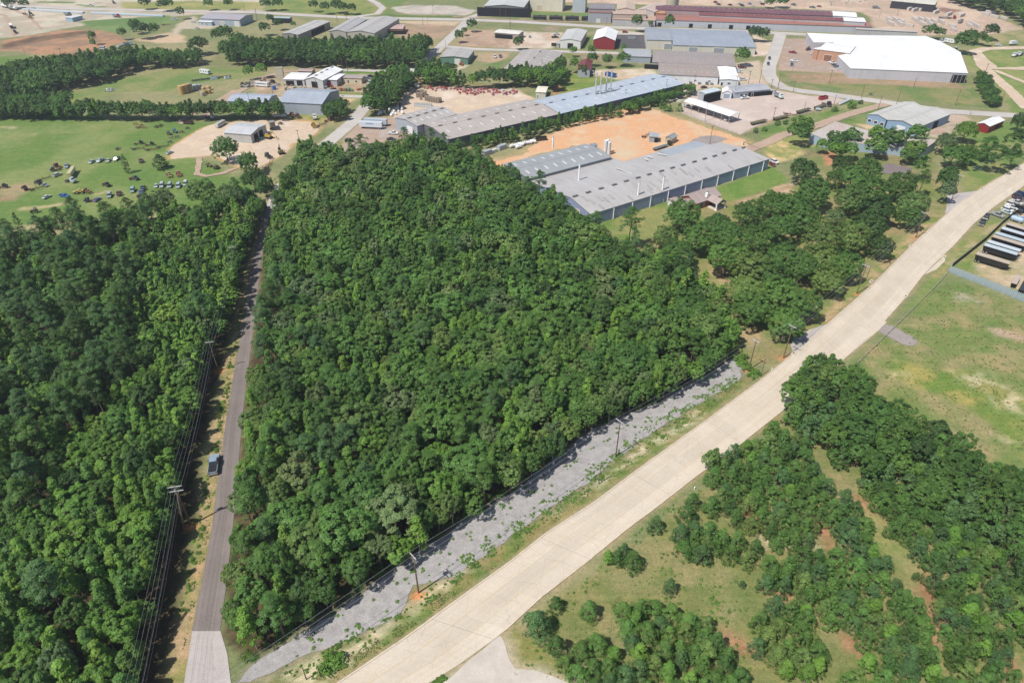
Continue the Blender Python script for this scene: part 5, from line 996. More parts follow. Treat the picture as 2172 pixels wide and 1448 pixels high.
shed('workshop', 'left wing of the machinery workshop with a plain white roof', ('a2', 232, 652), ('a2', 408, 656), ('a2', 330, 597), 4.0, .3, WH, (210, 212, 214), 'u', ops=(('s', .75, 3.5, .1, 3.2, 'doorway', None), ('s', .3, 5, .1, 3, 'doorway', None)))
shed('workshop', 'right wing of the machinery workshop with a plain white roof', ('a2', 548, 652), ('a2', 676, 660), ('a2', 600, 600), 4.0, .3, WH, (196, 198, 202), 'u', ops=(('s', .4, 3.5, .1, 3.2, 'doorway', None),))
shed('store_shed', 'low faded brown-roofed shed behind the left workshop wing', ('a2', 352, 585), ('a2', 470, 590), ('a2', 360, 562), 3, .5, (190, 168, 160), (170, 160, 150), 'u', .3)
shed('office_block', 'low tan block with a half grey half brown roof beside the workshop', ('a2', 716, 640), ('a2', 880, 647), ('a2', 736, 612), 3.4, .2, (182, 172, 166), (226, 212, 184), 'u', ops=(('s', .3, 1.2, .1, 2.2, 'door', (120, 110, 100)), ('s', .7, 1.5, 1, 2, 'window', None)))
shed('tower', 'narrow tan tower block standing left of the white workshop', ('c4', 1290, 105), ('c4', 1392, 100), ('c4', 1280, 88), 7.5, 0, (176, 162, 142), (222, 214, 186), 'u', depth=5, over=.05)
shed('arched_warehouse', 'grey arched shed with blue-grey side at the top left street', ('a1', 1640, 152), ('a1', 1972, 166), ('a1', 1765, 108), 5, 1.4, (180, 180, 190), (176, 186, 200), 'u', rust=.35, ops=(('s', .9, 4, .1, 3.6, 'door', (236, 232, 226)), ('s', .55, 3.5, .1, 3.2, 'door', (214, 208, 202))))
shed('office_cabin', 'little white office cabin fronting the arched grey shed', ('a1', 1625, 178), ('a1', 1738, 184), ('a1', 1640, 152), 3.0, .4, (242, 244, 240), (176, 196, 210), 'u', ops=(('s', .3, 1.2, 1, 2, 'window', None), ('s', .6, 1.0, .1, 2.1, 'door', (90, 80, 76))))
shed('open_shed', 'small blue open-fronted shed beside the rail street', ('a2', 142, 148), ('a2', 288, 152), ('a2', 156, 136), 4, .3, (186, 200, 206), (120, 130, 140), 'u', ops=(('s', .5, 16, .1, 3.2, 'doorway', None),))
shed('white_trailer_office', 'pale blue site office trailer in the rail yard', ('a1', 590, 150), ('a1', 680, 128), ('a1', 600, 128), 3.2, .2, (232, 238, 240), (170, 196, 214), 'u', cat='site office')
shed('long_shed', 'long pale grey shed open on its right side behind the grove', ('a2', 358, 288), ('a2', 622, 178), ('a2', 232, 272), 5, .9, (196, 194, 190), (150, 148, 146), 'u', sky=(6, 2, .6, 1.6), ops=(('s', .6, 20, .2, 4, 'doorway', None),))
shed('warehouse', 'right one of twin grey gabled warehouses behind the grove', ('a2', 755, 264), ('a2', 985, 276), ('a2', 960, 142), 6.5, 1.5, (190, 186, 182), (190, 184, 176), 'v', sky=(8, 2, .8, 3), vents=0)
shed('warehouse', 'left one of twin grey gabled warehouses behind the grove', ('a2', 606, 258), ('a2', 752, 264), ('a2', 812, 154), 5.6, 1.3, (184, 182, 180), (184, 180, 174), 'v', sky=(8, 2, .7, 2.2))
shed('annex', 'pinkish flat-roofed office at the right of the twin warehouses', ('a2', 1092, 240), ('a2', 1220, 240), ('a2', 1124, 202), 4, .2, (206, 178, 168), (170, 120, 104), 'u', ops=(('s', .5, 16, .1, 2.6, 'doorway', None),))
shed('open_barn', 'big dark open-fronted barn at the top of the picture', ('a2', 1885, 52), ('a3', 122, 62), ('a3', 0, -30), 8, 1.6, (206, 208, 206), (120, 124, 128), 'v', ops=(('s', .5, 46, .2, 7, 'doorway', None),))
shed('green_shed', 'green-walled metal shed with a pale grey roof by the diagonal street', ('a2', 1520, 470), ('a2', 1757, 479), ('a2', 1592, 402), 4.4, .8, (188, 184, 180), (110, 146, 130), 'v', sky=(4, 2, .7, 2), ops=(('s', .62, 3.6, .1, 3.4, 'door', (238, 238, 236)),))
shed('arched_warehouse', 'wide low-arched grey warehouse with green gable behind the red machinery', ('a2', 2040, 572), ('a3', 305, 598), ('a3', 62, 408), 4.6, 1.6, (184, 176, 170), (106, 138, 126), 'v', sky=(8, 2, .7, 3), vents=3)
shed('long_shelter', 'white-roofed open shelter in the scrap lot beside the rail street', ('a2', 1968, 268), ('a3', 78, 285), ('a3', -100, 238), 4, .4, (238, 234, 226), (170, 160, 150), 'u', ops=(('s', .4, 14, .1, 3, 'doorway', None),))
shed('cream_shed', 'small cream box shed at the right end of the red machinery', ('a3', 215, 758), ('a3', 304, 762), ('a3', 236, 709), 3.6, .2, (244, 238, 222), (232, 226, 206), 'u', ops=(('s', .2, 1, .1, 2.1, 'door', (150, 170, 190)),))
# --- middle top
shed('repair_shed', 'white-walled repair shed with one dark doorway on the cross street', ('a3', 416, 330), ('a3', 592, 339), ('a3', 455, 241), 5.6, 1.1, (206, 206, 204), (236, 234, 230), 'v', sky=(7, 2, .6, 2.4), ops=(('s', .5, 4, .1, 3.6, 'doorway', None),))
shed('lean_to', 'grey lean-to on the left wall of the white repair shed', ('a3', 384, 360), ('a3', 416, 362), ('a3', 440, 290), 3, 0, (190, 186, 182), (190, 186, 180))
shed('red_barn', 'tall red barn with a bright white gable roof', ('a3', 690, 327), ('a3', 874, 335), ('a3', 716, 249), 6.4, 2.6, WH, (150, 50, 56), 'v')
shed('blue_roof_warehouse', 'left cream-walled part of the blue-grey roofed warehouse', ('a3', 1130, 328), ('a3', 1343, 334), ('a3', 1126, 228), 6.4, 1.2, (164, 170, 180), CRM, 'u', sky=(3, 2, .5, .5), ops=(('s', .85, 5, .1, 4, 'door', (160, 166, 176)),))
shed('blue_roof_warehouse', 'long right part of the blue-grey roofed warehouse with cream loading bays', ('a3', 1347, 372), ('a3', 2036, 393), ('a3', 1345, 238), 5, 1.3, (164, 172, 184), CRM, 'u', sky=(10, 3, .5, .5), ops=(('s', .25, 6, .1, 3.8, 'door', (168, 172, 180)), ('s', .56, 7, .1, 3.8, 'door', (168, 172, 180)), ('s', .86, 5, .1, 3.8, 'doorway', None)))
shed('grey_roof_shed', 'bluish flat strip roof at the left of the weathered grey sheds', ('a3', 938, 462), ('a3', 1170, 470), ('a3', 944, 400), 4.2, .3, (184, 188, 192), WGY, 'u', .15)
shed('grey_roof_shed', 'back row of the weathered grey sheds with a rusty roof tower', ('a3', 1176, 512), ('a3', 1868, 545), ('a3', 1186, 412), 4.6, .7, (168, 160, 156), (170, 170, 172), 'u', .25, sky=(12, 2, .5, .8), ops=(('s', .12, 22, .2, 3, 'doorway', None),))
shed('grey_roof_shed', 'front row of the weathered grey sheds with a long white wall', ('a3', 1226, 610), ('a3', 1729, 634), ('a3', 1216, 516), 4.8, 1.0, (172, 162, 154), (238, 240, 244), 'u', .3, sky=(9, 2, .6, 1.2), ops=(('s', .3, 1.4, 1.6, 2.4, 'window', None), ('s', .62, 1.4, 1.6, 2.4, 'window', None), ('s', .85, 1.4, 1.6, 2.4, 'window', None)))
shed('white_hall', 'bright white-roofed hall at the street end of the grey sheds', ('a3', 1731, 655), ('a3', 1896, 663), ('a3', 1690, 530), 3.8, .5, WH, (236, 240, 246), 'v', ops=(('s', .5, 1.6, 1.2, 2.2, 'window', None), ('s', .15, 1.2, .1, 2.2, 'door', (60, 60, 70))))
shed('maroon_barn', 'narrow maroon-roofed barn with a grey front on the lawn', ('a3', 560, 573), ('a3', 668, 578), ('a3', 566, 500), 4.6, 1.7, (128, 62, 62), (184, 186, 194), 'v')
shed('carport', 'long white open carport sheltering trucks on the concrete lot', ('a3', 1435, 833), ('a3', 1816, 957), ('a3', 1516, 806), 4.2, .9, WH, WH, 'u', walls=False, posts=6, cat='carport')
shed('open_shed', 'tall pale blue open shed beside the long carport', ('a3', 1616, 772), ('a3', 1745, 742), ('a3', 1552, 752), 6, .3, (214, 226, 232), (184, 188, 196), 'u', ops=(('s', .5, 14, .2, 5.2, 'doorway', None),))
shed('garage', 'little white gabled garage between the open shed and the grey office', ('a3', 1750, 762), ('a3', 1838, 768), ('a3', 1712, 724), 3.4, 1.4, WH, (236, 240, 248), 'v', ops=(('s', .5, 3.4, .1, 2.8, 'door', (160, 178, 196)),))
shed('depot_office', 'long grey-roofed office with pale blue walls on the concrete lot', ('a3', 1856, 762), ('a3', 2160, 734), ('a3', 1826, 708), 3.6, .9, (184, 186, 192), (196, 208, 222), 'u', ops=(('s', .2, 1.6, 1, 2.2, 'window', None), ('s', .33, 1.6, 1, 2.2, 'window', None), ('s', .5, 1.2, .1, 2.2, 'door', (120, 110, 120)), ('s', .72, 16, .1, 2.6, 'doorway', None)))
# --- foundry along the rail street
FB = (198, 200, 206)
shed('foundry_hall', 'grey foundry hall with a rusty strip roof, left end by the tank cars', ('a3', 648, 102), ('a3', 847, 107), ('a3', 644, 75), 8, 0, (170, 118, 108), (172, 176, 186), 'u', .5, wrust=.1, ops=(('s', .45, 3, .1, 3, 'door', (230, 226, 220)),))
shed('foundry_hall', 'dark grey raised roof behind the left end of the foundry', ('a3', 655, 72), ('a3', 868, 78), ('a3', 668, 30), 10, 0, (148, 142, 146), (160, 156, 160), 'u', .15, sky=(7, 1, .5, 2))
shed('foundry_hall', 'tan low roof section in the middle left of the foundry', ('a3', 849, 158), ('a3', 1206, 171), ('a3', 860, 116), 5, .6, (206, 176, 154), (192, 190, 192), 'u', .35)
shed('foundry_hall', 'tan flat roof above the middle left of the foundry', ('a3', 852, 116), ('a3', 1134, 121), ('a3', 862, 80), 8.5, 0, (208, 184, 166), (196, 180, 168), 'u', .2)
shed('foundry_hall', 'left one of two tan gables behind the foundry', ('a3', 885, 80), ('a3', 1038, 84), ('a3', 905, 22), 9, 1.6, (212, 190, 172), (206, 190, 178), 'v', .15)
shed('foundry_hall', 'right one of two tan gables behind the foundry', ('a3', 1040, 84), ('a3', 1196, 102), ('a3', 1062, 22), 8, 1.8, (214, 196, 182), (206, 200, 196), 'v', .15)
shed('foundry_hall', 'very long foundry front hall with rust-red roof and grey wall', ('a3', 1208, 163), ('a4', 925, 223), ('a3', 1212, 118), 5.2, .9, (176, 122, 110), (196, 202, 212), 'u', .45, wrust=.12, ops=tuple(('s', f, 3, .1, 3, 'doorway', None) for f in (.02, .17, .26, .36, .44)))
shed('foundry_hall', 'second foundry roof strip, dark red with a row of skylights', ('c6', 860, 192), ('a4', 868, 182), ('c6', 865, 155), 7.6, .7, (138, 82, 84), (190, 188, 192), 'u', .3, sky=(34, 1, .8, 2.4))
shed('foundry_hall', 'third foundry roof strip, maroon with skylights', ('c6', 300, 122), ('a4', 798, 140), ('c6', 296, 62), 8.6, .8, (124, 84, 92), (180, 160, 160), 'u', .2, sky=(36, 1, .8, 2.4))
shed('foundry_hall', 'bright white sheeted end of the third foundry strip', ('a4', 600, 130), ('a4', 800, 142), ('a4', 600, 92), 9.0, .8, WH, FB, 'u')
shed('foundry_hall', 'white sheeted end of the second foundry strip', ('a4', 690, 174), ('a4', 872, 184), ('a4', 680, 138), 8.0, .7, (246, 246, 244), FB, 'u')
shed('foundry_hall', 'plain orange-tan square roof by the cream foundry silo', ('c6', 300, 172), ('c6', 430, 176), ('c6', 300, 130), 7.2, 0, (216, 160, 116), (180, 140, 120), 'u', .2)
shed('tall_mill', 'tall cream mill building at the top of the picture', ('a3', 165, 88), ('a3', 440, 98), ('a3', 165, 40), 14, 1, CRM, (234, 226, 206), 'u', base=True, depth=22, ops=(('s', .3, 5, .1, 4.5, 'door', (222, 206, 180)),))
shed('grey_mill', 'tall pale grey gabled block right of the cream mill', ('a3', 516, 104), ('a3', 626, 108), ('a3', 516, 60), 10.5, 1.8, (226, 230, 234), (198, 204, 212), 'v', base=True, depth=18)
shed('concrete_store', 'long plain grey concrete store behind the white-roofed plant', ('a4', 795, 242), ('a4', 1300, 266), ('a4', 800, 232), 5, 0, (206, 196, 188), (198, 196, 198), 'u', depth=6)
shed('stone_shed', 'long pale-roofed shed edging the stone yard at the top', ('a4', 1080, 8), ('a4', 1440, 42), ('a4', 1120, -25), 6, .8, (226, 222, 206), (60, 60, 66), 'u')
# --- the white plant
facets('white_plant', 'huge bright white flat-roofed plant with long grey front wall', [('a4', [(745, 563, 6), (1590, 597, 6), (385, 272, 6.4), (1712, 603), (1650, 430), (1480, 340), (1360, 296), (1280, 298), (800, 290)][0:2] + [(1712, 603), (1650, 430), (1480, 340), (1360, 296), (1280, 298), (800, 290), (385, 272, 6.4), (440, 350), (600, 350), (735, 438), (640, 460)])], (252, 252, 252), (206, 206, 212), None)
we = THINGS[-1]
A_, B_ = Z('a4', 1590, 597, 6) , Z('a4', 1712, 603, 6); d_ = B_ - A_; b_ = MB(); b_.box((0, 0, 2.4), (d_.length * .97, .3, 4.6)); o = b_.build('bay_shade_panel', M_DARKO); o.parent = we  # dark panel on the wall, painted shade of the open bay
o.location = Matrix.Rotation(-we.rotation_euler.z, 4, 'Z') @ (Vector(((A_.x + B_.x) / 2, (A_.y + B_.y) / 2 - .2, 0)) - we.location); o.rotation_euler = (0, 0, math.atan2(d_.y, d_.x) - we.rotation_euler.z)
for k_ in range(4):
    b_ = MB(); b_.box((0, 0, 3), (.3, .3, 6)); o = b_.build('bay_post', M_STEEL, we); p_ = A_.lerp(B_, .08 + k_ * .28); o.location = Matrix.Rotation(-we.rotation_euler.z, 4, 'Z') @ (Vector((p_.x, p_.y - .6, 0)) - we.location)
for x in (800, 885, 1075, 1230, 1275, 1370, 1490):
    p = Z('a4', x, 622, 0); b_ = MB(); b_.box((0, 0, 1.2), (2.6, 2.2, 2.4)); b_.box((0, -.2, 2.5), (2.8, 2.6, .2)); o = b_.build('loading_dock', M_TRIMW); o.parent = we; o.matrix_parent_inverse = Matrix(); R_ = Matrix.Rotation(-we.rotation_euler.z, 4, 'Z'); o.location = R_ @ (p + Vector((0, .5, 0)) - we.location)
shed('plant_office', 'brick-fronted white-roofed office corner of the white plant', ('a4', 482, 408), ('a4', 740, 440), ('a4', 560, 352), 6.8, .2, WH, (206, 160, 132), 'u', ops=(('s', .35, 5, .1, 4, 'door', (150, 110, 90)),))
shed('loading_canopy', 'dark-sided white canopy at the far left corner of the white plant', ('a4', 440, 400), ('a4', 484, 410), ('a4', 434, 352), 6.8, 0, WH, (196, 150, 126))
# --- right side
shed('blue_workshop', 'left gable of the twin-gabled blue workshop', ('a8', 885, 165), ('a8', 1044, 209), ('a8', 1226, 72), 4.8, 1.3, (206, 204, 198), (150, 176, 206), 'v', sky=(7, 2, .7, 3.2), ops=(('s', .18, 1.8, 1.2, 2.6, 'window', None), ('s', .5, 1.8, 1.2, 2.6, 'window', None), ('s', .82, 1.8, 1.2, 2.6, 'window', None)))
shed('blue_workshop', 'right gable of the twin-gabled blue workshop with a roller door', ('a8', 1044, 209), ('a8', 1294, 277), ('a8', 1345, 104), 4.8, 1.6, (206, 204, 198), (150, 176, 206), 'v', sky=(8, 2, .7, 3.2), ops=(('s', .5, 4, .1, 3.4, 'door', (240, 242, 244)), ('s', .8, 1.8, 1.2, 2.6, 'window', None), ('e', .2, 1.6, 1, 2.2, 'window', None), ('e', .6, 5, .1, 3.6, 'doorway', None)))
shed('red_shed', 'small red shed with a bright white roof at the far right street', ('a8', 1893, 266), ('a8', 2020, 213), ('a8', 1822, 224), 3.8, 1.0, WH, (150, 44, 46), 'u', ops=(('s', .6, 5, .6, 2.6, 'doorway', None),))
facets('rusty_shed', 'long low shed with rust-streaked corrugated roof behind a row of trees', [('a8', [(555, 378, 4), (1345, 457, 4), (418, 322, 4.6), (1462, 376), (1200, 340), (900, 300), (620, 224)][0:2] + [(1462, 376), (1180, 335), (900, 300), (620, 224), (418, 322, 4.6)])], (204, 198, 192), (176, 196, 214), None, rust=.42, wrust=.1)
# clay lot cabins
shed('container_shed', 'grey box cabin with a dark doorway in the middle of the clay lot', ('a7', 1168, 278), ('a7', 1234, 282), ('a7', 1195, 252), 3, 0, (176, 182, 188), (170, 178, 186), 'u', ops=(('s', .75, 1.6, .1, 2.2, 'doorway', None),))
shed('gable_cabin', 'small grey gabled cabin beside the box cabin on the clay lot', ('a7', 1272, 284), ('a7', 1322, 296), ('a7', 1310, 262), 2.8, 1.1, (166, 170, 170), (196, 188, 170), 'v')
# --- the brick house on the lawn
def house():
    A, B, C = Z('c1', 470, 830, 3.1), Z('c1', 1205, 768, 3.1), Z('c1', 1060, 585, 3.1)
    u = (Z('c1', 1205, 768, 3.1) - Z('c1', 1040, 830, 3.1)); u = (Z('a7', 1965, 425, 5) - Z('a7', 785, 790, 5)); u.z = 0; u.normalize(); v = Vector((-u.y, u.x, 0))
    o0 = Z('c1', 1200, 770, 3.0); e = empty('brick_house', (o0.x, o0.y, 0), math.atan2(u.y, u.x), 'small brick house with a brown shingle roof, white chimney and porch', 'house')
    sh = C3((178, 162, 156)); br = C3((150, 90, 78)); wh = C3((240, 238, 236))
    def gab(x0, x1, y0, y1, h, rise, ridge, wallc=br, walls=True, gc=None):
        q = []; L, W = x1 - x0, y1 - y0; mx, my = (x0 + x1) / 2, (y0 + y1) / 2
        if ridge == 'u':
            for s, yy in ((-1, y0), (1, y1)):
                pts = [Vector((x0, yy, h)), Vector((x1, yy, h)), Vector((x1, my, h + rise)), Vector((x0, my, h + rise))]; uv = [(0, 0), (L, 0), (L, W / 2), (0, W / 2)]
                if s > 0: pts.reverse(); uv.reverse()
                q += slab((pts, uv), .2)
        else:
            for s, xx in ((-1, x0), (1, x1)):
                pts = [Vector((xx, y0, h)), Vector((xx, y1, h)), Vector((mx, y1, h + rise)), Vector((mx, y0, h + rise))]; uv = [(0, 0), (W, 0), (W, L / 2), (0, L / 2)]
                if s < 0: pts.reverse(); uv.reverse()
                q += slab((pts, uv), .2)
        uvmesh('roof', q, M_SHINGLE, e, sh)
        if walls:
            k = .4; b = MB(); 
            for (ax, ay, bx, by) in ((x0 + k, y0 + k, x1 - k, y0 + k), (x1 - k, y0 + k, x1 - k, y1 - k), (x1 - k, y1 - k, x0 + k, y1 - k), (x0 + k, y1 - k, x0 + k, y0 + k)):
                gable = (ridge == 'u' and ax == bx) or (ridge == 'v' and ay == by); pts = [(ax, ay, -.2), (bx, by, -.2), (bx, by, h)]
                if gable: pts.append(((ax + bx) / 2, (ay + by) / 2, h + rise * .95))
                pts.append((ax, ay, h)); b.face(pts)
            b.build('wall', M_DULL, e, wallc)
    gab(-15, 0, .3, 9.2, 3.0, 2.1, 'u')
    gab(-8.2, -2.6, -4.8, 4.6, 3.0, 1.6, 'v', wh, False)
    gab(-21, -14.5, 1.5, 7, 2.7, 1.2, 'u'); gab(-20.5, -16.5, 7.4, 11, 2.4, 0.7, 'u', wh)
    b = MB(); b.face([(-8.0, -4.6, 3.0), (-2.8, -4.6, 3.0), (-5.4, -4.6, 4.5)]); b.build('gable', M_DULL, e, C3((168, 172, 180)))
    for x in (-7.9, -2.9):
        b = MB(); b.box((x, -4.4, 1.5), (.45, .45, 3)); b.box((x, -4.4, 2.8), (.7, .7, .25)); b.box((x, -4.4, .2), (.7, .7, .3)); b.build('porch_post', M_TRIMW, e)
    b = MB(); b.box((-5.4, -2.2, .12), (5.4, 4.8, .24)); b.build('porch_floor', M_KERB, e)
    b = MB(); b.box((-5.4, .62, 1.2), (1.1, .1, 2.1)); b.build('door', M_PAINT, e, C3((90, 60, 50)))
    for x in (-12, -9.8, -1.6): 
        b = MB(); b.box((x, .62, 1.6), (1.2, .1, 1.2)); w_ = b.build('window', M_GLASS, e); b = MB(); b.box((x, .58, .95), (1.5, .2, .1)); b.box((x, .58, 2.25), (1.5, .2, .1)); b.build('frame', M_TRIMW, w_)
    b = MB(); b.box((-7.4, 1.7, 4.6), (1.3, 1.1, 1.7)); b.box((-7.4, 1.7, 5.6), (.7, .7, .7)); ch = b.build('chimney', M_TRIMW, e); b = MB(); b.box((-7.4, 1.7, 6.05), (1.0, 1.0, .15)); b.build('chimney_cap', M_STEEL, ch)
house()
# ================================================================ VEHICLES, TANKS, POLES, FENCES
PROTO = {}
def mbx(*boxes):
    b = MB()
    for c, d in boxes: b.box(c, d)
    return b
def wheel_parts(xs_, y, r, wdt=.26, n=12):
    out = []
    for x in xs_:
        for s in (-1, 1):
            b = MB(); b.tube((x, s * y - s * wdt, r), (x, s * y, r), r, n=n); rim = MB(); rim.tube((x, s * y - s * .02, r), (x, s * y + s * .025, r), r * .58, n=8)
            out.append(('wheel', b, M_TYRE, None, [('rim', rim, M_STEEL, None, [])]))
    return out
M_TYRE = matte('tyre_rubber', (.025, .025, .027), .85, .3, 3); M_LAMP = matte('lamp_glass', (.7, .7, .66), .15, .05); M_TAIL = matte('tail_lamp', (.35, .02, .02), .3, .1); M_BLACK = matte('black_plastic', (.02, .02, .022), .6, .2); M_WOOD = matte('weathered_wood', (.26, .21, .16), .9, .3, 3); M_CLOTH = matte('woven_bag', (.72, .71, .68), .8, .1, 3)
def lamps(xf, xr, y, z):
    o = []
    for s in (-1, 1): o.append(('headlight', mbx(((xf, s * y, z), (.08, .34, .18))), M_LAMP, None, [])); o.append(('tail_light', mbx(((xr, s * y, z + .08), (.06, .22, .22))), M_TAIL, None, []))
    return o
def car_proto(L, W, H, hood, tail, zb, wr, cab0, cab1, slope=.55):
    # hull profile with bevelled nose and tail, cabin with raked glass
    hx = L / 2; b = MB(); prof = [(-hx, .35), (hx, .35), (hx, zb * .72), (hx - .12, zb * .86), (cab1 + slope * .9, zb), (cab0 - slope * .3, zb), (-hx + .1, zb * .97), (-hx, zb * .75)]
    b.prof(prof, -W / 2, W / 2); g = MB(); t = [(cab0 - slope * .35, zb - .02), (cab0 + .22, H - .06), (cab1 - .15, H - .06), (cab1 + slope, zb - .02)]
    V = []
    for (x, z), yy in zip(t, (W / 2 - .06, W / 2 - .24, W / 2 - .24, W / 2 - .06)): V += [(x, -yy, z), (x, yy, z)]
    g.add(V, [(0, 1, 3, 2), (2, 3, 5, 4), (4, 5, 7, 6), (0, 2, 4, 6), (1, 7, 5, 3)])
    r = MB(); r.box(((cab0 + cab1) / 2 + .04, 0, H - .03), (cab1 - cab0 - .34, W - .46, .07))
    for x in (cab0 + .1, (cab0 + cab1) / 2, cab1 - .05): r.box((x, W / 2 - .17, (zb + H) / 2 - .02), (.08, .06, H - zb)); r.box((x, -W / 2 + .17, (zb + H) / 2 - .02), (.08, .06, H - zb))
    bp = mbx(((hx + .03, 0, .5), (.14, W * .94, .22)), ((-hx - .03, 0, .5), (.14, W * .94, .22)))
    return [('body', b, M_CARP, 'c', []), ('window', g, M_GLASS, None, []), ('roof', r, M_CARP, 'c', []), ('bumper', bp, M_STEEL, None, [])] + wheel_parts((-hx * .6, hx * .62), W / 2 + .01, wr) + lamps(hx + .01, -hx - .01, W / 2 - .25, zb * .72)
M_CARP = objcol('car_paint', .3, .04, 0, .5)
PROTO['sedan'] = car_proto(4.7, 1.85, 1.45, 1, 1, .92, .33, -1.15, .75, .62)
PROTO['suv'] = car_proto(4.8, 1.95, 1.8, 1, 1, 1.1, .38, -2.05, .75, .5)
PROTO['van'] = car_proto(5.3, 2.0, 2.15, 1, 1, 1.2, .38, -2.4, 1.3, .5)
pk = car_proto(5.8, 2.0, 1.85, 1, 1, 1.12, .42, -.5, 1.05, .55)
pk[0] = ('body', (lambda b: (b.prof([(-2.9, .45), (2.9, .45), (2.9, .9), (2.75, 1.05), (1.6, 1.14), (-.6, 1.12), (-.62, .7), (-2.85, .7), (-2.9, .8)], -1, 1), b)[1])(MB()), M_CARP, 'c', [])
pk.insert(1, ('bed_side', mbx(((-1.75, .94, .95), (2.3, .12, .5)), ((-1.75, -.94, .95), (2.3, .12, .5)), ((-2.86, 0, .95), (.1, 2.0, .5))), M_CARP, 'c', []))
PROTO['pickup'] = pk
PROTO['covered_pickup'] = pk + [('bed_cover', mbx(((-1.6, 0, 1.2), (2.0, 1.7, .06)), ((-1.9, 0, 1.24), (.06, 1.7, .03)), ((-1.2, 0, 1.24), (.06, 1.7, .03))), M_BLACK, None, []), ('mirror', mbx(((.75, 1.12, 1.25), (.12, .22, .22))), M_BLACK, None, []), ('mirror', mbx(((.75, -1.12, 1.25), (.12, .22, .22))), M_BLACK, None, [])]
cabp = MB(); cabp.prof([(0, .9), (2.6, .9), (2.6, 1.9), (1.7, 2.05), (1.35, 3.0), (0, 3.05)], -1.1, 1.1)
PROTO['lorry_cab'] = [('cab', cabp, M_CARP, 'c', []), ('windscreen', mbx(((1.58, 0, 2.5), (.1, 1.8, .7))), M_GLASS, None, []), ('chassis', mbx(((-1.9, .4, .75), (5.6, .16, .25)), ((-1.9, -.4, .75), (5.6, .16, .25)), ((-3.2, 0, .95), (1.2, 1.0, .12))), M_BLACK, None, [])] + wheel_parts((-3.6, -2.5, 1.8), 1.15, .5) + lamps(2.62, -4.7, .8, 1.2)
PROTO['lorry'] = PROTO['lorry_cab'] + [('cargo_bed', (lambda b: (b.prof([(-4.9, 1.0), (-.3, 1.0), (-.2, 2.3), (-5.1, 2.3)], -1.2, -1.1), b.prof([(-4.9, 1.0), (-.3, 1.0), (-.2, 2.3), (-5.1, 2.3)], 1.1, 1.2), b.box((-2.6, 0, 1.05), (4.6, 2.3, .12)), b.box((-.25, 0, 1.7), (.1, 2.3, 1.3)), b.box((-4.95, 0, 1.7), (.1, 2.3, 1.3)), b)[-1])(MB()), M_DULL, (150, 160, 168), [])]
PROTO['box_lorry'] = PROTO['lorry_cab'] + [('cargo_box', mbx(((-2.6, 0, 2.3), (4.8, 2.4, 2.4))), M_PAINT, (240, 240, 240), [])]
PROTO['flatbed_lorry'] = PROTO['lorry_cab'] + [('flatbed', mbx(((-6.6, 0, 1.1), (11, 2.4, .2)), ((-6.6, 0, .8), (11, .8, .3))), M_DULL, (120, 124, 126), [])] + wheel_parts((-11, -9.9), 1.1, .48)
tb = MB(); tb.box((0, 0, 2.55), (13.5, 2.5, 2.8))
for i in range(14): tb.box((-6.3 + i * .97, 0, 2.55), (.06, 2.54, 2.7))
PROTO['box_trailer'] = [('box', tb, M_CARP, 'c', []), ('frame', mbx(((0, 0, 1.0), (13, 1.0, .25)), ((4.2, .7, .55), (.2, .2, .9)), ((4.2, -.7, .55), (.2, .2, .9))), M_BLACK, None, []), ('rear_door', mbx(((-6.78, .6, 2.5), (.06, 1.1, 2.5)), ((-6.78, -.6, 2.5), (.06, 1.1, 2.5))), M_STEEL, None, [])] + wheel_parts((-5.6, -4.5), 1.2, .5)
hp = MB(); hp.prof([(-5.6, 2.9), (-5.2, 1.4), (-3.4, .9), (3.4, .9), (5.2, 1.4), (5.6, 2.9)], -1.2, 1.2)
for i in range(15): hp.box((-5.2 + i * .74, 0, 2.1), (.07, 2.5, 1.6))
PROTO['hopper_trailer'] = [('hopper', hp, M_CARP, (28, 30, 36), []), ('tarp', (lambda b: (b.prof([(-5.6, 2.9), (5.6, 2.9), (5.5, 3.12), (-5.5, 3.12)], -1.22, 1.22), b)[1])(MB()), M_DULL, 'c', []), ('frame', mbx(((0, 0, .85), (10.6, .9, .25)), ((5.9, .5, 1.1), (1.2, .15, .2)), ((5.9, -.5, 1.1), (1.2, .15, .2)), ((4.3, .7, .5), (.16, .16, 1)), ((4.3, -.7, .5), (.16, .16, 1))), M_BLACK, None, [])] + wheel_parts((-4.8, -3.7), 1.15, .5)
bs = MB(); bs.prof([(-4.8, .5), (4.7, .5), (4.9, 1.4), (4.6, 2.7), (4.3, 2.85), (-4.7, 2.85), (-4.85, 2.6)], -1.2, 1.2)
PROTO['bus'] = [('body', bs, M_CARP, 'c', [])] + [('window', mbx(((-4 + i * 1.05, s * 1.21, 2.1), (.8, .04, .7))), M_GLASS, None, []) for i in range(8) for s in (-1, 1)] + wheel_parts((-3, 3.3), 1.2, .5) + lamps(4.86, -4.86, .9, 1.0)
rvb = MB(); rvb.prof([(-4, .5), (4, .5), (4.3, 1.2), (3.9, 2.2), (4.1, 2.5), (3.6, 3.0), (-4, 3.0)], -1.2, 1.2)
PROTO['camper'] = [('body', rvb, M_CARP, 'c', []), ('windscreen', mbx(((4.08, 0, 1.75), (.1, 2.0, .7))), M_GLASS, None, [])] + [('window', mbx(((x, s * 1.21, 2), (1.0, .04, .6))), M_GLASS, None, []) for x in (-2.6, 0, 2.2) for s in (-1, 1)] + wheel_parts((-2.6, 2.6), 1.15, .42)
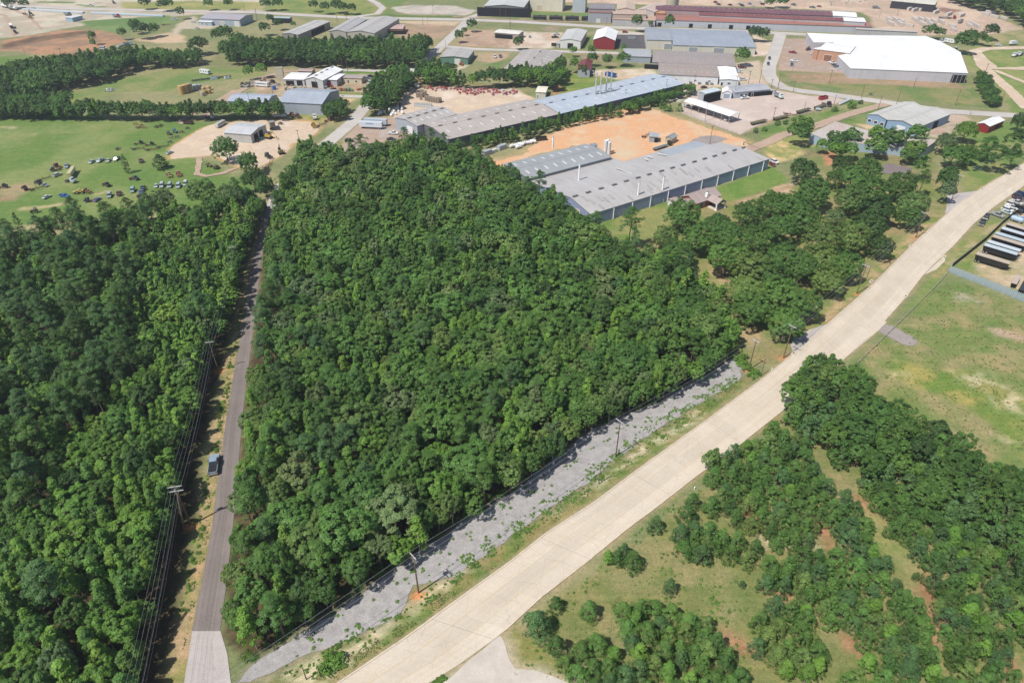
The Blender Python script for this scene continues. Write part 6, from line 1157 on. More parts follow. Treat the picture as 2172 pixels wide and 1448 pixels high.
def tank_h(L, r, zc, saddle=True, n=18):
    b = MB(); segs = [(-L / 2, .25), (-L / 2 + .12, .75), (-L / 2 + .45, 1), (L / 2 - .45, 1), (L / 2 - .12, .75), (L / 2, .25)]
    for (a, ra), (c, rc_) in zip(segs, segs[1:]): b.tube((a, 0, zc), (c, 0, zc), r * ra, r * rc_, n, False)
    b.tube((-L / 2 - .02, 0, zc), (-L / 2, 0, zc), r * .25, n=n); b.tube((L / 2, 0, zc), (L / 2 + .02, 0, zc), r * .25, n=n); b.tube((0, 0, zc + r * .9), (0, 0, zc + r + .35), .35, n=10); return b
PROTO['tank_car'] = [('tank', tank_h(12.5, 1.45, 2.7), M_CARP, 'c', []), ('frame', mbx(((0, 0, 1.15), (13.4, 2.2, .2)), ((0, 0, 4.25), (1.8, 2.2, .08)), ((0, 1.1, 3.4), (.1, .1, 1.7)), ((0, -1.1, 3.4), (.1, .1, 1.7))), M_BLACK, None, [])] + wheel_parts((-5.3, -3.9, 3.9, 5.3), .8, .45, .15)
PROTO['tank_trailer'] = [('tank', tank_h(10.5, 1.25, 2.2), M_CARP, 'c', []), ('frame', mbx(((0, 0, .85), (10.4, 1, .2)), ((3.6, .6, .5), (.15, .15, .9)), ((3.6, -.6, .5), (.15, .15, .9))), M_BLACK, None, [])] + wheel_parts((-4.2, -3.1), 1.1, .48)
PROTO['pressure_tank'] = [('tank', tank_h(3.4, .75, .95), M_CARP, 'c', []), ('cradle', mbx(((-1, 0, .2), (.3, 1.2, .4)), ((1, 0, .2), (.3, 1.2, .4))), M_STEEL, None, [])]
def tyre_big(x, y, r, w_): 
    b = MB(); b.tube((x, y - w_ / 2, r), (x, y + w_ / 2, r), r, n=14); k = MB(); k.tube((x, y - w_ / 2 - .03, r), (x, y + w_ / 2 + .03, r), r * .5, n=8); return ('wheel', b, M_TYRE, None, [('rim', k, M_DULL, (220, 200, 120), [])])
eng = MB(); eng.prof([(-.2, .7), (1.9, .8), (1.95, 1.35), (1.6, 1.55), (-.2, 1.6)], -.38, .38)
PROTO['tractor'] = [('engine_hood', eng, M_CARP, 'c', []), ('cab', mbx(((-.75, 0, 2.5), (1.4, 1.5, .12)), ((-1.35, .65, 1.9), (.1, .1, 1.2)), ((-1.35, -.65, 1.9), (.1, .1, 1.2)), ((-.1, .65, 1.9), (.1, .1, 1.2)), ((-.1, -.65, 1.9), (.1, .1, 1.2)), ((-.75, 0, 1.1), (1.3, 1.1, .6))), M_CARP, 'c', []), ('exhaust', (lambda b: b.tube((.9, .2, 1.5), (.9, .2, 2.5), .05))(MB()), M_BLACK, None, []), tyre_big(-.9, .85, .8, .42), tyre_big(-.9, -.85, .8, .42), tyre_big(1.35, .7, .48, .28), tyre_big(1.35, -.7, .48, .28)]
ex = MB(); ex.box((-.3, 0, 1.5), (3.0, 2.2, .9)); ex.box((-1.2, 0, 2.1), (1.2, 2.0, .5))
arm = MB(); arm.tube((1.0, -.2, 1.7), (3.0, -.2, 4.2), .28, .22); arm.tube((3.0, -.2, 4.2), (5.0, -.2, 2.0), .2, .15); arm.box((5.0, -.2, 1.4), (.9, 1.0, .9), None, .6)
PROTO['excavator'] = [('engine_house', ex, M_CARP, 'c', []), ('cab', mbx(((.6, .6, 2.4), (1.3, 1.0, 1.4))), M_GLASS, None, []), ('boom', arm, M_CARP, 'c', []), ('track', mbx(((0, 1.1, .45), (3.8, .55, .9))), M_BLACK, None, []), ('track', mbx(((0, -1.1, .45), (3.8, .55, .9))), M_BLACK, None, [])]
ld = MB(); ld.box((-1.0, 0, 1.5), (2.2, 1.5, 1.1)); ld.box((1.0, 0, 1.3), (1.6, 1.2, .8)); fr = MB(); fr.tube((.8, .5, 1.6), (2.8, .5, 1.0), .12); fr.tube((.8, -.5, 1.6), (2.8, -.5, 1.0), .12); fr.box((3.1, 0, .8), (.8, 2.3, .8), None, 1.2)
PROTO['loader'] = [('body', ld, M_CARP, 'c', []), ('cab', mbx(((0, 0, 2.5), (1.3, 1.3, .1)), ((-.5, .5, 2.0), (.1, .1, 1)), ((-.5, -.5, 2.0), (.1, .1, 1)), ((.5, .5, 2.0), (.1, .1, 1)), ((.5, -.5, 2.0), (.1, .1, 1))), M_CARP, 'c', []), ('bucket', fr, M_CARP, 'c', []), tyre_big(-1.3, .95, .7, .4), tyre_big(-1.3, -.95, .7, .4), tyre_big(1.3, .95, .7, .4), tyre_big(1.3, -.95, .7, .4)]
im = MB(); 
for i in range(5): im.box((-1.2 + i * .6, 0, .75), (.12, 2.4, .14)); im.tube((-1.2 + i * .6, -.9, .7), (-1.0 + i * .6, -.9, .05), .06); im.tube((-1.2 + i * .6, .9, .7), (-1.0 + i * .6, .9, .05), .06)
im.tube((1.2, .5, .75), (2.6, 0, .5), .07); im.tube((1.2, -.5, .75), (2.6, 0, .5), .07); im.box((0, 0, 1.1), (1.0, .9, .7))
PROTO['farm_implement'] = [('frame', im, M_CARP, 'c', [])] + wheel_parts((-.6,), 1.2, .4)
mw = MB(); mw.box((0, 0, .75), (2.8, 1.9, .22)); mw.box((-1.1, 0, .5), (.5, 1.9, .5)); mw.box((.2, 0, .95), (.8, .6, .4)); mw.tube((1.3, .6, .8), (3.1, 0, .55), .07); mw.tube((1.3, -.6, .8), (3.1, 0, .55), .07)
PROTO['rotary_cutter'] = [('deck', mw, M_CARP, 'c', []), ('hitch', mbx(((2.9, 0, .7), (.4, .6, .5))), M_CARP, (220, 210, 210), [])] + wheel_parts((-1.5,), .5, .3)
jb = MB(); jb.prof([(0, .7), (2.4, .7), (2.4, 1.5), (1.5, 1.6), (1.2, 2.35), (0, 2.4)], -1.0, 1.0)
PROTO['scrap_truck'] = [('cab', jb, M_DULL, 'c', []), ('windscreen', mbx(((1.42, 0, 2.0), (.1, 1.6, .5))), M_BLACK, None, []), ('chassis', mbx(((-1.6, .4, .6), (3.8, .15, .2)), ((-1.6, -.4, .6), (3.8, .15, .2)), ((-2.6, 0, .9), (.8, 1.2, .6)), ((-1.0, 0, .9), (.3, 1.6, .3))), M_RUSTST, None, [])] + wheel_parts((-2.3, 1.5), 1.0, .45)
ds = MB(); ds.prof([(-3, .2), (3, .2), (3.3, 2.0), (-3.1, 2.0)], -1.2, -1.12); ds.prof([(-3, .2), (3, .2), (3.3, 2.0), (-3.1, 2.0)], 1.12, 1.2); ds.box((0, 0, .22), (6, 2.3, .12)); ds.box((-3.05, 0, 1.1), (.1, 2.3, 1.8)); ds.box((3.15, 0, 1.1), (.12, 2.3, 1.8))
for i in range(7): ds.box((-2.6 + i * .87, 0, 1.1), (.08, 2.5, 1.7)) if False else ds.box((-2.6 + i * .87, 1.22, 1.1), (.1, .08, 1.7)); ds.box((-2.6 + i * .87, -1.22, 1.1), (.1, .08, 1.7))
PROTO['skip_bin'] = [('bin', ds, M_CARP, 'c', []), ('rail', mbx(((0, .6, .08), (6, .15, .16)), ((0, -.6, .08), (6, .15, .16))), M_BLACK, None, [])]
cn = MB(); cn.box((0, 0, 1.3), (6, 2.4, 2.5))
for i in range(20): cn.box((-2.85 + i * .3, 0, 1.3), (.1, 2.46, 2.3))
PROTO['container'] = [('box', cn, M_CARP, 'c', []), ('door', mbx(((3.03, .58, 1.3), (.05, 1.1, 2.3)), ((3.03, -.58, 1.3), (.05, 1.1, 2.3))), M_STEEL, None, [])]
def vtank(r, h, dome=.25):
    b = MB(); b.tube((0, 0, 0), (0, 0, h), r, n=20, cap=False); b.tube((0, 0, h), (0, 0, h + dome), r, r * .25, 20, True)
    for k in range(1, int(h / 1.2)): b.tube((0, 0, k * 1.2), (0, 0, k * 1.2 + .06), r * 1.012, n=20, cap=False)
    return b
PROTO['storage_tank'] = [('tank', vtank(1.9, 5.2), M_DULL, 'c', []), ('hatch', (lambda b: b.tube((.6, 0, 5.2), (.6, 0, 5.6), .3, n=10))(MB()), M_STEEL, None, [])]
PROTO['small_tank'] = [('tank', vtank(1.25, 2.3), M_DULL, 'c', []), ('hatch', (lambda b: b.tube((.3, 0, 2.3), (.3, 0, 2.65), .22, n=10))(MB()), M_STEEL, None, [])]
PROTO['silo'] = [('tank', vtank(.9, 7.0, .4), M_CARP, 'c', []), ('ladder', mbx(((.95, .2, 3.6), (.05, .05, 7.2)), ((.95, -.2, 3.6), (.05, .05, 7.2)), *(((.95, 0, .4 * i + .3), (.05, .4, .04)) for i in range(17))), M_STEEL, None, [])]
PROTO['drum'] = [('barrel', (lambda b: (b.tube((0, 0, 0), (0, 0, 1.1), .45, n=12), b.tube((0, 0, .35), (0, 0, .4), .47, n=12), b.tube((0, 0, .72), (0, 0, .77), .47, n=12), b)[-1])(MB()), M_PAINT, 'c', []), ('cap', (lambda b: b.tube((0, 0, 1.1), (0, 0, 1.2), .2, n=8))(MB()), M_BLACK, None, [])]
cr = MB()
for k in range(4):
    for i in range(3): cr.box((-.9 + i * .9, 0, .35 + k * .62), (.82, 2.3, .52)); cr.box((-.9 + i * .9, 0, .05 + k * .62), (.8, 2.2, .08))
PROTO['crate_stack'] = [('crate', cr, M_WOOD, None, []), ('strap', mbx(((0, .7, 1.3), (2.75, .05, 2.6)), ((0, -.7, 1.3), (2.75, .05, 2.6))), M_RUSTST, None, [])]
def bagm(seed):
    rnd = random.Random(seed); b = MB(); n = 10; rings = []
    for z, r in ((0, .5), (.15, .62), (.6, .66), (.95, .6), (1.1, .35), (1.2, .1)): rings.append([(math.cos(6.283 * i / n) * r * rnd.uniform(.9, 1.1), math.sin(6.283 * i / n) * r * rnd.uniform(.9, 1.1), z * 1.0) for i in range(n)])
    V = [p for r_ in rings for p in r_]; b.add(V, [(j * n + i, j * n + (i + 1) % n, (j + 1) * n + (i + 1) % n, (j + 1) * n + i) for j in range(5) for i in range(n)], True); return b
PROTO['bulk_bag'] = [('sack', bagm(3), M_CLOTH, None, []), ('loop', mbx(((.3, .3, 1.25), (.08, .3, .3)), ((-.3, -.3, 1.25), (.08, .3, .3))), M_CLOTH, None, [])]
sb_ = MB(); 
for k in range(3):
    for i in range(5): sb_.box((-4 + i * 2 + random.uniform(-.06, .06), random.uniform(-.06, .06), .45 + k * .78), (1.85, 1.9, .68)); sb_.box((-4 + i * 2, 0, .06 + k * .78), (1.7, 1.7, .1))
M_STONE = matte('pale_stone', (.50, .46, .42), .9, .16, 1.2)
PROTO['block_stack'] = [('block', sb_, M_STONE, None, []), ('pallet', mbx(((0, 0, .06), (9.6, 1.6, .1))), M_WOOD, None, [])]
lg = MB()
for i in range(9): lg.tube((-6, -1.0 + i * .25, 1.25 + (i % 3) * .12), (6, -1.0 + i * .25, 1.25 + (i % 3) * .12), .13, n=7)
PROTO['pipe_trailer'] = [('load', lg, M_DULL, 'c', []), ('frame', mbx(((0, .5, .95), (12.4, .2, .25)), ((0, -.5, .95), (12.4, .2, .25)), *(((x, 0, 1.05), (.15, 2.4, .15)) for x in (-5.5, -2.5, .5, 3.5, 5.8)), *(((x, s * 1.2, 1.5), (.12, .12, .9)) for x in (-5.5, 0, 5.5) for s in (-1, 1))), M_RUSTST, None, [])] + wheel_parts((-4.6, -3.5), 1.0, .45)
fr_ = mbx(((0, .45, .7), (8, .15, .2)), ((0, -.45, .7), (8, .15, .2)), *(((x, 0, .75), (.12, 1.6, .12)) for x in (-3.8, -2, 0, 2, 3.8)), *(((x, s * .8, 1.3), (.12, .12, 1.2)) for x in (-3.8, 0, 3.8) for s in (-1, 1)))
PROTO['trailer_frame'] = [('frame', fr_, M_RUSTST, None, [])] + wheel_parts((-2.6, -1.6), .95, .45)
pb_ = MB()
for k in range(3):
    for i in range(7 - k): pb_.tube((-4.5, -1.5 + i * .5 + k * .25, .25 + k * .42), (4.5, -1.5 + i * .5 + k * .25, .25 + k * .42), .24, n=8)
PROTO['pipe_bundle'] = [('pipe', pb_, M_PAINT, 'c', []), ('bearer', mbx(((-3, 0, .02), (.2, 3.6, .1)), ((3, 0, .02), (.2, 3.6, .1))), M_WOOD, None, [])]
PROTO['window_unit'] = [('housing', mbx(((0, 0, .9), (2.4, 2.2, 1.6)), ((0, 0, 1.75), (2.5, 2.3, .12))), M_DULL, (176, 160, 150), []), ('fan', (lambda b: (b.tube((-.55, 0, 1.8), (-.55, 0, 1.9), .4, n=12), b.tube((.55, 0, 1.8), (.55, 0, 1.9), .4, n=12))[-1])(MB()), M_BLACK, None, [])]
MESHC = {}
def _mk(parts, key, parent, col):
    for i, (nm, mb, mat, c, subs) in enumerate(parts):
        k = key + (i,)
        if k not in MESHC: o = mb.build(nm, mat, parent); MESHC[k] = o.data
        else: o = bpy.data.objects.new(nm, MESHC[k]); COL.objects.link(o); o.parent = parent
        cc = col if c == 'c' else (C3(c) if c else None)
        if cc: o.color = (*cc[:3], 1)
        _mk(subs, k, o, col)
CATS = {'sedan': 'car', 'suv': 'car', 'van': 'van', 'pickup': 'pickup truck', 'covered_pickup': 'pickup truck', 'lorry_cab': 'truck', 'lorry': 'truck', 'box_lorry': 'truck', 'flatbed_lorry': 'truck', 'box_trailer': 'trailer', 'hopper_trailer': 'trailer', 'bus': 'bus', 'camper': 'camper', 'tank_car': 'tank car', 'tank_trailer': 'tank trailer', 'pressure_tank': 'tank', 'tractor': 'tractor', 'excavator': 'excavator', 'loader': 'loader', 'farm_implement': 'farm implement', 'rotary_cutter': 'farm implement', 'scrap_truck': 'scrap truck', 'skip_bin': 'dumpster', 'container': 'container', 'storage_tank': 'storage tank', 'small_tank': 'storage tank', 'silo': 'silo', 'drum': 'drum', 'crate_stack': 'crate stack', 'bulk_bag': 'bulk bag', 'block_stack': 'block stack', 'pipe_trailer': 'trailer', 'trailer_frame': 'trailer', 'window_unit': 'air conditioner', 'pipe_bundle': 'pipe bundle'}
ONAME = {'sedan': 'parked_car', 'suv': 'parked_suv', 'van': 'parked_van', 'pickup': 'pickup_truck', 'covered_pickup': 'pickup_truck', 'skip_bin': 'dumpster', 'window_unit': 'air_conditioner', 'box_lorry': 'box_truck', 'lorry': 'dump_truck', 'lorry_cab': 'semi_tractor', 'flatbed_lorry': 'flatbed_truck'}
def V(kind, z, x, y, dx, dy, col, label, group=None, sc=1.0, h=0.0):
    p = Z(z, x, y, h); X, Y = px(z, x, y); q = P(X + dx * .2, Y + dy * .2, h); d = q - p
    e = empty(ONAME.get(kind, kind), (p.x, p.y, .0 if h == 0 else 0), math.atan2(d.y, d.x), label, CATS[kind], group); e.location.z = LAYZ; sc *= .9 if p.y > 230 else 1; e.scale = (sc,) * 3
    _mk(PROTO[kind], (kind,), e, C3(col)); return e
LAYZ = .1
WHT, BLK, SIL, MAR, LBL, RED, NAV, GRY = (244, 244, 244), (34, 36, 40), (176, 178, 176), (110, 30, 40), (176, 206, 222), (170, 40, 46), (40, 60, 110), (110, 114, 118)
V('covered_pickup', 'c5', 760, 325, 12, -100, (150, 170, 188), 'blue-grey pickup with a black bed cover parked beside the asphalt road', sc=1.08)
G = 'vehicles parked along the trailer lot fence'
for k, x, y, c, l in (('pickup', 645, 378, SIL, 'silver crew pickup nearest the black vehicles by the dark fence'), ('sedan', 745, 352, (214, 226, 226), 'pale mint sedan in the row by the dark fence'), ('suv', 750, 328, WHT, 'white SUV beside the pale mint sedan by the dark fence'), ('pickup', 800, 300, WHT, 'white pickup in the middle of the row by the dark fence'), ('suv', 790, 272, (222, 214, 200), 'beige SUV behind the middle white pickup by the dark fence'), ('pickup', 840, 250, (214, 214, 210), 'pale grey pickup toward the far end of the fence row'), ('sedan', 855, 215, (90, 40, 46), 'dark red car with pale roof at the fence row'), ('suv', 862, 190, (50, 52, 60), 'charcoal SUV near the far end of the fence row'), ('pickup', 918, 168, NAV, 'navy pickup at the far end of the fence row')):
    V(k, 'c3', x, y, 60, 22, c, l, G)
V('suv', 'c3', 533, 405, -30, 55, BLK, 'black SUV parked on the verge behind a black pickup'); V('pickup', 'c3', 492, 462, -30, 55, BLK, 'black pickup parked on the verge in front of a black SUV')
G = 'black hopper trailers in the trailer lot'
for x, y, c, l in ((612, 808, (206, 190, 172), 'black hopper trailer with tan tarp, nearest the blue sheet fence'), (690, 716, (206, 218, 226), 'black hopper trailer with pale blue tarp, second from the blue sheet fence'), (722, 682, (214, 224, 230), 'black hopper trailer with light blue tarp, third from the blue sheet fence'), (772, 628, (206, 190, 172), 'black hopper trailer with tan tarp, fourth from the blue sheet fence'), (800, 596, (196, 212, 222), 'black hopper trailer with grey-blue tarp, fifth from the blue sheet fence'), (860, 545, (210, 220, 228), 'black hopper trailer with blue tarp, sixth from the blue sheet fence'), (900, 490, (206, 194, 180), 'black hopper trailer with tan tarp, farthest from the blue sheet fence')):
    V('hopper_trailer', 'c3', x, y, 60, 18, c, l, G, .95, 2.9)
V('hopper_trailer', 'c3', 850, 1025, -30, 55, (206, 188, 176), 'short black trailer with a tan tarp standing alone on the lot', None, .62, 2.0)
V('hopper_trailer', 'c3', 925, 1090, -30, 55, (60, 62, 66), 'short all-black trailer at the right picture edge', None, .62, 2.0)
V('pressure_tank', 'c3', 843, 440, 30, 10, (176, 200, 220), 'pale blue tank on the trailer lot by the dark fence', None, 1.5); V('sedan', 'c3', 915, 420, 40, -20, (140, 180, 220), 'sky blue car inside the trailer lot fence'); V('pickup', 'c3', 885, 350, 40, -30, BLK, 'black pickup inside the trailer lot fence')
V('hopper_trailer', 'c3', 900, 335, 50, 20, (30, 30, 34), 'black trailer half hidden behind the dark fence', None, .7)
# white plant car park
for k, x, y, dx, dy, c, l in (('pickup', 268, 440, 30, 4, (150, 40, 46), 'red and white pickup on the plant car park'), ('pickup', 278, 510, 30, 4, WHT, 'white pickup in the middle of the plant car park'), ('suv', 260, 541, 0, 20, NAV, 'navy blue SUV low on the plant car park'), ('sedan', 436, 456, 30, 2, (226, 232, 236), 'pale sedan alone near the brick office'), ('suv', 398, 416, 30, -4, MAR, 'maroon SUV near the plant canopy'), ('sedan', 408, 401, 30, -4, BLK, 'black sedan behind the maroon SUV'), ('pickup', 592, 526, 30, 8, WHT, 'white pickup against the plant end wall'), ('sedan', 612, 542, 30, 8, (60, 70, 80), 'dark sedan against the plant end wall'), ('pickup', 632, 560, 30, 8, GRY, 'grey pickup against the plant end wall'), ('sedan', 655, 576, 30, 8, (226, 232, 230), 'pale sedan nearest the plant corner'), ('suv', 76, 491, 2, 20, BLK, 'black SUV driving on the main street, upper one'), ('suv', 66, 536, 2, 20, (50, 56, 80), 'dark blue SUV driving on the main street, lower one'), ('camper', 1555, 355, 30, 6, WHT, 'big white camper behind the white plant'), ('van', 1490, 348, 20, 10, WHT, 'white van behind the white plant'), ('van', 1608, 415, 10, 16, (230, 232, 234), 'white van beside the big dark tree at the plant'), ('box_lorry', 2090, 372, 40, -4, (236, 238, 240), 'white box truck by the loop road'), ('lorry', 2130, 462, -30, 10, WHT, 'white mixer truck right of the loop road'), ('lorry', 2090, 470, -30, 10, (236, 238, 240), 'pale mixer truck nearest the loop road'), ('flatbed_lorry', 1585, 158, 40, 2, (150, 36, 44), 'red semi with an empty silver flatbed in the stone yard'), ('lorry', 1650, 190, 30, -12, GRY, 'grey dump truck in the stone yard'), ('sedan', 1960, 378, 20, 4, WHT, 'small white car by the white box truck'), ('pickup', 430, 68, 20, 2, GRY, 'grey pickup behind the foundry roofs'), ('sedan', 486, 60, 20, 2, (150, 50, 54), 'red sedan at the edge of the stone yard'), ('lorry', 965, 72, 30, 0, (220, 216, 200), 'pale truck in the middle of the stone yard'), ('lorry', 1110, 62, 20, 0, (60, 70, 110), 'blue truck at the back of the stone yard')):
    V(k, 'a4', x, y, dx, dy, c, l)
# concrete truck lot
for k, x, y, dx, dy, c, l in (('skip_bin', 1500, 266, 60, -12, (160, 30, 44), 'bright red dumpster on the concrete truck lot'), ('pickup', 778, 262, -40, 4, WHT, 'white pickup alone in front of the depot office'), ('lorry', 1100, 256, 40, 18, (222, 232, 226), 'white dump truck with a grey body by the depot office'), ('pickup', 1045, 208, 40, 10, WHT, 'white pickup behind the dump truck'), ('pickup', 252, 342, 30, 10, (200, 204, 204), 'pale pickup under the long carport, leftmost'), ('trailer_frame', 340, 362, 30, 10, WHT, 'light trailer under the carport, second from left'), ('sedan', 478, 408, 30, 10, (160, 166, 170), 'grey car under the middle of the carport'), ('pickup', 630, 462, 40, -8, (230, 232, 232), 'white pickup under the right end of the carport'), ('pipe_trailer', 905, 490, 60, -14, (132, 128, 96), 'olive pipe trailer nearest the carport'), ('pipe_trailer', 1110, 448, 60, -14, (140, 136, 104), 'olive pipe trailer second from the carport'), ('trailer_frame', 1195, 412, 50, 8, BLK, 'dark empty trailer frame between pipe trailers'), ('pipe_trailer', 1318, 385, 50, -14, (120, 122, 92), 'olive pipe trailer third from the carport'), ('pipe_trailer', 1475, 345, 50, -16, (130, 128, 104), 'olive pipe trailer farthest from the carport'), ('lorry_cab', 1540, 328, 30, 12, (60, 40, 44), 'dark truck cab among the pipe trailers'), ('pressure_tank', 1455, 372, 30, 4, (176, 190, 200), 'grey tank beside the fence bushes')):
    V(k, 'c8', x, y, dx, dy, c, l)
for i in range(9): V('pressure_tank', 'c8', 1655 + i * 11, 318 - i * 5, 12, -20, (206, 214, 220), f'pale metal tank in the fenced rack, {["first", "second", "third", "fourth", "fifth", "sixth", "seventh", "eighth", "ninth"][i]} from the left', 'pale tanks racked by the fence', .9)
# white wall car row and streets
for k, x, y, dx, dy, c, l in (('sedan', 1488, 685, 10, 12, BLK, 'dark car in the row by the white wall, first from left'), ('sedan', 1560, 688, 10, 12, (70, 76, 80), 'dark grey car in the row by the white wall, second'), ('suv', 1622, 692, 10, 12, (60, 62, 66), 'charcoal SUV in the row by the white wall, third'), ('sedan', 1662, 693, 10, 12, (80, 84, 88), 'grey car in the row by the white wall, fourth'), ('pickup', 1786, 696, 40, 0, (40, 46, 60), 'dark pickup by the white hall'), ('sedan', 1600, 726, 30, -4, MAR, 'maroon car below the row by the white wall'), ('suv', 1925, 662, 30, 0, WHT, 'white SUV right of the white hall'), ('pickup', 1915, 563, 40, 0, (120, 30, 40), 'dark red pickup beside the street tree'), ('sedan', 1886, 582, 30, 4, WHT, 'white car below the dark red pickup, upper'), ('sedan', 1890, 600, 30, 4, (230, 232, 236), 'white car below the dark red pickup, lower'), ('sedan', 2006, 438, 30, 0, BLK, 'black car at the end of the blue-roofed warehouse'), ('sedan', 170, 310, 0, 14, (150, 156, 160), 'grey car alone on the scrap lot'), ('pickup', 388, 288, 40, -2, WHT, 'white pickup beside the white repair shed'), ('pickup', 376, 314, 40, -2, BLK, 'black pickup beside the white repair shed'), ('suv', 953, 272, 20, 0, RED, 'red SUV above the dark asphalt lot'), ('skip_bin', 1005, 325, 20, 0, (170, 176, 180), 'grey dumpster on the dark asphalt lot'), ('skip_bin', 1205, 398, 30, 0, (50, 60, 60), 'dark dumpster before the cream warehouse'), ('skip_bin', 378, 380, 30, 0, (60, 62, 64), 'dark dumpster left of the white repair shed'), ('box_trailer', 1070, 510, 40, -2, WHT, 'white trailer on the lawn by the grey sheds'), ('skip_bin', 834, 632, 40, 8, (40, 90, 160), 'blue dumpster beside the barn lawn'), ('pickup', 1435, 740, 30, -8, (200, 60, 60), 'red pickup behind the open shed'), ('van', 683, 612, 6, 14, WHT, 'white van against the maroon barn')):
    V(k, 'a3', x, y, dx, dy, c, l, None, .66 if k == 'box_trailer' else (1.25 if x == 834 else 1))
for i, (k, x, y, c, n_) in enumerate((('suv', 1072, 42, RED, 'red'), ('sedan', 1112, 68, BLK, 'black'), ('sedan', 1258, 73, (50, 54, 60), 'charcoal'), ('sedan', 1378, 64, SIL, 'silver'), ('suv', 1412, 82, (60, 66, 76), 'slate'), ('sedan', 1508, 60, (110, 140, 180), 'blue'), ('sedan', 1552, 86, WHT, 'white'), ('suv', 1672, 66, MAR, 'maroon'), ('sedan', 1640, 42, (230, 230, 230), 'pale'), ('pickup', 2070, 72, GRY, 'grey'))):
    V(k, 'c6', x, y, 20, 4, c, f'{n_} {"SUV" if k == "suv" else "car" if k != "pickup" else "pickup"} in the lot behind the foundry', 'cars behind the foundry')
for i, (x, nm) in enumerate(((252, 'first'), (384, 'second'), (517, 'third'), (650, 'fourth'))):
    V('tank_car', 'a3', x, 168 + i * 3, 130, 4, (34, 34, 38), f'black rail tank car, {nm} from the left', 'black tank cars on the siding')
V('storage_tank', 'c6', 505, 120, 1, 0, (210, 200, 176), 'tall cream silo rising over the foundry roofs', None, 2.9)
V('silo', 'c6', 570, 100, 1, 0, (170, 180, 190), 'grey pipe silo beside the tall cream silo', None, 1.8)
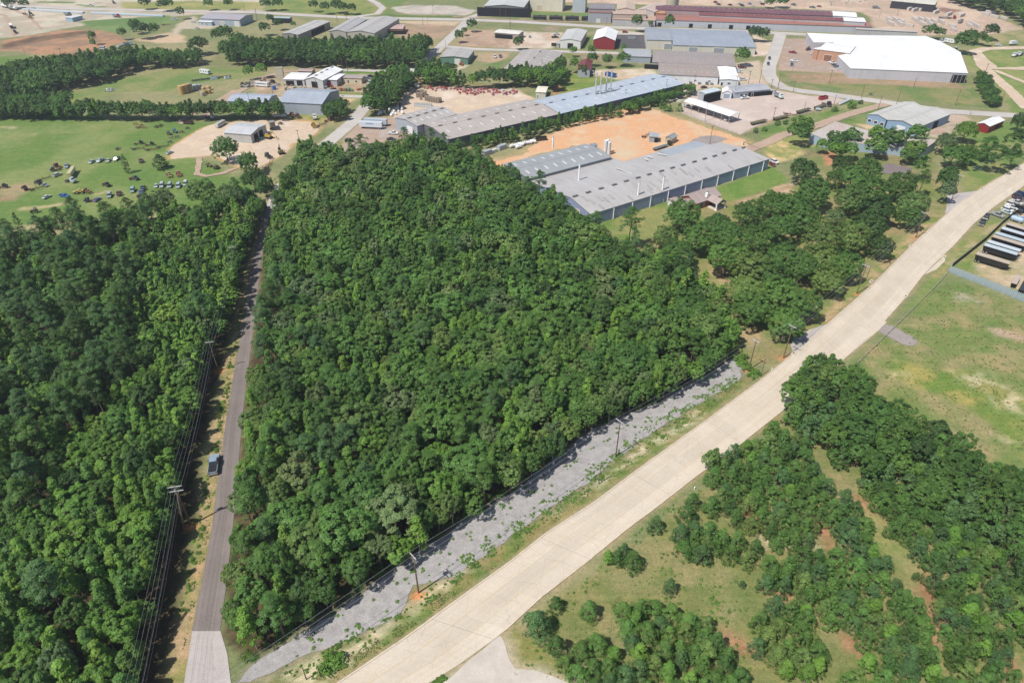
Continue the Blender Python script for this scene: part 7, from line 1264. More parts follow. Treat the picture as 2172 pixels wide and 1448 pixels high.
# green shed, workshop yard
for k, z, x, y, dx, dy, c, l in (('pickup', 'a2', 1976, 474, 6, 20, WHT, 'white pickup right of the green shed'), ('pickup', 'a2', 2022, 472, 6, 20, (30, 90, 160), 'bright blue pickup right of the green shed'), ('tractor', 'a2', 1702, 540, 14, 4, (210, 80, 50), 'orange tractor in front of the green shed'),
    ('suv', 'a2', 930, 654, 30, -2, (150, 170, 190), 'blue-grey SUV right of the tan office block'), ('suv', 'a2', 955, 640, 20, -4, (40, 44, 50), 'black SUV right of the tan office block'), ('van', 'a2', 966, 690, 30, 0, WHT, 'white van at the edge of the workshop yard'), ('pickup', 'a2', 945, 715, 30, -6, (200, 200, 196), 'pale pickup at the edge of the workshop yard'),
    ('tractor', 'c4', 1570, 310, 20, 4, RED, 'red tractor left of the workshop doorway'), ('tractor', 'c4', 1770, 330, 20, 4, (190, 30, 50), 'bright red tractor below the workshop doorway'), ('tractor', 'c4', 2050, 350, 20, 4, (176, 30, 50), 'red tractor below the right workshop wing'), ('tractor', 'c4', 2095, 400, 20, -4, (170, 36, 46), 'dark red tractor behind the barn roof'), ('loader', 'c4', 1930, 340, 20, 4, (70, 76, 84), 'dark loader in front of the workshop'), ('tractor', 'c4', 1585, 390, 20, 4, (40, 140, 90), 'green tractor behind the barn'), ('tractor', 'c4', 1470, 395, 20, 4, (190, 190, 180), 'pale tractor left of the green one'), ('tractor', 'c4', 1665, 395, 14, 6, (200, 204, 200), 'white tractor behind the barn'), ('tractor', 'c4', 1725, 395, 14, 6, (176, 186, 190), 'grey tractor behind the barn'), ('farm_implement', 'c4', 1790, 400, 14, 6, (210, 110, 60), 'orange implement behind the barn'), ('tractor', 'c4', 2010, 400, 20, 4, (190, 200, 190), 'white and grey tractor behind the barn, right'), ('farm_implement', 'c4', 1450, 330, 14, 6, (210, 150, 60), 'yellow-orange implement left of the workshop'), ('farm_implement', 'c4', 1520, 330, 14, 6, (220, 220, 220), 'white implement left of the workshop'), ('farm_implement', 'c4', 1350, 330, 14, 6, (160, 190, 190), 'teal-grey implement by the left workshop wing'), ('bus', 'c4', 1130, 345, 40, 4, WHT, 'old white bus in the scrap corner'), ('small_tank', 'c4', 1290, 385, 1, 0, (60, 120, 200), 'small bright blue tank by the scrap corner'), ('scrap_truck', 'c4', 1260, 305, 20, -6, (50, 56, 60), 'dark scrap truck behind the old bus'),
    ('farm_implement', 'a2', 700, 702, 14, 6, (220, 120, 60), 'orange frame implement right of the red tractor'), ('tractor', 'a2', 722, 750, 14, 0, (220, 100, 60), 'orange tractor right of the workshop yard'), ('tractor', 'a2', 762, 752, 14, 0, (120, 190, 150), 'mint green tractor, left of two'), ('tractor', 'a2', 790, 753, 14, 0, (110, 180, 130), 'mint green tractor, right of two'), ('farm_implement', 'a2', 856, 745, 14, 0, (230, 150, 80), 'orange implement near the clump of trees'), ('trailer_frame', 'a2', 890, 738, 20, -4, GRY, 'low grey trailer near the clump of trees'),
    ('lorry_cab', 'c2', 160, 125, 60, 14, WHT, 'white truck cab at the left of the red machinery'),
    ('suv', 'a6', 780, 392, 40, -2, BLK, 'black SUV alone on the trailer yard'), ('sedan', 'a6', 1124, 378, 40, 2, (36, 40, 50), 'black sedan, left of a pair near the wood'), ('sedan', 'a6', 1150, 405, 40, 2, BLK, 'black sedan, right of a pair near the wood'), ('pickup', 'a6', 1140, 330, 40, 2, WHT, 'white pickup in the middle of the trailer yard'), ('pickup', 'a6', 1357, 378, 40, -8, WHT, 'white pickup against the long factory wall'), ('pickup', 'a6', 172, 295, 40, -2, (60, 64, 66), 'dark pickup beside the silver-roofed shop'), ('lorry_cab', 'a6', 497, 205, 4, 20, (226, 232, 230), 'white truck cab facing the sandy yard'), ('scrap_truck', 'a6', 615, 222, 20, -6, (90, 80, 76), 'rusty brown scrap truck by the street verge'), ('trailer_frame', 'a6', 545, 262, 40, -14, GRY, 'grey low trailer on the street verge'), ('loader', 'a6', 488, 268, 10, 14, (190, 150, 50), 'yellow loader at the yard edge'), ('loader', 'a6', 312, 182, 10, 10, (130, 90, 70), 'rusty upright machine on the verge, left'), ('loader', 'a6', 358, 192, 10, 10, (110, 90, 76), 'rusty upright machine on the verge, right'), ('excavator', 'a6', 220, 490, -10, -14, (150, 130, 80), 'yellow-brown grapple machine beside the sandy yard'), ('loader', 'a6', 112, 520, 14, 10, (70, 72, 70), 'dark machine at the bottom of the sandy yard'), ('trailer_frame', 'a6', 115, 600, 20, -18, GRY, 'grey trailer on the grass below the sandy yard'), ('excavator', 'a6', 120, 365, 30, 4, (216, 180, 90), 'yellow excavator in the scrap along the shop'), ('farm_implement', 'a6', 60, 378, 20, 4, (90, 130, 100), 'green scrap machine along the shop'), ('farm_implement', 'a6', 20, 385, 20, 4, (120, 120, 110), 'grey scrap machine along the shop'), ('farm_implement', 'a6', 215, 250, 20, 4, (90, 90, 84), 'dark implement right of the lean-to'),
    ('pressure_tank', 'a6', 170, 190, 20, 0, WHT, 'white round tank on the verge, left of three'), ('pressure_tank', 'a6', 205, 189, 20, 0, WHT, 'white round tank on the verge, middle of three'), ('pressure_tank', 'a6', 240, 190, 20, 0, WHT, 'white round tank on the verge, right of three'),
    ('container', 'a6', 1912, 498, 40, -14, (186, 190, 196), 'grey container nearest the wood'), ('container', 'a6', 1968, 478, 40, -14, WHT, 'small white container between two grey ones'), ('container', 'a6', 2035, 452, 40, -14, (190, 196, 204), 'long grey container right of the white one')):
    V(k, z, x, y, dx, dy, c, l, None, .62 if 'small white container' in l else .92 if k == 'container' else 1.0)
V('box_trailer', 'a6', 962, 283, -60, -3, (226, 234, 242), 'long white semi trailer with a faint blue mark, nearer one'); V('box_trailer', 'a6', 1000, 258, -60, -3, (206, 216, 226), 'long white semi trailer behind the other one')
e_ = THINGS[-2]; o = mbx(((0, 1.275, 3.1), (3.6, .03, .45)), ((2.3, 1.275, 3.1), (.5, .03, .7))).build('lettering_band', M_PAINT, e_, C3((110, 150, 200))); 
o2 = mbx(((0, -1.275, 3.1), (3.6, .03, .45)), ((2.3, -1.275, 3.1), (.5, .03, .7))).build('lettering_band', M_PAINT, e_, C3((110, 150, 200)))
# clay lot
for k, x, y, dx, dy, c, l, s in (('silo', 879, 392, 1, 0, WHT, 'tall white silo at the clay lot, left of three', 1), ('silo', 892, 388, 1, 0, WHT, 'tall white silo at the clay lot, middle of three', 1), ('silo', 902, 398, 1, 0, (240, 240, 240), 'tall white silo at the clay lot, right of three', .95), ('flatbed_lorry', 1295, 342, 40, -13, BLK, 'black flatbed truck parked behind the near factory', .95), ('trailer_frame', 1150, 280, 30, -14, RED, 'rusty loaded rack left of the box cabin', 1), ('skip_bin', 458, 304, 40, -4, (44, 46, 46), 'low black open tank on the clay lot', .95), ('suv', 1992, 452, 30, 14, WHT, 'white SUV at the far corner of the near factory', 1), ('pickup', 1978, 470, 20, 14, (140, 40, 40), 'red trailer pickup at the far corner of the near factory', .8), ('window_unit', 635, 752, 20, 8, GRY, 'grey air conditioner by the near factory gable', 2.2)):
    V(k, 'a7', x, y, dx, dy, c, l, None, s)
for i, (x, y) in enumerate(((270, 352), (300, 348), (325, 342), (350, 334), (380, 330), (405, 322), (310, 358))): V('pressure_tank', 'a7', x, y, 30, -8 + (i % 3) * 5, WHT, f'white pipe section in the pile on the clay lot, {["first", "second", "third", "fourth", "fifth", "sixth", "seventh"][i]} from left' if i < 6 else 'white pipe section lying in front of the pile', 'white pipe sections', 1.1)
# red machinery rows, crates, bags
rm = random.Random(9); spots = [(248, 118), (290, 128), (325, 132), (372, 128), (415, 150), (458, 168), (470, 135), (525, 128), (575, 160), (585, 128), (625, 145), (685, 140), (735, 140), (790, 155), (840, 150), (830, 205), (888, 145), (895, 190), (945, 175), (940, 215), (1000, 170), (1010, 215), (1000, 150), (1050, 180), (1058, 230), (1100, 160), (1100, 215), (1150, 150), (1145, 195), (1195, 145), (1195, 195), (1240, 150), (1280, 190), (1340, 160), (1345, 200), (1340, 232), (1390, 160), (1400, 205), (1440, 200), (1490, 170), (1500, 215), (1540, 190), (1545, 225), (1600, 205), (1620, 165), (1660, 180), (1650, 215), (1690, 205), (1700, 175)]
WORDS = {0: 'red', 1: 'pale red', 2: 'dark red', 3: 'faded pink', 4: 'green', 5: 'white'}; CC = {0: (196, 92, 92), 1: (214, 148, 146), 2: (150, 62, 68), 3: (216, 178, 176), 4: (70, 150, 100), 5: (236, 236, 236)}
byw = {}
for i, (x, y) in enumerate(spots):
    w_ = 4 if i == 1 else (5 if i in (39, 44) else rm.choice((0, 0, 1, 2, 3, 3))); n_ = byw[w_] = byw.get(w_, 0) + 1
    V(rm.choice(('rotary_cutter', 'rotary_cutter', 'farm_implement')), 'c2', x, y, -14, 34, CC[w_], f'{WORDS[w_]} farm implement on the sandy yard, {ordw(n_)} {WORDS[w_]} one from left', 'farm implements in rows on the sandy yard', .95)
ORD = ['first', 'second', 'third', 'fourth', 'fifth', 'sixth', 'seventh', 'eighth', 'ninth', 'tenth', 'eleventh', 'twelfth']
for i, (x, y) in enumerate(((200, 262), (245, 262), (250, 215), (295, 235), (240, 302), (330, 312), (370, 322), (398, 330), (428, 336), (465, 342), (500, 348), (525, 340))):
    V('crate_stack', 'c2', x, y, 20, -34, GRY, f'stack of wooden crates on the sandy yard, {ORD[i]} from the left', 'wooden crate stacks', .55 if i == 4 else 1.05)
for i in range(22): V('drum', 'c2', 140 + (i % 11) * 25 + (i // 11) * 8, 412 - (i % 11) * -1.2 - (i // 11) * 24, 1, 0, (226, 228, 226), f'white drum in the {"front" if i < 11 else "back"} row on the sandy yard, {ORD[i % 11]} from left', 'white drums on the sandy yard', 1.3)
for i in range(26):
    x, y = rm.uniform(1020, 1220), rm.uniform(105, 185); V('bulk_bag', 'a6', x, 108 + (y - 105) * (1 if x < 1180 else .7), rm.uniform(-9, 9), rm.uniform(-9, 9), WHT, 'white bulk bag in the heap beside the long factory', 'white bulk bags heaped by the long factory', rm.uniform(1.0, 1.5))
for k, x, y, dx, dy, c, l in (('scrap_truck', 1195, 100, 20, -4, (120, 124, 118), 'grey scrap truck above the bag heap'), ('trailer_frame', 1120, 88, 20, 0, GRY, 'dark trailer frame above the bag heap'), ('farm_implement', 1215, 118, 20, 0, (140, 116, 90), 'brown scrap machine right of the bag heap'), ('container', 1060, 125, 10, -4, (220, 222, 220), 'small pale box behind the bag heap')):
    V(k, 'a6', x, y, dx, dy, c, l, None, .5 if k == 'container' else 1)
# junk field
for k, x, y, dx, dy, c, l in (('sedan', 760, 485, -26, 16, (196, 218, 226), 'pale blue sedan, first of four in the upper field row'), ('pickup', 828, 475, -30, 22, (190, 212, 222), 'pale blue pickup, second of four in the upper field row'), ('sedan', 895, 475, -14, 22, (214, 226, 214), 'cream coupe, third of four in the upper field row'), ('pickup', 964, 463, -14, 12, (90, 94, 98), 'dark grey pickup, last of four in the upper field row'), ('scrap_truck', 475, 525, -24, -6, (120, 60, 66), 'maroon scrap truck near the semi in the field'), ('scrap_truck', 455, 553, -24, 4, (76, 80, 84), 'dark grey scrap truck near the semi in the field'), ('pickup', 553, 522, -6, 26, (170, 184, 196), 'faded blue pickup above the semi in the field'), ('suv', 476, 595, 20, -8, (206, 216, 214), 'pale grey SUV left of the semi in the field'), ('lorry_cab', 595, 650, 40, 6, (216, 230, 236), 'white long-nose semi cab standing in the junk field'), ('sedan', 372, 678, 30, 10, (150, 160, 170), 'dull grey sedan among frames at the left of the field'), ('scrap_truck', 320, 662, 20, 6, (50, 50, 52), 'black scrap truck at the left of the field'), ('trailer_frame', 360, 628, 40, -12, BLK, 'black trailer frame at the left of the field'), ('trailer_frame', 305, 706, 40, -10, BLK, 'second black trailer frame at the left of the field'), ('scrap_truck', 208, 708, 20, 12, (80, 44, 44), 'burnt maroon wreck beside the bare patch'), ('sedan', 388, 776, 30, -14, (222, 232, 228), 'white sedan alone in the lower field'), ('pickup', 532, 768, 36, 6, (40, 110, 200), 'bright blue pickup alone in the lower field'), ('loader', 665, 738, -34, 2, (220, 190, 90), 'yellow loader in the middle of the field'), ('loader', 715, 730, 20, 8, (150, 110, 50), 'rusty yellow machine right of the yellow loader'), ('scrap_truck', 738, 808, -30, 2, (56, 60, 64), 'black scrap truck with white bar, left in lower row'), ('sedan', 802, 798, 20, -12, (96, 110, 170), 'blue car beside the black scrap truck'), ('scrap_truck', 880, 680, 20, 6, (58, 62, 60), 'dark green wreck above the lower row'), ('scrap_truck', 1108, 628, 24, 2, (70, 80, 74), 'dark wreck alone in mid field'), ('van', 905, 765, -10, 30, (170, 200, 196), 'pale teal scrap van in the lower row'), ('scrap_truck', 985, 752, -10, 30, (100, 70, 70), 'brown scrap truck right of the teal van'), ('van', 1095, 722, -10, 30, (160, 200, 206), 'light blue scrap van in the lower row'), ('scrap_truck', 1182, 706, -10, 24, (70, 96, 110), 'slate blue scrap truck in the lower row'), ('scrap_truck', 1170, 742, -10, 24, (90, 120, 160), 'blue scrap truck in the lower row'), ('scrap_truck', 1150, 782, 14, 20, (96, 72, 64), 'rusty scrap truck lowest in the row'), ('sedan', 1288, 684, -10, 26, (214, 226, 222), 'white car, first of five by the olive tree'), ('van', 1336, 682, -10, 26, (206, 220, 224), 'white van, second of five by the olive tree'), ('van', 1400, 684, -10, 26, (186, 210, 220), 'pale blue van, third of five by the olive tree'), ('van', 1472, 686, -10, 26, (196, 216, 224), 'pale blue van, fourth of five by the olive tree'), ('van', 1530, 668, -10, 26, (220, 230, 232), 'white van, fifth of five by the olive tree'), ('scrap_truck', 1165, 482, -4, 30, (120, 90, 92), 'brown scrap truck left of the round cedar'), ('sedan', 1398, 412, 30, -14, (190, 216, 224), 'pale blue sedan right of the round cedar'), ('loader', 1392, 598, 8, 14, (200, 170, 110), 'small yellow machine right of mid field'), ('loader', 1472, 590, 8, 16, (196, 120, 90), 'orange machine with raised arm right of mid field'), ('tractor', 1722, 520, 20, 4, (150, 110, 100), 'rusty pink tractor by the dirt track'), ('tractor', 1785, 536, 14, -10, (110, 60, 50), 'dark rusty tractor by the dirt track'), ('tractor', 288, 898, -20, 4, (80, 56, 56), 'dark red tractor at the lower left of the field'), ('farm_implement', 970, 380, 30, -10, (80, 70, 60), 'brown harrow at the top of the field'), ('scrap_truck', 1150, 335, 24, -4, (50, 60, 52), 'dark wreck at the top of the field'), ('scrap_truck', 1240, 345, 24, -4, (70, 76, 66), 'olive wreck at the top of the field'), ('trailer_frame', 1135, 378, 50, -4, GRY, 'rusty log trailer frame, left of two'), ('trailer_frame', 1250, 385, 50, -4, GRY, 'rusty log trailer frame, middle of the wreck line'), ('trailer_frame', 1340, 360, 50, -8, GRY, 'rusty log trailer frame, right of two'), ('farm_implement', 1115, 172, 20, 10, (220, 190, 90), 'yellow implement in the heap at the field top'), ('farm_implement', 1165, 185, 20, 10, (200, 170, 90), 'mustard implement in the heap at the field top'), ('trailer_frame', 1165, 205, 40, 2, WHT, 'pale trailer frame in the heap at the field top'), ('farm_implement', 1290, 198, 20, -8, (96, 84, 66), 'rusty implement beside the yellow heap'), ('farm_implement', 1325, 188, 20, -8, (84, 76, 60), 'second rusty implement beside the yellow heap'), ('skip_bin', 1552, 168, 40, 3, (70, 44, 42), 'rusty brown open box trailer at the yard edge'), ('tractor', 1445, 240, 14, 4, (60, 130, 190), 'blue tractor in the junk strip by the yard'), ('tractor', 1395, 258, 14, 4, (70, 76, 80), 'dark tractor in the junk strip by the yard'), ('farm_implement', 1415, 285, 14, 4, (190, 190, 90), 'yellow-green implement in the junk strip'), ('farm_implement', 1460, 278, 14, 4, (150, 146, 120), 'tan implement in the junk strip'), ('farm_implement', 1400, 320, 14, 4, (140, 130, 116), 'grey implement at the bottom of the junk strip'), ('farm_implement', 1545, 210, 14, 4, (110, 100, 90), 'grey-brown implement at the top of the junk strip'), ('farm_implement', 1500, 240, 14, 4, (140, 120, 100), 'tan rake in the junk strip'), ('bus', 1818, 185, 34, -20, (226, 232, 226), 'white bus parked behind the silver-roofed shop'), ('lorry_cab', 1740, 125, 30, 2, WHT, 'white truck cab under the hedgerow'), ('scrap_truck', 30, 695, 30, -4, (56, 56, 56), 'black scrap heap truck at the left picture edge')):
    V(k, 'a5', x, y, dx, dy, tuple(v * .8 + 24 for v in c), l, 'scrap vehicles in the junk field', .86)
V('box_trailer', 'a5', 598, 590, -32, 52, (206, 200, 150), 'faded cream trailer behind the semi cab in the field', None, .72)
# left background
for k, x, y, dx, dy, c, l, s in (('camper', 1690, 610, 40, 6, WHT, 'white camper at the far meadow edge', 1.0), ('storage_tank', 1503, 775, 1, 0, (216, 178, 112), 'tall tan storage tank, left of three', 1.0), ('storage_tank', 1535, 766, 1, 0, (206, 170, 110), 'tall tan storage tank, middle of three', 1.0), ('storage_tank', 1568, 756, 1, 0, (176, 160, 130), 'tall brown-grey storage tank, right of three', 1.0), ('small_tank', 1612, 740, 1, 0, (190, 194, 190), 'short grey tank right of the tall tanks', 1.4), ('small_tank', 1645, 732, 1, 0, (170, 180, 186), 'second short grey tank right of the tall tanks', 1.2), ('small_tank', 1680, 752, 1, 0, (216, 180, 124), 'small tan tank in the cluster, upper left', 1.1), ('small_tank', 1722, 742, 1, 0, (222, 188, 134), 'small tan tank in the cluster, upper right', 1.1), ('small_tank', 1692, 776, 1, 0, (196, 160, 104), 'small brown tank in the cluster, centre', 1.0), ('small_tank', 1725, 770, 1, 0, (210, 170, 110), 'small tan tank in the cluster, right', 1.0), ('small_tank', 1670, 790, 1, 0, (200, 188, 168), 'small pale tank in the cluster, lowest', 1.0), ('lorry', 1070, 375, 20, -2, (196, 214, 220), 'pale tanker truck by the dirt heap', 1), ('tank_trailer', 1000, 398, 34, -14, (190, 194, 184), 'grey tank trailer by the dirt heap', .8), ('van', 852, 408, 14, 0, (214, 228, 234), 'white van below the bare bank', 1), ('tank_trailer', 48, 68, 34, 8, WHT, 'white tank trailer in the rail yard, left', 1), ('tank_trailer', 118, 84, 34, 8, WHT, 'white tank trailer in the rail yard, right', 1), ('trailer_frame', 210, 125, 34, 22, BLK, 'dark rail flat in the rail yard, upper', 1.4), ('trailer_frame', 258, 155, 34, 22, BLK, 'dark rail flat in the rail yard, lower', 1.4), ('excavator', 258, 130, -14, -14, (90, 80, 70), 'brown crane beside the rail flats', 1.2), ('hopper_trailer', 98, 232, 14, 40, WHT, 'white topped hopper wagon on the left spur', 1.0), ('hopper_trailer', 128, 275, 14, 14, BLK, 'black hopper wagon on the left spur', .7), ('lorry', 570, 132, 20, 2, (90, 110, 104), 'green-grey truck by the pale blue site office', 1), ('lorry', 970, 146, 20, 2, (170, 50, 50), 'red truck on the meadow by the rail street', 1), ('pickup', 745, 52, 20, 0, WHT, 'white pickup driving on the upper road', 1), ('pickup', 1440, 168, 20, 0, (206, 220, 226), 'pale pickup left of the arched grey shed', 1), ('trailer_frame', 1365, 212, 30, 0, RED, 'red flat trailer below the small meadow', 1), ('sedan', 1622, 240, 14, 2, (224, 224, 220), 'white car before the arched grey shed', 1), ('container', 1590, 190, 10, 0, (190, 206, 216), 'pale container left of the little cabin', .6), ('farm_implement', 890, 755, 20, 6, WHT, 'white scrap on the meadow, left', 1.3), ('farm_implement', 925, 750, 20, 6, (200, 204, 206), 'grey scrap on the meadow, right', 1.2), ('tank_trailer', 935, 30, 14, 20, (70, 76, 80), 'dark rail tank at the top street', .8)):
    V(k, 'a1', x, y, dx, dy, c, l, None, s)
for i in range(12): V('drum', 'c4', 445 + i * 12 + (i > 6) * 100, 250 - i * 1.2, 1, 0, (226, 232, 236) if i % 2 else (186, 206, 216), f'white barrel beside the lane, {ORD[i]} from the left', 'white barrels beside the lane', 1.7)
rj = random.Random(3)
for i in range(30):
    x, y = rj.uniform(840, 1290), 0; y = 345 - (x - 840) * .12 + rj.uniform(-50, 26); c = rj.choice(((150, 160, 150), (190, 200, 200), (90, 96, 92), (120, 80, 66), (206, 210, 206)))
    V(rj.choice(('farm_implement', 'farm_implement', 'rotary_cutter')), 'c4', x, y, rj.uniform(-30, 30), rj.uniform(-14, 14), c, f'{ordw(i + 1)} of the scrap machines around the old white bus', 'scrap machines in the workshop corner', .8)
for i in range(14):
    x = 190 + i * 38; V('farm_implement', 'c4', x if x < 700 else x + 40, 275 - (x - 190) * .13, rj.uniform(-30, 30), 8, (90, 90, 80), f'dark scrap piece along the lane, {ordw(i + 1)} from the left', 'dark scrap pieces along the lane', .8)
# stone yard
st = [(380, 165, -60, 14), (452, 180, -60, 14), (565, 172, -60, 14), (780, 215, -60, 20), (980, 250, -60, 20), (1180, 268, -60, 20), (40, 335, 60, 34), (130, 335, 60, 34), (230, 360, 60, 34), (60, 395, 60, 34), (210, 400, 60, 34), (440, 330, 60, 34), (540, 330, 60, 34), (640, 350, 60, 34), (740, 365, 60, 34), (860, 370, 60, 34), (560, 400, 60, 34), (700, 410, 60, 34), (1030, 430, 60, 20), (1300, 420, 60, 34), (1420, 430, 60, 34), (1050, 490, 60, 26), (1560, 240, 60, 14), (1700, 280, 60, 14), (1850, 310, 60, 20), (1640, 215, 60, 10), (340, 420, 60, 10), (1350, 390, 60, 20)]
for i, (x, y, dx, dy) in enumerate(st): V('block_stack', 'c7', x, y, dx, dy, GRY, f'{ordw(i + 1)} row of pale stone slabs in the stone yard', 'stone slab stacks in the stone yard', 1.15 if i < 18 else .95)
for i in range(34):
    x, y = rj.uniform(570, 900), rj.uniform(5, 50); V('block_stack', 'a4', x, y, rj.uniform(-30, 30), rj.uniform(-30, 30), GRY, f'{ordw(i + 1)} small stone pile at the back of the yard', 'small stone piles', .32)
for i in range(9): V('pipe_bundle', 'a1', 225 + i * 54, 84 + i * 3.2, 50, 3, (206, 216, 224), f'pale pipe bundle in the rail yard row, {ordw(i + 1)} from left', 'pale pipe bundles by the rail yard')
for i in range(10): V('pipe_bundle', 'a1', 790 + i * 58, 116 + i * 2.4, 50, 2, (190, 206, 216), f'pale pipe bundle beside the rail street, {ordw(i + 1)} from left', 'pale pipe bundles by the rail street')
# ---------------- chimneys
def stack(z, x, y, zb, h, r, label, elbow=None, ground=False):
    p = Z(z, x, y, zb); e = empty('chimney_stack', (p.x, p.y, p.z), 0, label, 'chimney'); b = MB(); b.tube((0, 0, -.3), (0, 0, h), r, n=14)
    for k in range(1, int(h / 2)): b.tube((0, 0, k * 2), (0, 0, k * 2 + .12), r * 1.12, n=14)
    b.build('pipe', M_CHROME if elbow else M_TRIMW, e); c = MB(); c.tube((0, 0, h), (0, 0, h + .25), r * 1.25, r * 1.1, 14); c.build('cap', M_CHROME, e)
    if elbow:
        b = MB(); b.tube((0, 0, .8), (elbow, elbow * .45, .7), r * .7, n=10); b.build('duct', M_CHROME, e)
    if ground: b = MB(); b.box((0, 0, .9), (1.8, 1.6, 1.8)); b.tube((0, 0, 1.8), (0, 0, 2.6), .8, .35, 10); b.build('blower', M_TRIMW, e)
for i, (x, y) in enumerate(((708, 780), (748, 775), (795, 762), (832, 755))): stack('a3', x, y, 7.2, 11.5, .42, f'tall silver stack on the blue factory roof, {ORD[i]} from left', 3.4)
stack('a7', 706, 568, 6, 7.2, .35, 'slim white chimney on the left half of the near factory roof'); stack('a7', 535, 352, 6.4, 5.2, .38, 'short white chimney behind the darker grey shed')
stack('a7', 1086, 745, 0, 11, .34, 'white chimney along the near factory front, left', None, True); stack('a7', 1246, 708, 0, 11, .34, 'white chimney along the near factory front, right', None, True)
# ---------------- power poles and cables
M_ARM = matte('weathered_crossarm', (.48, .47, .45), .8, .15, 2); M_POLE = matte('pole_wood', (.17, .12, .085), .9, .25, 2); M_POLEG = matte('pale_pole_wood', (.34, .30, .26), .9, .2, 2); M_CABLE = matte('cable', (.10, .10, .11), .5, .05); M_ALU = matte('insulated_cable', (.33, .34, .36), .45, .05)
def pole(p, h, ang, label, group, arms=((.3, 2.4),), r=.15, mat=None, double=False, trans=False, name='power_pole'):
    e = empty(name, (p[0], p[1], 0), ang, label, 'power pole' if name == 'power_pole' else 'post', group); mat = mat or M_POLE
    b = MB(); b.tube((0, 0, -.3), (0, 0, h), r * 1.15, r * .75, 9); b.build('pole', mat, e)
    if double: b = MB(); b.tube((1.3, .9, -.3), (.1, 0, h - 2.5), r * 1.1, r * .8, 9); b.build('brace_pole', mat, e)
    for dz, L in arms:
        b = MB(); b.box((0, .12, h - dz), (L, .13, .15)); a = b.build('crossarm', M_ARM if L > 2 else mat, e)
        for x in (-L / 2 + .12, 0, L / 2 - .12) if L < 3 else (-L / 2 + .12, -L / 6, L / 6, L / 2 - .12):
            b = MB(); b.tube((x, .12, h - dz + .07), (x, .12, h - dz + .32), .07, .04, 7); b.build('insulator', M_STEEL, a)
        b = MB(); b.tube((-L * .3, .12, h - dz), (0, .1, h - dz - .7), .03, n=5); b.tube((L * .3, .12, h - dz), (0, .1, h - dz - .7), .03, n=5); b.build('arm_brace', M_STEEL, e)
    if trans:
        b = MB(); b.tube((.35, -.3, h - 2.6), (.35, -.3, h - 1.6), .28, n=12); b.build('transformer', M_STEEL, e)
    return e
def cable(a, b, sag, label, group, r=.03, mat=None):
    a, b = Vector(a), Vector(b); n = 14; mb = MB(); pts = [a.lerp(b, i / n) - Vector((0, 0, sag * 4 * (i / n) * (1 - i / n))) for i in range(n + 1)]
    o0 = a.copy(); o0.z = 0
    for i in range(n): mb.tube(pts[i] - o0, pts[i + 1] - o0, r, n=4, cap=False)
    o = mb.build('power_cable', mat or M_CABLE); o.location = o0; tag(o, label, 'power cable', group); return o
MAINP = [P(887.7, 1256), P(1306, 968), P(1588, 784), P(1661.6, 759), P(1817, 623), P(1942, 504), P(2018, 424), P(2139, 355)]
MAINP = [MAINP[0] * 2 - MAINP[1]] + MAINP + [P(2290, 290)]
HT = [12, 12, 12, 10.5, 11.5, 11, 10.5, 11, 11, 11]
names = ['outside', 'nearest on the gravel strip, with pale cut-outs', 'beside the gravel strip, at its middle', 'at the far end of the gravel strip', 'beside the gravel driveway', 'in the grass by the park oaks', 'by the road bend beyond the park', 'by the small paved driveway', 'at the far right grass verge', 'outside']
for i, p in enumerate(MAINP):
    d = (MAINP[min(i + 1, 9)] - MAINP[max(i - 1, 0)]); ang = math.atan2(d.y, d.x) + math.pi / 2
    if 0 < i < 9: pole(p, HT[i], ang, f'wooden power pole {names[i]}', 'power poles along the concrete road', ((.35, 2.5),) if i != 1 else ((.35, 2.2), (1.7, 1.9)), trans=i == 1)
    if i < 9:
        q = MAINP[i + 1]; d = (q - p); nrm = Vector((-d.y, d.x, 0)).normalized()
        for k, off in enumerate((-1.1, 0, 1.1)): cable(p + nrm * off + Vector((0, 0, HT[i] - .05)), q + nrm * off + Vector((0, 0, HT[i + 1] - .05)), min(1.1, d.length * .016), f'{["left", "middle", "right"][k]} overhead cable, {ordw(i + 1)} span along the concrete road', 'cables along the concrete road', .02, M_ALU)
        cable(p + Vector((0, 0, HT[i] - 3.2)), q + Vector((0, 0, HT[i + 1] - 3.2)), min(1.2, d.length * .02), f'low thick communication cable, {ordw(i + 1)} span along the concrete road', 'cables along the concrete road', .02, M_ALU)
for z, x, y, h, l in (('f', 1270, 1026, 5.5, 'short dark post between two power poles on the gravel edge'), ('f', 1614, 796, 6, 'short dark post at the end of the gravel strip'), ('b1', 615, 980, 6, 'short leaning dark post near the park oaks'), ('f', 650, 1440, 4, 'left one of two short posts at the bottom verge'), ('f', 680, 1434, 4, 'right one of two short posts at the bottom verge')):
    pole(Z(z, x, y), h, 0, l, 'short posts along the concrete road', (), .11, name='utility_post')
LP = [P(405, 1112), P(464, 787), P(505, 577), P(535, 462), P(566, 395)]; LP = [LP[0] * 2 - LP[1]] + LP; LH = [12, 12.5, 10.5, 10, 9, 9]
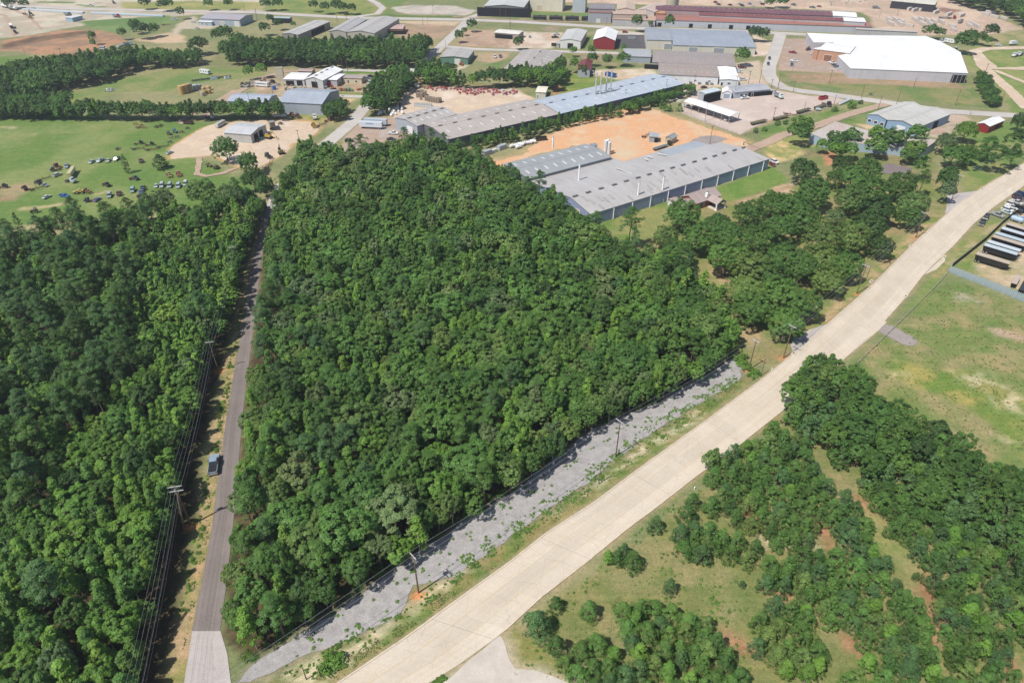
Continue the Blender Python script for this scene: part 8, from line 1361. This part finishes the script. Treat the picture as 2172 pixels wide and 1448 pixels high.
for i, p in enumerate(LP):
    d = (LP[min(i + 1, 5)] - LP[max(i - 1, 0)]); ang = math.atan2(d.y, d.x) + math.pi / 2
    if i: pole(p, LH[i], ang, ['', 'tall double-armed braced power pole beside the asphalt road near the pickup', 'slim power pole standing in orange earth beside the asphalt road', 'power pole wrapped in leaves where the trees meet the road', 'power pole in the left wood near the field edge', 'power pole beside the bend behind the wood'][i], 'power poles along the asphalt road', ((.3, 2.9), (1.6, 2.9)) if i == 1 else ((.3, 2.2),), double=i == 1, r=.2 if i == 1 else .14, trans=i == 1)
    if i < 5:
        q = LP[i + 1]; d = q - p; nrm = Vector((-d.y, d.x, 0)).normalized()
        for k, off in enumerate((-1.35, -.45, .45, 1.35)[:4 if i < 2 else 3]): cable(p + nrm * off + Vector((0, 0, LH[i] - .1)), q + nrm * off * .8 + Vector((0, 0, LH[i + 1] - .1)), 1.0, f'{ordw(k + 1)} upper cable, {ordw(i + 1)} span along the asphalt road', 'cables along the asphalt road', .014, M_ALU)
        for k, off in enumerate((-.4, .5)): cable(p + nrm * off + Vector((0, 0, LH[i] - 3.4 - k * .5)), q + nrm * off + Vector((0, 0, LH[i + 1] - 3.0 - k * .5)), 1.2, f'{ordw(k + 1)} lower cable, {ordw(i + 1)} span along the asphalt road', 'cables along the asphalt road', .018)
FARP = (('c8', 412, 468, 10, 'by the carport front'), ('c8', 457, 680, 9, 'rust-brown, at the factory end of the clay lot'), ('c8', 1037, 470, 7.5, 'at the near edge of the truck lot'), ('c8', 1328, 362, 4.5, 'short, among the pipe trailers'), ('c8', 1413, 515, 7.5, 'beside the dirt road'), ('c8', 2005, 368, 8, 'left of the blue workshop'), ('c8', 1600, 318, 6, 'behind the pipe trailers'), ('c8', 1225, 195, 6, 'at the truck lot gate'), ('c8', 1195, 110, 12, 'tall, inside the street bend'), ('c8', 1085, 165, 8, 'on the outer street bend'), ('c8', 1022, 160, 5, 'by the office corner'), ('c8', 1557, 120, 8, 'below the white plant wall, left'), ('c8', 1957, 212, 10, 'in the meadow below the white plant'), ('c8', 1853, 255, 7, 'on the street verge below the meadow'), ('c8', 812, 130, 8, 'between the white hall and the street'), ('c8', 913, 118, 8, 'on the small grass island'), ('c8', 680, 245, 12, 'tall, by the little garage'), ('c8', 310, 150, 7, 'by the white wall car row'), ('c8', 45, 250, 9, 'beside the blue factory roof end'),
    ('a2', 516, 757, 8, 'in the workshop yard'), ('a2', 828, 555, 8, 'in front of the grove, right'), ('a2', 768, 605, 9, 'beside the lane, middle'), ('a2', 728, 590, 8, 'beside the lane, left'), ('a2', 1520, 525, 10, 'at the corner of the green shed'), ('a2', 1572, 392, 5, 'behind the green shed'), ('a2', 745, 938, 10, 'on the grass strip by the street'), ('a2', 155, 795, 6, 'left of the barn'), ('a2', 1386, 212, 6, 'beside the rail street, left of two'), ('a2', 1426, 212, 6, 'beside the rail street, right of two'), ('a2', 1470, 118, 7, 'by the gravel pile'), ('a2', 757, 166, 10, 'by the rail street trees'), ('a2', 682, 192, 7, 'beside the long open shed'), ('a2', 20, 165, 8, 'by the rail street at left centre'), ('a2', 2020, 145, 8, 'before the open barn, left'), ('a2', 2068, 145, 8, 'before the open barn, right'), ('a2', 2104, 250, 6, 'above the scrap lot'), ('a6', 1330, 440, 11, 'rising from the wood edge at the long factory'), ('a6', 1634, 392, 5, 'along the long factory wall'), ('a6', 367, 392, 6, 'alone on the sandy truck yard'), ('a6', 52, 215, 5, 'behind the silver-roofed shop'), ('c4', 1000, 770, 14, 'tall pale one in the hedgerow'),
    ('a1', 2116, 162, 8, 'right of the arched grey shed'), ('a1', 2012, 95, 6, 'by the far meadow road'), ('a1', 518, 488, 7, 'below the bare bank, right'), ('a1', 206, 445, 5, 'below the bare bank, left'), ('a1', 1308, 462, 6, 'in the far meadow'), ('a3', 800, 212, 6, 'along the tank car siding'), ('a3', 8, 215, 6, 'left end of the rail street verge'), ('a3', 152, 598, 8, 'before the low-arched warehouse, left'), ('a3', 268, 600, 8, 'before the low-arched warehouse, right'), ('a3', 950, 870, 9, 'on the scrub line of the long factory'), ('a3', 1150, 765, 6, 'on the blue factory eave'), ('a3', 1282, 800, 10, 'dark, at the blue factory corner'), ('a3', 240, 1005, 7, 'at the tan factory eave'),
    ('a4', 265, 248, 8, 'by the street in front of the foundry'), ('a4', 1128, 132, 6, 'in the stone yard'), ('a4', 980, 152, 7, 'beside the slab stacks'), ('a4', 1262, 722, 6, 'below the white plant, right of middle'), ('a4', 1122, 862, 10, 'leaning, behind the blue workshop'), ('a4', 1606, 866, 9, 'on the street verge, right of the workshop'), ('a4', 1725, 945, 8, 'between the workshop and the red shed'), ('a4', 1850, 606, 6, 'inside the loop road'), ('a4', 1970, 880, 7, 'by the bushes of the loop road'), ('a4', 145, 730, 6, 'at the inner street corner'))
for i, (z, x, y, h, l) in enumerate(FARP): pole(Z(z, x, y), h, random.uniform(-.5, .5), f'dark wooden pole {l}', 'poles across the industrial area', ((.3, 2.0),) if i % 3 else (), .14, M_POLE if i % 4 else M_POLEG)
# ---------------- fences
def fence(name, label, pts, h, mat, col, step=2.4, slat=0, rails=(), pmat=None, solid=True, pr=.05):
    c = pts[0]; e = empty(name, (c.x, c.y, 0), 0, label, 'fence'); pan = MB(); post = None; rl = MB(); k = 0
    for a, b in zip(pts, pts[1:]):
        d = b - a; L = d.length; n = max(1, int(L / step)); an = math.atan2(d.y, d.x); M = Matrix.Rotation(an, 4, 'Z'); nrm = Vector((-d.y, d.x, 0)).normalized()
        for i in range(n):
            p, q = a.lerp(b, i / n) - c, a.lerp(b, (i + 1) / n) - c; m = (p + q) / 2; sl = (q - p).length
            if solid:
                if slat:
                    for j in range(int(sl / slat)): t = p.lerp(q, (j + .5) / int(sl / slat)); pan.box((t.x, t.y, h / 2 + .05), (slat * .86, .05, h), M)
                else: pan.box((m.x, m.y, h / 2 + .05), (sl - .01, .05, h), M)
            for z in rails: rl.box((m.x, m.y, z), (sl, .05 if solid else pr * .9, .06 if solid else pr * .9), M)
            if k < 98:
                if post is None: pb = MB(); pb.box((0, 0, h / 2 + .08), (pr * 2, pr * 2, h + .16)); o = pb.build('post', pmat or mat, e); post = o.data
                else: o = bpy.data.objects.new('post', post); COL.objects.link(o); o.parent = e
                w_ = p + nrm * (.06 if solid else 0); o.location = (w_.x, w_.y, 0); o.rotation_euler = (0, 0, an); k += 1
    if solid: pan.build('panel', mat, e, col)
    if rails: rl.build('rail', pmat or mat, e)
    return e
fence('slat_fence', 'tall dark slatted privacy fence between the verge and the trailer lot', [Z('c3', *q) for q in ((182, 908), (300, 815), (520, 640), (700, 465), (800, 385), (927, 300), (1100, 190))], 1.9, M_DULL, C3((70, 72, 82)), 2.6, .34, (.4, 1.7), M_STEEL)
fence('sheet_fence', 'pale blue-grey sheet metal fence closing the trailer lot', [Z('c3', *q) for q in ((150, 952), (500, 1085), (927, 1258), (1500, 1480))], 2.5, M_WALL, C3((168, 184, 194)), 3.0, .5, (), M_STEEL)
fence('pipe_rail_fence', 'low brown pipe rail running along the right field', [Z('c3', 148, 955), Z('b2', 1585, 0), Z('b2', 1300, 285), Z('b2', 1130, 450), Z('b2', 965, 612), Z('b2', 850, 730)], .9, M_RUSTST, None, 3.0, 0, (.45, .9), M_POLEG, False, .07)
fence('chain_link_fence', 'grey chain-link fence along the carport side of the truck lot', [Z('c8', *q) for q in ((180, 370), (420, 480), (745, 612), (1000, 540), (1320, 420), (1600, 335))], 1.8, M_STEEL, None, 3, 0, (.3, .7, 1.1, 1.5, 1.85), M_STEEL, False, .04)
fence('chain_link_fence', 'grey chain-link fence below the white plant meadow', [Z('c8', *q) for q in ((1130, 100), (1240, 150), (1500, 190), (1800, 225), (2172, 262))], 1.8, M_STEEL, None, 3, 0, (.3, .7, 1.1, 1.5, 1.85), M_STEEL, False, .04)
fence('chain_link_fence', 'grey chain-link fence by the near factory lawn', [Z('a8', *q) for q in ((180, 580), (430, 490), (620, 430))], 1.6, M_STEEL, None, 3, 0, (.3, .8, 1.2, 1.6), M_STEEL, False, .04)
fence('chain_link_fence', 'grey chain-link fence on the far right grassy lot', [Z('a8', *q) for q in ((1740, 620), (1960, 650), (2140, 560))], 1.6, M_STEEL, None, 3, 0, (.3, .8, 1.2, 1.6), M_STEEL, False, .04)
fence('chain_link_fence', 'grey chain-link fence beside the rusty shed yard', [Z('a8', *q) for q in ((560, 260), (860, 180), (880, 215))], 1.6, M_STEEL, None, 3, 0, (.3, .8, 1.2, 1.6), M_STEEL, False, .04)
fence('goal_rail', 'rust-red pipe gate between the near factory and the dirt road', [Z('a7', 1790, 335), Z('a7', 1900, 382)], 1.6, M_RUSTST, None, 20, 0, (1.55,), M_RUSTST, False, .14)
for x, y, l in ((1473, 1037, 'small white hydrant on the verge right of the concrete road'), (1637, 785, 'small white hydrant on the verge left of the concrete road')):
    p = P(x, y); e = empty('fire_hydrant', (p.x, p.y, 0), .3, l, 'hydrant'); b = MB(); b.tube((0, 0, 0), (0, 0, .7), .14, n=10); b.tube((0, 0, .7), (0, 0, .85), .15, .05, 10); b.build('barrel', M_TRIMW, e); b = MB(); b.tube((-.25, 0, .5), (.25, 0, .5), .07, n=8); b.build('nozzle', M_STEEL, e)
# ================================================================ HAZE
hm, hn, hb, ho = newmat('air'); hn.nodes.remove(hb); pv = hn.nodes.new('ShaderNodeVolumePrincipled'); pv.inputs['Color'].default_value = (.80, .88, 1, 1); pv.inputs['Density'].default_value = .00016; pv.inputs['Anisotropy'].default_value = .2
hn.links.new(pv.outputs[0], ho.inputs['Volume'])
b_ = MB(); b_.box((0, 1100, 64), (11000, 11000, 130)); hz = b_.build('haze', hm); hz['kind'] = 'stuff'; hz['label'] = 'thin pale daylight haze over the far buildings'
label_trees()
